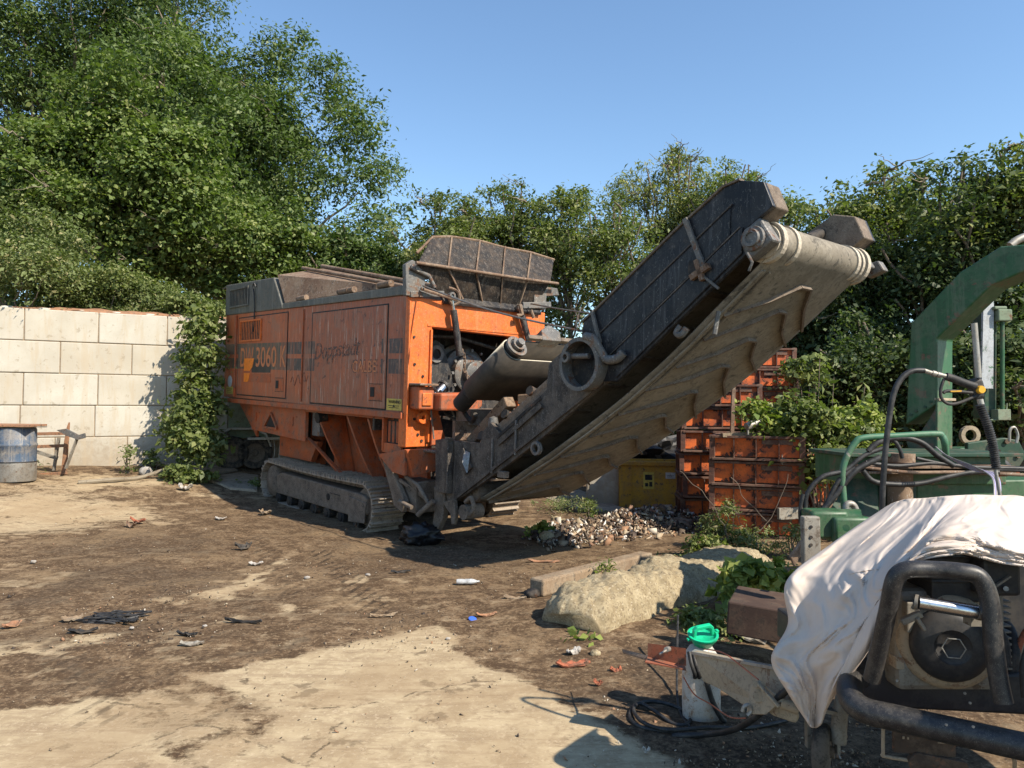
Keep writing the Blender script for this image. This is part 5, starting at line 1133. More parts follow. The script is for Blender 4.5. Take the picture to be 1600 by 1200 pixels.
p = at(1003, 678, 13.8); o = MB().prism([(-.42,0,0),(.35,0,.02),(.30,.25,.16),(-.40,.25,.14)],(0,.02,.02)).box(-.3,.3,.1,.4,-.12,-.02).build('metal_hood', M['galv'], None, label='grey sheet metal hood on top of the black scrap', cat='hood'); o.location = p
# --- orange stacking crates
def crate_proto():
    r = empty('steel_crate', (0,0,0)); W, D, H = 1.10, .85, .33
    def face(x0, y0, x1, y1, nrm, nrib):
        a = Vector((x0,y0,0)); b = Vector((x1,y1,0)); n = Vector(nrm)
        MB().prism([a+Vector((0,0,.05)), b+Vector((0,0,.05)), b+Vector((0,0,H-.04)), a+Vector((0,0,H-.04))], -n*.02).build('side_panel', M['orange_crate'], r)
        for z in (.0, H-.045):
            MB().prism([a+n*.05+Vector((0,0,z)), b+n*.05+Vector((0,0,z)), b+n*.05+Vector((0,0,z+.03)), a+n*.05+Vector((0,0,z+.03))], -n*.07).build('flange', M['crate_dark'], r, bevel=.003)
        for k in range(1, nrib):
            p = a.lerp(b, k/nrib)+n*.022; MB().bar(p+Vector((0,0,.032)), p+Vector((0,0,H-.047)), .014,.04, up=nrm).build('rib', M['crate_dark'], r)
    face(0,0,W,0,(0,-1,0),4); face(W,0,W,D,(1,0,0),3); face(W,D,0,D,(0,1,0),2); face(0,D,0,0,(-1,0,0),2)
    for x, y in ((0,0),(W,0),(W,D),(0,D)):
        MB().box(x-.035,x+.035,y-.035,y+.035,.005,H-.008).build('corner_post', M['crate_dark'], r, bevel=.004)
    MB().box(.02,W-.02,.02,D-.02,.035,.05).build('floor_plate', M['crate_dark'], r)
    pl = MB().box(W*.56,W*.90,-.028,-.021,H-.12,H-.055).build('name_plate', M['crate_dark'], r, bevel=.002)
    return r
CR = crate_proto(); first = [True]
def crate(x, y, z, rz, label, tilt=0):
    c = CR if first[0] else copy_tree(CR); first[0] = False
    c.location = (x, y, z); c.rotation_euler = (R(tilt+random.uniform(-.6,.6)), R(random.uniform(-.8,.8)), R(rz+random.uniform(-2,2)))
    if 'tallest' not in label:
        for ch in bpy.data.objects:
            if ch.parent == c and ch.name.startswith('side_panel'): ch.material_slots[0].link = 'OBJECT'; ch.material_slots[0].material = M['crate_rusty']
    tag(c, label, 'crate', 'orange steel crates in rusty stacks'); return c
ordn = ['bottom', 'second', 'third', 'fourth', 'fifth', 'sixth', 'seventh', 'eighth']
p = at(1068, 800, 10.9)
for k in range(6):
    crate(p.x+.02*math.sin(k*2), 10.9+.02*math.cos(k*3), .02+k*.335, -9+1.5*math.sin(k*2.3), 'orange rusty crate, '+ordn[k]+' from the ground in the left rear stack behind the yellow bin')
p = at(1128, 800, 11.7)
for k in range(8):
    crate(p.x+.05, 11.7, .04+k*.325, -4+1.0*math.sin(k*1.7), 'orange crate, '+ordn[k]+' from the ground in the tallest stack under the conveyor head')
c0 = at(1112, 840, 9.75)
for k in range(4):
    crate(c0.x+.01*math.sin(k*3), 9.75-.02*k, .0+k*.33, -20+2*math.sin(k*1.9), 'peeling orange crate, '+ordn[k]+' from the ground in the nearest stack beside the weeds')
c1 = at(1262, 820, 9.9)
for k in range(3): crate(c1.x+.1, 9.95, .02+k*.34, 12+1.5*k, 'orange crate, '+ordn[k]+' from the ground in the right stack smothered by brambles')
q = MB().box(0,.55,-.04,.04,0,.05).box(0,.5,.1,.16,0,.04); o = q.build('timber_batten', M['wood'], None, label='pale timber batten lying on the nearest crate stack', cat='batten'); o.location = at(1128, 683, 9.6); o.rotation_euler = (0, R(-2), R(6))
q = MB().cyl((0,0,0),(.17,.05,.06),.05,n=14).cyl((.15,.04,.05),(.33,.1,.13),.022,n=10); q.cyl((.02,.0,-.02),(.02,0,-.1),.015,n=8); o = q.build('pipe_valve', M['galv'], None, label='grey pipe valve sticking out of the brambles on the crates', cat='valve'); o.location = at(1166, 667, 9.5)
q = MB().box(0,.4,0,.05,0,.13); o = q.build('timber_block', M['wood_grey'], None, label='weathered timber packer wedged in the right crate stack', cat='packer'); o.location = at(1222, 726, 9.35); o.rotation_euler = (0,0,R(20))
q = MB().box(0,.38,0,.05,0,.14); o = q.build('timber_block', M['wood_grey'], None, label='weathered timber packer low down beside the nearest crate stack', cat='packer'); o.location = at(1218, 812, 9.2); o.rotation_euler = (0,0,R(15))
o = MB().bar((0,0,0),(.06,0,1.35),.05,.05).build('steel_post', M['rusty'], None, label='thin rusty post standing against the left rear crates', cat='post'); o.location = at(1143, 700, 10.55)
# brambles over the crates
def bramble(px, py, d, r, n, lf, mt, lb, z=.9):
    b = at(px, py, d); base = Vector((b.x, b.y, float(gz(b.x, b.y)))); bl = []
    for i in range(8):
        bl.append(((random.uniform(-1,1)*r*.8, random.uniform(-.5,.4)*r, b.z-base.z+random.uniform(-.55,.45)*r*z), (r*.42, r*.35, r*.3)))
    return shrub('bramble', base, 1, r, n, lf, M[mt], lb, cat='bramble', group='brambles growing over the crates', blobs=bl, clump=.09, aspect=.65, stems=8)
bramble(1212, 652, 9.7, .36, 2200, .075, 'leaf_yel', 'pale green bramble on top of the nearest crates')
bramble(1285, 655, 9.6, .52, 4200, .08, 'leaf_haw', 'large bramble mound spilling over the crates, centre of the clump')
bramble(1300, 720, 9.3, .42, 2200, .075, 'leaf_haw', 'bramble hanging down the front of the right crate stack')
bramble(1330, 660, 9.8, .40, 2000, .075, 'leaf_yel', 'bramble edge nearest the green handrail')
bramble(1258, 575, 11.2, .30, 900, .08, 'leaf_haw', 'bramble spray beside the topmost orange crates')
def tall_weed(px0, py0, px1, py1, d, n, L, lb, mt='leaf_haw', name='tall_weed', grp='single tall weeds', w=.3, wig=.05, lean=0):
    a = at(px0, py0, d); b = at(px1, py1, d); a2 = Vector((a.x, a.y, min(a.z, 9))); r = empty(name, a2, label=lb, cat='weed', group=grp); P = []; O = []
    q = MB(); pts = [Vector((0,0,0)).lerp(b-a, t/8)+Vector((wig*noise.noise(Vector((t,px0,0))), wig*noise.noise(Vector((t,px0,5))), 0)) for t in range(9)]
    q.tube(pts, .006, 5); q.build('stem', M['twig'] if mt == 'leaf_grass' else M['bark'], r)
    for k in range(n):
        t = .08+.92*k/n; p = pts[min(8,int(t*8))]; an = k*2.4; P.append(p+Vector((math.cos(an), math.sin(an), .1))*L*.45); O.append((math.cos(an), math.sin(an), -.1))
    leaves('leaf', np.array([tuple(v) for v in P]), np.array(O), L, M[mt], r, w, .1)
    return r
tall_weed(1278, 640, 1281, 560, 9.6, 26, .13, 'tall weed rising highest out of the bramble mound')
tall_weed(1300, 640, 1303, 590, 9.8, 16, .11, 'shorter weed just right of the tallest weed in the brambles')
tall_weed(1345, 650, 1352, 600, 10, 16, .16, 'weed with long drooping leaves between brambles and crane arm')
# weeds on the ground
def clump(px, py, d, h, r, n, lf, mt, lb, name='weed', grp='weeds growing out of the yard floor', asp=.35, cl=.06, dz=0):
    b = at(px, py, d); base = Vector((b.x, b.y, float(gz(b.x, b.y))+dz)); bl = [((random.uniform(-.6,.6)*r, random.uniform(-.5,.5)*r, random.uniform(.2,.85)*h), (r*.45, r*.4, h*.24)) for _ in range(7)]
    return shrub(name, base, h, r, n, lf, M[mt], lb, cat='weed', group=grp, blobs=bl, clump=cl, aspect=asp, stems=7)
clump(1122, 850, 8.8, .62, .20, 1700, .05, 'leaf_grass', 'grey green bushy thistle in front of the orange crates', asp=.3)
clump(1100, 870, 8.4, .22, .20, 700, .06, 'leaf_haw', 'low leafy weed at the foot of the thistle', asp=.55)
clump(1180, 860, 8.6, .25, .35, 1500, .05, 'leaf_grass', 'low weeds between the thistle and the nearest crate stack', asp=.3)
clump(1235, 850, 8.3, .35, .2, 600, .05, 'leaf_grass', 'thin weeds at the right foot of the crate stack', asp=.25)
clump(920, 800, 10.5, .40, .10, 260, .06, 'leaf_grass', 'upright weed behind the litter heap', asp=.3)
clump(843, 812, 9.9, .22, .16, 260, .07, 'leaf_yel', 'bright leafy weed beside the right hand track', asp=.7)
clump(880, 775, 12, .3, .7, 1600, .05, 'leaf_grass', 'long grass under the conveyor left of the concrete block', asp=.2)
clump(946, 905, 6.9, .26, .07, 260, .045, 'leaf_yel', 'slender weed with a yellow flower behind the concrete lump', asp=.25)
clump(995, 897, 7.0, .14, .09, 240, .04, 'leaf_yel', 'small green weed on the timber beam, middle of the three', asp=.25)
clump(1040, 890, 7.4, .18, .10, 240, .04, 'leaf_grass', 'small weed behind the concrete lump, right of the three', asp=.25)
clump(912, 1003, 5.25, .06, .07, 40, .06, 'leaf_yel', 'tiny bright green weed in front of the concrete lump', asp=.7)
clump(200, 715, 13.6, .5, .2, 260, .06, 'leaf_haw', 'thin weed at the foot of the block wall', asp=.4)
clump(240, 712, 13.9, .42, .2, 300, .07, 'leaf_haw', 'broad leafed weed at the foot of the wall near the climber', asp=.6)
clump(300, 722, 13.3, .3, .45, 1500, .09, 'leaf_haw', 'low growth at the base of the climbing plant', asp=.6)
clump(30, 742, 12.9, .2, .6, 500, .05, 'leaf_grass', 'dry grass tufts behind the blue drum', asp=.2)
clump(1150, 925, 5.9, .42, .24, 900, .085, 'leaf_yel', 'bright green bramble arching over the right end of the concrete lump', name='bramble_shoot', asp=.7)
clump(1100, 975, 5.4, .16, .26, 900, .05, 'leaf_haw', 'dark low growth between the concrete lump and the jug', asp=.5)
clump(1205, 885, 6.3, .34, .25, 500, .08, 'leaf_yel', 'bramble leaves beside the grey weathered post', name='bramble_shoot', asp=.7)
clump(395, 735, 13.4, .12, .25, 200, .06, 'leaf_haw', 'small weed beside the trailer wheel', asp=.5)
q = MB()
b0 = at(1115, 850, 8.6)
for pts in ([(1150,862),(1200,815),(1225,770),(1235,740)], [(1150,862),(1120,800),(1075,745),(1060,738)], [(1195,815),(1160,770),(1140,745)], [(1170,845),(1150,800),(1130,790)]): q.tube([p_+Vector((noise.noise(p_*6)*.05, 0, noise.noise(p_*6+Vector((9,0,0)))*.05)) for p_ in curve([at(a, b, 8.6)-b0 for a, b in pts], 8)], .0035, 5)
o = q.build('bare_bramble', M['bark'], None, label='bare arching bramble shoots over the thistle', cat='bramble'); o.location = b0

# litter heap: crumpled scraps
def scraps(name, pts, size, lab, cat, kind=None, grp=None, thick=.3, lo=0, hi=1):
    n = len(pts); s = size*np.clip(RG.lognormal(-.25, .6, n), .25, 3.2); A = RG.normal(0, 1, (n, 3)); A /= np.linalg.norm(A, axis=1, keepdims=True)
    Bv = RG.normal(0, 1, (n, 3)); Bv -= A*(A*Bv).sum(1, keepdims=True); Bv /= np.linalg.norm(Bv, axis=1, keepdims=True); Cv = np.cross(A, Bv)
    asp = RG.uniform(.22, .85, n)[:, None]; s = s[:, None]
    tk = thick*RG.uniform(.3, 1.2, n)[:, None]
    v = np.stack([pts-A*s-Bv*s*asp, pts+A*s-Bv*s*asp*.7+Cv*s*tk, pts+A*s*.8+Bv*s*asp, pts-A*s*.9+Bv*s*asp*.8+Cv*s*tk, pts+Cv*s*tk*1.6, pts-Cv*s*tk*.8], 1)
    f = np.array([[0,1,4],[1,2,4],[2,3,4],[3,0,4],[1,0,5],[2,1,5],[3,2,5],[0,3,5]])
    q = (np.arange(n)[:, None, None]*6+f[None]).reshape(-1, 3); me = mesh_np(name, v.reshape(-1, 3), q)
    a = me.attributes.new('tint', 'FLOAT', 'FACE'); a.data.foreach_set('value', np.repeat(RG.uniform(lo, hi, n), 8).astype(np.float32)); me.materials.append(M['litter'])
    o = bpy.data.objects.new(name, me); COL.objects.link(o); return tag(o, lab, cat, grp, kind)
def pile():
    a = G(850, 838); b = G(1080, 815); n = 9000; u = RG.random(n); cx = a.x+(b.x-a.x)*u; cy = a.y+(b.y-a.y)*u+RG.normal(0, .34, n); cx = cx+RG.normal(0, .12, n)
    dd = (cy-(a.y+(b.y-a.y)*u))/.42; env = np.exp(-dd**2)*np.interp(u, [0,.15,.35,.55,.75,.9,1], [.02,.09,.12,.22,.25,.11,.02])
    z = gz(cx, cy)+env*RG.random(n)**.45+.01
    scraps('litter_heap', np.stack([cx, cy, z], 1), .031, 'long heap of shredded paper, rag and rubbish in front of the yellow bin', 'heap', kind='stuff', thick=.13, hi=.9)
    lump('heap_core', (a.x*.42+b.x*.58, a.y*.42+b.y*.58, -.02), (.95,.30,.17), M['ground_lump'], 'earth core of the litter heap', 'heap', 4, .25, 2.5, seed=3, kind='stuff')
M['ground_lump'] = worn('heap_soil', (.13,.09,.06), (.22,.17,.12), rust_amt=.4, rust=(.05,.04,.03), dirt=(.35,.3,.24), dirt_amt=.5, rough=.95, scale=12, bs=.9)
pile()
def grit():
    # chips, gravel and bits strewn over the yard, denser where the dirt is
    P = []
    n = 36000; px = RG.uniform(-60, 1500, n); v = RG.random(n)**.75; py = 735+v*520
    r = (px-800)/FPX; t = -( (600-py)/FPX*math.cos(PITCH)+math.sin(PITCH) )
    y = 1.55/np.maximum(t, .05); x = r*y
    dens = np.array([noise.noise(Vector((a*.8, b*.8, 2)))+.6*noise.noise(Vector((a*2.7, b*2.7, 7))) for a, b in zip(x, y)])
    ok = (dens > RG.uniform(-.35, .5, n)) & (y < 13) & ~((x < .5) & (y < 5.0) & (RG.random(n) < .96))
    x, y = x[ok], y[ok]; z = gz(x, y)+.006
    scraps('gravel', np.stack([x, y, z], 1), .0052, 'chips, gravel and small scraps strewn over the dirt', 'gravel', kind='stuff', thick=.5, lo=0, hi=.62)
grit()

# single pieces of rubbish
def flat_bit(px, py, w_, d_, mat, lab, cat, rz=0, th=.012, name=None, grp=None, curl=.02, dz=.012):
    c = G(px, py); rr = random.Random(int(px*7+py)); nx_, ny_ = 6, 4; vs = []
    for j in range(ny_+1):
        for i in range(nx_+1):
            u, v = i/nx_-.5, j/ny_-.5; e = .5*(1-.25*abs(v)*rr.random()); x = u*w_*(1-.35*v*v*4*rr.random()); y = v*d_*(1-.6*u*u*4*rr.uniform(.6,1)); vs.append((x, y, curl*(rr.random()+u*u*3)))
    fs = [(j*(nx_+1)+i, j*(nx_+1)+i+1, (j+1)*(nx_+1)+i+1, (j+1)*(nx_+1)+i) for j in range(ny_) for i in range(nx_)]
    o = MB().add(vs, fs).build(name or cat, M[mat], None, label=lab, cat=cat, group=grp); s = o.modifiers.new('t','SOLIDIFY'); s.thickness = th
    o.location = c+Vector((0,0,dz)); o.rotation_euler = (0,0,R(rz)); return o
flat_bit(113, 970+0, .14,.09,'wood','pale bark scrap left of the wire tangle','scrap',20, grp='scraps on the yard floor', name='bark_scrap')
flat_bit(17, 980, .12,.10,'wood_brown','brown bark scrap at the left edge of the picture','scrap',70, grp='scraps on the yard floor', name='bark_scrap')
flat_bit(300, 1010, .16,.06,'wood_grey','grey bark scrap below the wire tangle','scrap',5, grp='scraps on the yard floor', name='bark_scrap')
flat_bit(292, 995, .15,.035,'dark','black strip just above the grey bark scrap','scrap',-8, grp='scraps on the yard floor', name='rubber_scrap')
flat_bit(380, 975, .32,.025,'dark','long thin black strip right of the wire tangle','scrap',-12, grp='scraps on the yard floor', name='rubber_scrap')
flat_bit(895, 1042, .22,.07,'rusty_red','long rusty plate in front of the concrete lump','scrap',8, grp='scraps on the yard floor', name='rusty_plate')
flat_bit(962, 1052, .06,.05,'rusty_red','small red rusty plate beside the long rusty one','scrap',0, grp='scraps on the yard floor', name='rusty_plate')
flat_bit(935, 1073, .035,.03,'rusty_red','tiny red tile chip below the small rusty plate','scrap',0, grp='scraps on the yard floor', name='tile_chip')
flat_bit(897, 1022, .11,.07,'paper','cream torn card in front of the concrete lump','scrap',40, grp='scraps on the yard floor', name='torn_card')
flat_bit(805, 938, .0+.2,.05,'wood','pale split wood scrap near the timber beam','scrap',-15, grp='scraps on the yard floor', name='wood_scrap')
flat_bit(760, 965, .16,.04,'wood_brown','brown wood scrap right of the blue bottle cap','scrap',10, grp='scraps on the yard floor', name='wood_scrap')
flat_bit(400, 883, .14,.06,'paper','grey crumpled paper on the pale patch in mid yard','scrap',5, grp='scraps on the yard floor', name='paper_scrap')
flat_bit(380, 860, .18,.10,'tyre','dark rag above the pale patch in mid yard','scrap',30, curl=.06, grp='scraps on the yard floor', name='dark_rag')
flat_bit(345, 812, .16,.12,'paper','pale paper scrap nearest the tracks','scrap',0, grp='scraps on the yard floor', name='paper_scrap')
flat_bit(290, 767, .25,.16,'paper','pink white crumpled bag left of the tracks','scrap',0, curl=.08, grp='scraps on the yard floor', name='crumpled_bag')
flat_bit(415, 793+12, .16,.14,'wood','tan stone-like scrap left of the tracks','scrap',0, curl=.06, grp='scraps on the yard floor', name='wood_scrap')
flat_bit(215, 818, .22,.07,'rusty_red','orange plastic shreds on the dark patch','scrap',-10, curl=.05, grp='scraps on the yard floor', name='plastic_shred')
flat_bit(205, 825, .2,.08,'rusty','brown shreds beside the orange plastic','scrap',-30, curl=.05, grp='scraps on the yard floor', name='plastic_shred')
flat_bit(626, 896, .2,.05,'dark','black shard near the front of the tracks','scrap',12, grp='scraps on the yard floor', name='rubber_scrap')
flat_bit(600, 965, .22,.018,'wood','thin stick lying in mid yard','scrap',20, grp='scraps on the yard floor', name='stick')
flat_bit(850, 880, .35,.08,'wood_brown','flat board scrap in the conveyor shadow edge','scrap',-4, grp='scraps on the yard floor', name='board_scrap')
flat_bit(1010, 1180, .02,.01,'paper','tiny pale flake in the dark soil','scrap',-4, grp='scraps on the yard floor', name='paper_flake')
flat_bit(1335//1 - 160, 1005, .3,.12,'wood_grey','dark slate leaning behind the drawbar','slab',-30, curl=.05, name='slate_piece')
for i, (px, py, w_, lb) in enumerate([(480,905,.05,'small pale stone right of the pale patch'),(575,900,.04,'small stone in mid yard'),(700,1000,.03,'tiny pale chip at the slab corner'),(52,880,.05,'white plastic lid on the left pale patch'),(175,915,.03,'white chip left of centre'),(320,980,.03,'white chip below the wire tangle'),(206,983,.03,'white chip beside the wire tangle')]):
    c = G(px, py); lump('stone_chip', c+Vector((0,0,w_*.3)), (w_*.6, w_*.5, w_*.35), M['paper'], lb, 'chip', 2, .3, 2, seed=i, group='pale chips on the yard floor')
o = lump('stone', G(228, 742)+Vector((0,0,.06)), (.12,.1,.10), M['paper'], 'round white container lying near the slab by the trailer', 'container', 3, .08, 1, seed=4)
# flattened bottle
c = G(731, 914); o = MB().lathe((0,0,0),(1,0,0),[(0,0),(.03,.004),(.034,.02),(.034,.06),(.030,.075),(.034,.09),(.034,.15),(.030,.165),(.016,.195),(.013,.2),(.013,.22),(0,.221)],16).build('plastic_bottle', M['bottle'], None, label='clear plastic bottle lying in mid yard', cat='bottle'); o.location = c+Vector((-.11,0,.03)); o.scale = (1,1,.75); o.rotation_euler = (0,0,R(4))
c = G(738, 969); o = MB().lathe((0,0,0),(0,0,1),[(.0,.0),(.03,0),(.032,.014),(.024,.016),(0,.016)],14).build('bottle_cap', M['blue_cap'] if 'blue_cap' in M else worn('blue_plastic',(.05,.14,.6),rust_amt=0,dirt_amt=.1,rough=.4), None, label='bright blue cap near the concrete lump', cat='cap'); o.location = c; o.rotation_euler = (.3,.2,0)
# wire tangle, tyre marks excluded
q = MB(); c = G(180, 968)
for k in range(9):
    pts = [Vector((random.uniform(-.25,.22), random.uniform(-.16,.16), random.uniform(.005,.035))) for _ in range(5)]; q.tube(curve(pts, 6), .007, 5)
o = q.build('wire_tangle', M['hose'], None, label='tangle of black wire and rubber strips lying on the dirt', cat='wire'); o.location = c
o = flat_bit(130, 990, .2,.06,'dark','black rubber flap at the left of the wire tangle','scrap',10, grp='scraps on the yard floor', name='rubber_scrap')
q = MB(); q.tube(curve([(0,0,.03),(.4,.3,.05),(.6,.75,.04),(.95,1.0,.16)],6), .035, 7); o = q.build('fallen_branch', M['twig'], None, label='crooked pale branch lying before the block wall', cat='branch'); o.location = G(122, 757)
q = MB().box(0,1.0,0,.14,0,.05); o = q.build('plank', M['wood_grey'], None, label='grey plank on the ground beside the white container', cat='plank'); o.location = G(228, 728)+Vector((0,0,.03)); o.rotation_euler = (0,0,R(-38))

# flat old slabs near the trailer
def slab_piece(pts, lab, h=.035):
    P = [G(a, b) for a, b in pts]; c = sum(P, Vector())/len(P); o = MB().prism([p-c+Vector((0,0,-.06)) for p in P], (0,0,.06+h)).build('concrete_pad', M['ground_pale'], None, bevel=.01, label=lab, kind='structure'); o.location = c
M['ground_pale'] = worn('old_slab', (.33,.27,.20), (.26,.21,.155), rust_amt=.3, rust=(.15,.12,.09), dirt_amt=.4, rough=.95, scale=4)
slab_piece([(268,727),(330,722),(372,736),(330,742)], 'worn concrete pad by the trailer')
slab_piece([(318,748),(372,741),(404,745),(402,768),(360,765)], 'worn concrete pad behind the track')
slab_piece([(850,778),(905,766),(985,800),(900,798)], 'worn concrete pad under the conveyor', .02)

# blunt lump of old concrete, timber beam
def concrete_lump():
    import bmesh
    A0 = G(1010, 985); a = G(890, 965); b = G(1150, 900)
    bm = bmesh.new(); L = 3.0; W = .70; H = .34; nx_, ny_ = 290, 70
    dirv = Vector((2.62-.48, 8.0-5.55, 0)); L = dirv.length; dirv.normalize(); nv = Vector((-dirv.y, dirv.x, 0)); o0 = Vector((.42, 5.50, 0))
    grid = []
    for i in range(nx_+1):
        row = []
        for j in range(ny_+1):
            u = i/nx_; v = j/ny_*2-1; s = u*L
            end = min(1, (s+.03)/.16)**.45*min(1, (L-s+.05)/.5)**.5
            prof = (1-abs(v)**3.2)**.55 if abs(v) < 1 else 0
            h = (H-.11*u+.05*noise.noise(Vector((s*1.4,v,0)))-.06*math.exp(-((s-1.0)/.4)**2)*0)*prof*end
            wd = W*.5*(.85+.25*u)*(.75+.25*end)*(1+.25*(1-prof)*.3)
            p = o0+dirv*(s-(.12*(1-abs(v))*(1-min(1,s/.2))))+nv*(v*wd)
            r_ = .06*noise.fractal(Vector((p.x*2.6,p.y*2.6,h*2.6)), .9, 2.2, 4)+.014*noise.fractal(Vector((p.x*16,p.y*16,h*16)), .8, 2.0, 4)
            row.append(bm.verts.new(p+Vector((nv.x*r_*v, nv.y*r_*v, h+r_*prof-.03))))
        grid.append(row)
    for i in range(nx_):
        for j in range(ny_): bm.faces.new((grid[i][j], grid[i+1][j], grid[i+1][j+1], grid[i][j+1]))
    bm.faces.new([grid[0][j] for j in range(ny_+1)])
    bm.normal_update()
    me = bpy.data.meshes.new('concrete_lump'); bm.to_mesh(me); bm.free(); me.materials.append(M['rock']); me.polygons.foreach_set('use_smooth', [True]*len(me.polygons))
    o = bpy.data.objects.new('concrete_lump', me); COL.objects.link(o); tag(o, 'long rough lump of pebbly old concrete lying in front of the crates', 'concrete')
concrete_lump()
q = MB(); a = G(838, 934)+Vector((0,0,.09)); b = G(1010, 885)+Vector((0,0,.08)); q.bar(a, b, .16, .15); o = q.build('timber_beam', M['wood'], None, bevel=.02, label='squared old timber beam lying behind the concrete lump', cat='beam')
o = lump('rubber_lump', G(832, 935)+Vector((0,0,.04)), (.07,.06,.05), M['dark'], 'black lump at the near end of the timber beam', 'lump', 3, .3, 2)
for i, (px, py, s, lb) in enumerate([(855,845,.10,'pale boulder at the left tip of the litter heap'),(868,815,.07,'small tan stone beside the right track'),(880,818,.06,'rounded stone next to the small tan stone'),(930,1025,.035,'square pale chip near the rusty plates')]):
    lump('stone', G(px, py)+Vector((0,0,s*.5)), (s, s*.8, s*.7), M['rock'], lb, 'stone', 3, .3, 1.6, seed=i+9, group='loose stones')
lump('rubbish_bag', (MO+MX*.25+MY*.15+MZ*.05), (.26,.18,.15), M['blackbag'], 'black plastic bag slumped between track and conveyor foot', 'bag', 4, .3, 3, seed=5)
# blue stacked thing far behind, mostly lost among the leaves
o = MB().box(-.55,.55,-.3,.3,0,.55).box(-.57,.57,-.33,-.3,.15,.19).box(-.57,.57,-.33,-.3,.38,.42).build('blue_container', M['blue'], None, bevel=.02, label='faded blue container glimpsed between leaves left of the black flap', cat='container'); o.location = at(607, 452, 23.4)
# ------------------------------------------------------------------ green crane on the right
def crane():
    D = 6.0; b = Vector((3.6, 6.2, float(gz(3.6,6.2))))
    r = empty('forwarder_crane', b, label='green knuckle crane and frame with a gooseneck arm, behind the covered engine', cat='crane')
    A = lambda px, py, d=D: at(px, py, d)-b
    # the gooseneck lies in an upright plane that comes towards us on the right
    c0 = at(1464, 600, 6.0); u0 = Vector((.60,-.80,0)); nv = Vector((.80,.60,0))
    def AP(px, py):
        r_ = ray(px, py); s = (c0-CAM).dot(nv)/r_.dot(nv); return CAM+r_*s-b
    out = [(1680,374),(1600,382),(1563,385),(1500,425),(1423,505),(1418,600),(1415,664),(1462,632),(1464,529),(1549,446),(1600,424),(1680,414)]
    e = nv*.30
    MB().prism([AP(*p) for p in out], e).build('gooseneck_arm', M['green'], r, bevel=.012)
    o2 = [(1464,634),(1464,705),(1420,705),(1415,690),(1440,672)]
    MB().prism([AP(*p) for p in o2], nv*.26).build('arm_foot', M['green_dark'], r, bevel=.01)
    MB().prism([AP(1462,535), AP(1462,705), AP(1465,705), AP(1465,535)], nv*.27).build('arm_post', M['green'], r)
    MB().prism([AP(1458,625), AP(1468,626), AP(1468,622), AP(1458,621)], nv*.31).build('post_collar', M['tansteel'], r, bevel=.003)
    q = MB()
    for px, py in ((1424,648),(1432,642),(1446,636),(1455,628)): q.cyl(AP(px,py)-nv*.012, AP(px,py), .012, n=8)
    q.build('bolt', M['green_dark'], r)
    # white and green cylinder guard with guide rod behind
    q = MB().prism([A(1537,470,6.9),A(1553,470,6.9),A(1552,607,6.9),A(1534,607,6.9)], (0,.03,0)); q.build('white_strip', M['white_paint'], r)
    q = MB().prism([A(1536,480,6.95),A(1558,480,6.95),A(1557,655,6.95),A(1538,655,6.95)], (.05,.25,0)); q.build('cylinder_box', M['green_dark'], r, bevel=.01)
    q = MB().cyl(A(1566,500,6.9), A(1566,648,6.9), .02, n=10); q.build('guide_rod', M['green'], r)
    q = MB().box(-.06,.07,-.05,.05,-.05,.06, Matrix.Translation(A(1565,494,6.9))).box(-.09,.03,-.04,.04,.06,.09, Matrix.Translation(A(1565,494,6.9))); q.build('rod_bracket', M['green_pale'], r, bevel=.01)
    q = MB().box(-.06,.06,-.05,.05,-.05,.05, Matrix.Translation(A(1564,648,6.9))).tube([A(1572,652,6.9),A(1573,630,6.9)],.008,6).bar(A(1545,656,6.9),A(1572,656,6.9),.05,.012); q.build('rod_bracket', M['green_pale'], r, bevel=.01)
    # deck, turntable and beams
    MB().prism([A(1432,752,5.4),A(1700,748,5.4),A(1700,810,5.4),A(1432,810,5.4)], (0,.35,0)).build('deck_beam', M['green'], r, bevel=.012)
    MB().box(-1.05,.18,-.45,.3,-.012,.012, Matrix.Translation(A(1500,706,5.7))).build('deck_plate', M['green_dark'], r, bevel=.003)
    MB().box(-1.0,.12,-.35,.3,-.22,-.014, Matrix.Translation(A(1500,706,5.7))).build('deck_box', M['green'], r, bevel=.01)
    MB().cyl(A(1406,722,5.3), A(1406,830,5.3), .085, n=20).cyl(A(1406,708,5.3), A(1406,722,5.3), .10, n=20).build('slew_column', M['rusty'], r)
    q = MB()
    for py in (727,735): q.box(-.55,.5,-.2,.25,-.008,.008, Matrix.Translation(A(1450,py,5.35)))
    q.build('slew_plate', M['rusty'], r)
    MB().prism([A(1512,692,6.4),A(1570,684,6.4),A(1592,688,6.4),A(1604,712,6.4),A(1588,738,6.4),A(1512,738,6.4)], (0,.05,0)).build('side_plate', M['green_dark'], r, bevel=.008)
    MB().prism([A(1490,700,6.6),A(1560,700,6.6),A(1560,745,6.6),A(1490,745,6.6)], (0,.3,0)).build('rear_box', M['green'], r, bevel=.008)
    q = MB()
    for px, py in ((1558,705),(1556,722),(1590,712),(1572,690)): q.cyl(A(px,py,6.4)+Vector((0,-.02,0)), A(px,py,6.4), .02, n=10)
    q.build('pin', M['rusty'], r)
    MB().ring(A(1515,680,6.5)+Vector((0,-.02,0)),A(1515,680,6.5)+Vector((0,.02,0)),.085,.05,18).build('lifting_eye', M['tansteel'], r)
    MB().tube(curve([A(1577,690,6.3),A(1578,672,6.3),A(1585,668,6.3),A(1590,680,6.3),A(1588,692,6.3)],6), .012, 6).build('grab_loop', M['galv'], r)
    MB().tube(curve([A(1578,384,6.4),A(1590,375,6.4),A(1610,368,6.4),A(1650,362,6.4)],6), .035, 8).build('top_pipe', M['galv'], r)
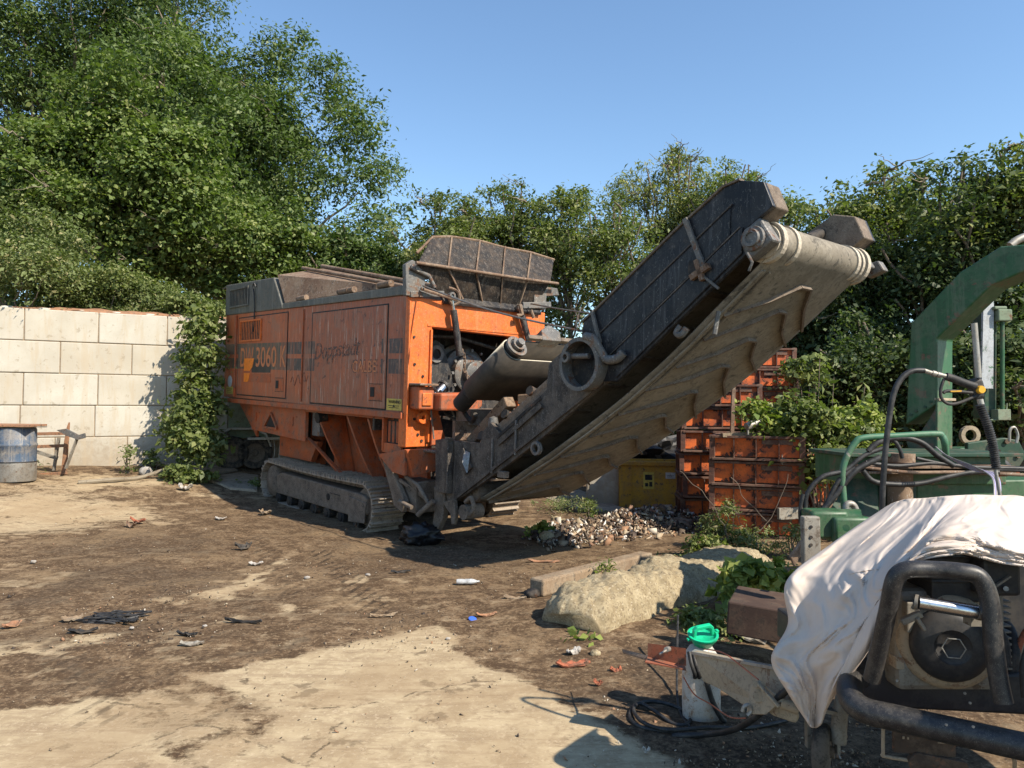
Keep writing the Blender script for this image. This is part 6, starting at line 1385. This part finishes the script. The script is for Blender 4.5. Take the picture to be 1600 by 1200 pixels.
    # sloping shield, hand rail, valves
    MB().prism([A(1262,840,5.2),A(1345,718,5.4),A(1372,722,5.4),A(1372,840,5.2)], (.05,.06,0)).build('shield_plate', M['green_dark'], r, bevel=.005)
    MB().bar(A(1262,838,5.18),A(1343,718,5.38),.03,.03).build('shield_edge', M['rusty'], r)
    MB().prism([A(1372,722,5.4),A(1432,722,5.4),A(1432,840,5.3),A(1372,840,5.3)], (0,.05,0)).build('shield_plate', M['green_dark'], r, bevel=.005)
    MB().tube(curve([A(1323,838,5.0),A(1319,790,5.0),A(1316,742,5.0),A(1322,716,5.0),A(1336,692,5.0),A(1350,684,5.0),A(1400,681,5.0),A(1462,678,5.0),A(1472,682,5.0),A(1476,692,5.0),A(1478,712,5.05)],6), .022, 10).build('hand_rail', M['rail_green'], r)
    MB().tube(curve([A(1323,812,4.95),A(1322,790,4.95),A(1332,788,4.95),A(1338,800,4.95),A(1338,820,4.95)],6), .022, 9).build('pipe_bend', M['galv'], r)
    q = MB().box(-.12,.12,-.1,.1,-.10,.08, Matrix.Translation(A(1288,815,4.9))).box(-.10,.14,-.1,.1,-.1,.07, Matrix.Translation(A(1318,822,4.85))).cyl(A(1300,812,4.9), A(1345,812,4.85), .07, n=16).cyl(A(1322,825,4.7), A(1322,825,4.6), .022, n=10)
    q.build('valve_block', M['green'], r, bevel=.02)
    q = MB().box(-.055,.05,-.03,.03,-.16,.14, Matrix.Translation(A(1267,842,4.6))); pl = q.build('weathered_plate', M['wood_grey'], r, bevel=.008)
    for py in (822,838,850): MB().cyl(A(1264,py,4.6)+Vector((0,-.036,0)), A(1264,py,4.6)+Vector((0,-.03,0)), .010, n=10).build('plate_hole', M['dark'], pl)
    MB().prism([A(1236,870,4.9),A(1262,835,4.9),A(1268,838,4.9),A(1242,885,4.9)], (0,.04,0)).build('frame_strut', M['rusty'], r)
    # hoses on the deck
    H = lambda pts, rad, m='hose', d=5.0, nm='hydraulic_hose': MB().tube(curve([A(p[0], p[1], p[2] if len(p) > 2 else d) for p in pts], 7), rad, 8).build(nm, M[m], r)
    H([(1258,800),(1262,770),(1285,745),(1320,735),(1350,712),(1380,700)], .016); H([(1272,812),(1300,780),(1330,742),(1348,728),(1375,715)], .022)
    H([(1356,705),(1375,690),(1410,684),(1440,692),(1465,712),(1490,728)], .020); H([(1380,693),(1395,688),(1405,700),(1410,716)], .014)
    H([(1352,722),(1400,728),(1460,724),(1520,730),(1600,732)], .014); H([(1432,716),(1470,724),(1540,733),(1640,736)], .012)
    H([(1348,735),(1365,752),(1400,757),(1440,755),(1480,745),(1520,738),(1560,738)], .018); H([(1350,730),(1420,738),(1500,738),(1600,742)], .012, 'rusty')
    H([(1520,735,5.9),(1530,722,5.9),(1550,716,5.9),(1570,725,5.9),(1580,738,5.9)], .03); H([(1535,735,5.8),(1545,725,5.8),(1565,722,5.8),(1580,738,5.8)], .02)
    H([(1255,772),(1250,800),(1254,825),(1262,840)], .014); H([(1335,730),(1310,752),(1290,790),(1275,812)], .016)
    for k in range(6):
        H([(1462+2*k,698+2*k,4.9),(1480+3*k,712+2*k,4.8),(1515+2*k,726+2*k,4.6),(1540+2*k,738,4.4),(1552+k*2,752,4.3),(1553+k*2,785,4.2)], .004, 'lilac' if k%2 else 'galv', nm='thin_cord')
    MB().cyl(A(1555,738,5.2), A(1572,738,5.2), .03, n=10).cyl(A(1572,738,5.2), A(1590,739,5.2), .022, n=10).build('hose_coupling', M['rusty_red'], r)
    return r
M['rail_green'] = worn('rail_green_paint', (.035,.12,.065), (.06,.16,.09), rust_amt=.2, rust=(.25,.24,.2), dirt_amt=.2, rough=.5)
crane()
M['shaded_rust'] = worn('shaded_rust', (.045,.026,.019), (.07,.04,.028), rust_amt=.4, rust=(.025,.017,.014), dirt=(.12,.08,.055), dirt_amt=.35, rough=.85, scale=6)  # rust colour darkened to carry the shade the box stands in
# rusty hollow box by the bramble
q = MB().box(-.18,.30,-.12,.35,0,.20).build('rusty_box', M['shaded_rust'], None, bevel=.01, label='dark rusty steel box half hidden by bramble behind the dust sheet', cat='box'); q.location = at(1185, 985, 4.65); q.location.z = .22; q.rotation_euler = (0,R(4),R(-24))

# ------------------------------------------------------------------ engine-driven unit under a dust sheet
def engine_unit():
    b = Vector((1.55, 2.55, 0)); r = empty('engine_trailer', b, label='black tubular engine frame on a towing drawbar, partly under the dust sheet', cat='trailer')
    A = lambda px, py, d: at(px, py, d)-b
    T = lambda pts, rad, nm, m='powder', n=14, k=8: MB().tube(curve([A(*p) for p in pts], k), rad, n).build(nm, M[m], r)
    T([(1352,1050,2.62),(1330,1068,2.5),(1330,1092,2.42),(1352,1110,2.36),(1400,1122,2.31),(1480,1140,2.25),(1560,1158,2.2),(1640,1175,2.15),(1760,1200,2.1)], .040, 'bumper_tube', n=18)
    T([(1362,1062,2.40),(1372,1020,2.37),(1388,950,2.32),(1394,918,2.3),(1402,899,2.29),(1420,890,2.28),(1460,890,2.27),(1500,893,2.24),(1526,899,2.23),(1540,918,2.22),(1548,950,2.21),(1552,1000,2.2),(1560,1060,2.19),(1568,1098,2.18)], .0265, 'roll_hoop', n=16)
    # base rails and sump, all black
    MB().prism([A(1345,1045,2.55),A(1640,1055,2.45),A(1640,1120,2.45),A(1345,1105,2.55)], (0,.8,0)).build('base_rail', M['engine'], r, bevel=.01)
    MB().prism([A(1370,1035,2.9),A(1640,1035,2.9),A(1640,1070,2.9),A(1370,1070,2.9)], (0,.6,.0)).build('bed_plate', M['engine'], r)
    # engine
    E0 = A(1487,1003,2.42)
    ax = Vector((-.28,-1,0)).normalized(); sidev = Vector((1,-.28,0)).normalized()
    eng = MB().box(-.16,.20,.03,.36,-.17,.16, Matrix.Translation(E0)).build('engine_block', M['engine_grey'], r, bevel=.02)
    MB().lathe(E0+Vector((0,.05,0)), ax, [(.15,0),(.155,.03),(.15,.055),(.128,.07),(.11,.072)], 40).build('fan_shroud', M['tansteel'], eng)
    MB().lathe(E0+Vector((0,.05,0)), ax, [(.118,.068),(.118,.085),(.11,.10),(.085,.112),(.055,.116),(.05,.11),(0,.108)], 40).build('recoil_cover', M['engine'], eng)
    hx = MB(); up = sidev.cross(ax)*-1; c = E0+Vector((0,.05,0))+ax*.120
    pts = [c+sidev*(.034*math.cos(k*math.pi/3))+Vector((0,0,1))*(.034*math.sin(k*math.pi/3)) for k in range(6)]; hx.tube(pts, .0022, 5, closed=True); hx.build('hexagon_mark', M['galv'], eng)
    q = MB()
    for k in range(14):
        z = -.15+k*.02; 
        if abs(z) < .3: q.box(.16,.235,.06,.32,z,z+.006, Matrix.Translation(E0))
    q.build('cooling_fins', M['engine_grey'], eng)
    MB().cyl(A(1434,941,2.28), A(1528,957,2.25), .021, n=22).build('chrome_muffler', M['chrome'], eng); MB().cyl(A(1430,940,2.285), A(1435,941,2.28), .0225, n=18).cyl(A(1526,956.5,2.25), A(1533,958,2.248), .0225, n=18).build('muffler_cap', M['engine_grey'], eng)
    MB().cyl(A(1534,958,2.245), A(1541,960,2.24), .008, n=10).box(-.012,.03,-.01,.03,-.03,.01, Matrix.Translation(A(1520,962,2.28))).build('mount_lug', M['engine_grey'], eng)
    MB().box(-.075,.085,.0,.16,-.075,.07, Matrix.Translation(A(1492,905,2.42))).box(-.08,.09,-.008,.168,-.012,.0, Matrix.Translation(A(1492,905,2.42))).build('air_filter_box', M['engine'], eng, bevel=.014)
    MB().box(-.09,.075,-.02,.14,-.02,.01, Matrix.Translation(A(1490,936,2.45))).build('filter_base', M['tansteel'], eng, bevel=.008)
    MB().box(-.05,.07,.0,.14,-.055,.06, Matrix.Translation(A(1562,905,2.35))).build('fuel_cap_box', M['engine'], eng, bevel=.012)
    MB().bar(A(1552,918,2.34),A(1578,900,2.34),.012,.006).build('box_rib', M['engine_grey'], eng)
    MB().cyl(A(1572,920,2.33), A(1572,920,2.34), .008, n=8).build('screw', M['galv'], eng)
    MB().box(-.03,.03,.0,.08,-.05,.05, Matrix.Translation(A(1432,965,2.42))).bar(A(1408,972,2.36),A(1440,958,2.34),.03,.02).bar(A(1432,965,2.33),A(1445,985,2.33),.016,.012).build('throttle_bracket', M['engine_grey'], eng, bevel=.004)
    MB().box(-.02,.05,0,.05,-.02,.02, Matrix.Translation(A(1410,1037,2.45))).build('oil_plug', M['tansteel'], eng, bevel=.004)
    T([(1540,960,2.6),(1575,980,2.55),(1585,1020,2.5),(1578,1060,2.5)], .018, 'air_duct', 'rubber'); T([(1548,965,2.3),(1568,1000,2.3),(1572,1040,2.3)], .014, 'air_duct', 'rubber')
    T([(1604,985,2.5),(1592,1010,2.5),(1588,1040,2.5),(1592,1080,2.5),(1602,1105,2.5)], .010, 'red_hose', 'rusty_red'); T([(1610,1000,2.25),(1598,1040,2.25),(1600,1090,2.25)], .008, 'thin_hose', 'hose')
    T([(1430,1040,2.5),(1455,1052,2.45),(1480,1065,2.45),(1500,1062,2.45)], .008, 'thin_hose', 'galv', 8)
    MB().box(-.05,.05,-.02,.12,-.14,.13, Matrix.Translation(A(1386,985,2.62))).build('white_tank', M['jug'], r, bevel=.03)
    for px, py, d in ((1401,1063,2.36),(1507,1083,2.3),(1515,1098,2.27),(1478,1132,2.2),(1520,1135,2.18)): MB().cyl(A(px,py,d)+Vector((0,-.004,0)), A(px,py,d), .004, n=8).build('bolt_head', M['galv'], r)
    # plates under the bumper
    q = MB().prism([A(1398,1138,2.44),A(1494,1152,2.40),A(1494,1184,2.40),A(1398,1176,2.44)], (0,.02,0)); pl = q.build('rusty_plate', M['tansteel_dark'], r, bevel=.003)
    e = MB()
    for k in range(7): e.box(-.003,.003,-.004,0,-.004,.004, Matrix.Translation(A(1411+k*7,1152+k*.8,2.434)))
    e.box(-.018,.02,-.004,0,-.002,.002, Matrix.Translation(A(1474,1160,2.40))); e.build('embossing', M['tansteel'], pl)
    q = MB().prism([A(1420,1188,2.42),A(1432,1176,2.42),A(1512,1192,2.38),A(1520,1215,2.38),A(1430,1215,2.42)], (0,.02,0)); q.build('step_plate', M['tansteel_dark'], r, bevel=.004)
    T([(1380,1135,2.45),(1380,1175,2.45),(1384,1182,2.45),(1450,1192,2.42),(1575,1210,2.35),(1580,1170,2.3)], .006, 'wire_frame', 'tansteel', 8, 4)
    MB().tube([A(1322,1065,3.0),A(1312,1120,2.95),A(1310,1160,2.95)], .03, 12).build('jockey_tube', M['engine_grey'], r)
    # jockey wheel
    wc = A(1285,1172,2.98); wax = Vector((.86,-.5,0)).normalized(); w_ = MB().lathe(wc-wax*.03, wax, [(.055,0),(.085,.0),(.10,.012),(.103,.03),(.10,.05),(.085,.062),(.055,.062)], 32).build('jockey_wheel', M['tyre'], r)
    MB().lathe(wc-wax*.03, wax, [(0,.075),(.022,.075),(.022,.06),(.05,.055),(.057,.06)], 24).build('hub', M['mud'], w_)
    MB().bar(wc+wax*.055, wc+wax*.055+Vector((0,0,.16)), .03,.012).bar(wc-wax*.055, wc-wax*.055+Vector((0,0,.16)), .03,.012).bar(wc-wax*.06+Vector((0,0,.16)), wc+wax*.06+Vector((0,0,.16)), .04,.015).build('wheel_fork', M['engine_grey'], w_)
    # drawbar
    q = MB().prism([A(1082,1018,3.55),A(1240,1048,3.0),A(1240,1068,3.0),A(1232,1108,3.0),A(1195,1102,3.1),A(1165,1105,3.2),A(1120,1075,3.4),A(1098,1065,3.5)], (.03,.02,0)); db = q.build('drawbar', M['tansteel'], r, bevel=.006)
    MB().prism([A(1080,1018,3.54),A(1242,1048,2.98),A(1242,1048,3.12),A(1086,1014,3.68)], (0,0,-.012)).build('drawbar_top', M['galv'], db)
    q = MB().prism([A(1172,1070,3.08),A(1186,1062,3.05),A(1222,1092,2.95),A(1195,1115,3.0),A(1166,1114,3.08)], (0,-.015,0)).cyl(A(1181,1069,3.02),A(1181,1069,3.07),.013,n=12).cyl(A(1191,1070,3.0),A(1191,1070,3.05),.012,n=12).cyl(A(1185,1088,3.02),A(1185,1088,3.06),.022,n=14)
    q.bar(A(1185,1068,3.0),A(1218,1105,2.93),.02,.012); q.build('coupling_plate', M['tansteel'], db, bevel=.004)
    q = MB().prism([A(1195,1098,3.05),A(1225,1098,2.98),A(1252,1118,2.95),A(1245,1132,2.95),A(1205,1118,3.0)], (0,.06,0)).cyl(A(1220,1098,2.95), A(1248,1108,2.93), .022, n=14); q.build('coupling_head', M['tansteel'], db, bevel=.01)
    q = MB().tube(curve([A(1160,1112,3.05),A(1163,1104,3.05),A(1170,1102,3.05),A(1174,1110,3.05),A(1168,1118,3.05)],5), .008, 6); q.build('lug_ring', M['galv'], db)
    # rusty angle and flat bar at the front
    q = MB().prism([A(1012,1005,3.72),A(1072,1013,3.62),A(1072,1016,3.62),A(1012,1008,3.72)], (0,0,-.075)).prism([A(1010,1030,3.72),A(1070,1044,3.62),A(1070,1048,3.60),A(1008,1034,3.68)], (0,.02,-.004)); q.prism([A(1012,1026,3.70),A(1070,1040,3.60),A(1072,1046,3.52),A(1008,1034,3.60)], (0,0,-.006))
    an = q.build('rusty_angle', M['rusty_red'], r, bevel=.002)
    MB().tube([A(1043,1015,3.64),A(1031,1022,3.60)], .006, 8).cyl(A(1041,1015,3.63), A(1045,1014,3.66), .013, n=10).build('bolt', M['galv'], an)
    MB().prism([A(972,1014,4.10),A(1012,1024,3.75),A(1012,1030,3.70),A(974,1019,4.05)], (0,0,-.008)).build('flat_bar', M['rusty'], r)
    T([(1068,1058,3.3),(1085,1085,3.3),(1110,1100,3.3),(1140,1120,3.25),(1165,1122,3.15)], .003, 'red_wire', 'red_hose', 6); T([(1100,1014,3.4),(1130,1020,3.3),(1160,1042,3.2),(1185,1062,3.05)], .003, 'red_wire', 'red_hose', 6)
    T([(1270,1060,2.85),(1235,1075,2.92),(1205,1100,3.0),(1170,1128,3.2),(1140,1142,3.45),(1100,1148,3.65),(1050,1150,3.70)], .014, 'tow_cable', 'hose', 10)
    return r
M['tansteel_dark'] = worn('rusty_tan_plate', (.07,.045,.03), (.05,.035,.025), rust_amt=.3, dirt_amt=.4, rough=.8, scale=10)
engine_unit()
def jug():
    c = G(1096, 1122); r = empty('plastic_jug', c, label='tall dirty white plastic jug standing under the drawbar tip', cat='jug')
    prof = [(.02,0),(.088,.0),(.098,.015),(.100,.10),(.098,.25),(.088,.33),(.06,.372),(.035,.385),(.0,.386)]
    o = MB().lathe((0,0,0),(0,0,1),prof,28).build('jug_body', M['jug'], r); o.scale = (1,.8,1)
    q = MB()
    for k in range(4): q.tube(curve([(-.075+k*.022,-.055,.36-.01*k),(-.07+k*.022,-.085,.31),(-.055+k*.022,-.09,.26),(-.05+k*.022,-.07,.235)],5), .011, 8)
    o2 = q.build('hose_coil', M['hose'], None, label='black hose loops hung over the shoulder of the jug', cat='hose'); o2.location = c
    q = MB().tube(curve([(.0,-.088,.26),(.01,-.094,.20),(.035,-.092,.12),(.07,-.088,.05),(.10,-.07,.012)],7), .014, 9); o3 = q.build('rubber_strap', M['hose'], None, label='black strap running down the front of the jug to the ground', cat='strap'); o3.location = c
    # bright green cap with bail handle
    t = Vector((c.x+.012, c.y+.005, c.z+.375)); g = empty('filler_cap', t, label='bright green plastic screw cap with a handle, on the jug', cat='cap')
    MB().lathe((0,0,.0),(0,0,1),[(.03,0),(.05,.01),(.062,.035),(.075,.05),(.078,.062),(.074,.066),(.066,.055),(.0,.045)],28).build('cap_cup', M['teal'], g)
    MB().ring((0,0,.062),(0,0,.068),.080,.068,28).build('cap_rim', M['teal'], g)
    MB().prism([(-.062,-.012,.055),(-.058,-.012,.10),(-.04,-.012,.118),(.04,-.012,.118),(.058,-.012,.10),(.062,-.012,.055),(.045,-.012,.055),(.042,-.012,.09),(.03,-.012,.10),(-.03,-.012,.10),(-.042,-.012,.09),(-.045,-.012,.055)], (0,.024,0)).build('cap_handle', M['teal'], g, bevel=.004)
    MB().box(-.092,-.075,-.01,.01,.045,.058).box(.075,.09,-.01,.01,.06,.075).build('cap_lug', M['teal'], g, bevel=.003)
    g.rotation_euler = (R(14), R(-6), R(15))
jug()
def ground_hose():
    q = MB(); c = G(1032, 1120); L = lambda px, py, dz=.014: G(px, py)-c+Vector((0,0,dz))
    q.tube(curve([L(1060,1150,.02),(L(1010,1143)),(L(985,1128)),(L(990,1108)),(L(1015,1100)),(L(1050,1106)),(L(1078,1122)),(L(1072,1136)),(L(1050,1134)),(L(1020,1118,.03)),(L(1000,1108,.03)),(L(990,1118,.03)),(L(1005,1138,.03)),(L(1045,1150,.03)),(L(1110,1146,.03)),(L(1170,1142)),(L(1230,1130))],7), .010, 8)
    q.tube(curve([L(1060,1030,.0)+Vector((0,0,.28)),L(1058,1070,.1),L(1060,1108,.012),L(1078,1140,.012)],6), .007, 7)
    o = q.build('rubber_hose', M['hose'], None, label='black rubber hose coiled on the dark ground beside the jug', cat='hose'); o.location = c
ground_hose()
# pressure-washer lance standing in the unit
def lance():
    d = 3.0; b = at(1553, 790, d); r = empty('washer_lance', b, label='pressure washer gun with yellow button and coiled black sleeve, standing upright', cat='washer lance')
    A = lambda px, py, dd=d: at(px, py, dd)-b
    MB().prism([A(1519,592),A(1536,590),A(1541,606),A(1540,623),A(1524,625),A(1520,610)], (0,.04,0)).build('gun_body', M['rubber'], r, bevel=.012)
    MB().tube(curve([A(1478,588),A(1490,592),A(1505,598),A(1524,604)],6), .016, 10, rr=None).build('gun_handle', M['rubber'], r)
    MB().tube(curve([A(1475,592),A(1470,608),A(1471,622),A(1482,631),A(1500,629),A(1526,618)],8), .0065, 8).build('trigger_guard', M['rubber'], r)
    t = MB().tube(curve([A(1474,614),A(1480,611),A(1500,612),A(1520,614)],6), .007, 8).build('trigger', M['rubber'], r); MB().bar(A(1485,611.5,2.98),A(1502,611,2.98),.006,.006).build('yellow_latch', M['knob'], t)
    MB().lathe(A(1530,609)+Vector((0,-.002,0)), (0,-1,0), [(.0,.018),(.014,.018),(.0165,.012),(.0165,0)], 18).build('yellow_button', M['knob'], r)
    MB().tube([A(1444,579),A(1456,583),A(1466,585),A(1478,588)], .009, 10).cyl(A(1456,583),A(1462,584.5),.0125,n=8).cyl(A(1464,585),A(1470,586.5),.0115,n=8).build('hose_connector', M['galv'], r)
    MB().tube(curve([A(1378,800),A(1380,750),A(1386,680),A(1395,620),A(1408,592),A(1425,580),A(1444,579)],8), .0115, 10).build('supply_hose', M['hose'], r)
    MB().cyl(A(1531,624), A(1533,632), .012, n=12).build('lance_nut', M['galv'], r)
    MB().cyl(A(1529,590), A(1522,505), .012, n=14).build('lance_pipe', M['galv'], r)
    a = A(1531,632); e = A(1556,732); q = MB(); n = 30
    for k in range(n):
        p = a.lerp(e, (k+.5)/n)+Vector((.012*math.sin(k/n*3.1),0,0)); dv = (e-a).normalized(); q.lathe(p-dv*.004, dv, [(.012,-.002),(.0175,.002),(.0175,.006),(.012,.009)], 12)
    q.tube([a.lerp(e,t/8)+Vector((.012*math.sin(t/8*3.1),0,0)) for t in range(9)], .0125, 10)
    q.build('ribbed_sleeve', M['hose'], r)
    MB().tube([A(1555,732),A(1560,760),A(1566,800)], .007, 8).build('lance_tip', M['galv'], r)
lance()
# dust sheet
def dust_sheet():
    S = [
     [(1390,789,2.98),(1300,850,2.90),(1230,908,2.84),(1232,975,2.80),(1206,1030,2.77),(1232,1082,2.74),(1262,1128,2.74)],
     [(1415,781,2.88),(1345,846,2.78),(1288,915,2.71),(1278,985,2.67),(1252,1035,2.67),(1256,1090,2.69),(1270,1137,2.71)],
     [(1448,779,2.85),(1398,835,2.70),(1345,905,2.62),(1322,975,2.58),(1303,1025,2.60),(1292,1080,2.66),(1284,1128,2.70)],
     [(1480,776,2.75),(1440,828,2.56),(1390,895,2.46),(1375,950,2.42),(1365,995,2.42),(1343,1035,2.46),(1303,1070,2.56)],
     [(1520,774,2.74),(1492,806,2.52),(1462,834,2.44),(1442,856,2.40),(1424,873,2.37),(1408,890,2.37),(1396,905,2.39)],
     [(1560,775,2.74),(1545,800,2.52),(1530,824,2.40),(1518,843,2.35),(1508,853,2.33),(1498,861,2.33),(1488,866,2.34)],
     [(1600,777,2.74),(1596,805,2.52),(1590,835,2.36),(1585,856,2.31),(1582,868,2.29),(1576,876,2.29),(1568,880,2.30)],
     [(1690,800,2.74),(1690,825,2.52),(1690,850,2.36),(1690,868,2.29),(1690,880,2.27),(1690,890,2.27),(1690,896,2.28)]]
    g = [[at(*p) for p in row] for row in S]
    K = 26
    rows = [curve(r_, K) for r_ in g]; m_ = len(rows[0]); cols = [curve([rows[i][j] for i in range(len(rows))], K+2) for j in range(m_)]; n_ = len(cols[0]); vs = []
    for j in range(m_):
        for i in range(n_):
            p = cols[j][i]; u = i/n_*7; v = j/m_*6
            c_ = CAM-p; c_.normalize()
            amp = .022*min(1, v/1.2)*(1 if u < 3.6 else .5)
            f = amp*math.sin(u*4.4+.9*math.sin(v*.9)+noise.noise(Vector((u*.6,v*.35,0)))*2.5)
            wq = noise.noise(Vector((u*.9, v*.9, 31)))*1.6
            rid = lambda a, b, sd: 1-min(1, 3.2*abs(noise.noise(Vector((a, b, sd)))))
            f += .022*noise.noise(Vector((u*1.6+v*.8,v*.9-u*.5,2)))
            f += .013*rid(u*1.3+wq, v*.45+u*.4, 5)**1.5+.008*rid(u*1.9-v*1.1+wq, v*.9+u*.8, 8)**1.5+.0028*rid(u*3.2+v*2+wq*2, v*2.2-u*1.6, 11)**1.4
            if u > 3: f += .022*math.exp(-((v-2.3-.55*(u-4))/.42)**2)*min(1,(u-3))   # a lapped second layer
            vs.append(p+c_*f)
    fs = [(j*n_+i, j*n_+i+1, (j+1)*n_+i+1, (j+1)*n_+i) for j in range(m_-1) for i in range(n_-1)]
    # a back edge that falls behind the machine so the sheet has a far side
    o = MB().add(vs, fs, True).build('dust_sheet', M['cloth'], None, label='creased off white dust sheet draped over the engine unit', cat='sheet')
    back = []
    base = len(vs)
    me = o.data
    s = o.modifiers.new('t','SOLIDIFY'); s.thickness = .006; s.offset = 0
    
    # seam stitched across the sheet
    q = MB(); q.tube([Vector(vs[int(m_*.30)*n_+i])+(CAM-Vector(vs[int(m_*.30)*n_+i])).normalized()*.006 for i in range(int(n_*.22), int(n_*.50))], .0022, 5); q.build('seam', M['cloth'], o)
dust_sheet()
# unseen bulk below the sheet so that it rests on something
o = MB().box(-.25,.75,-.1,.55,-.35,.10).build('generator_case', M['engine'], bpy.data.objects['engine_trailer'], bevel=.03); o.location = Vector((2.0,2.95,.98))-Vector((1.55,2.55,0))

# unseen box added right of the picture to keep the sun off the engine
_t = bpy.data.objects['engine_trailer']; _b = _t.location
o = MB().box(1.95-_b.x,2.60-_b.x,1.45-_b.y,2.18-_b.y,.45,1.52).build('sun_blocker', M['engine'], _t, bevel=.03)
MB().box(1.93-_b.x,1.949-_b.x,1.55-_b.y,2.05-_b.y,.55,1.40).build('blocker_panel', M['powder'], _t, bevel=.005)
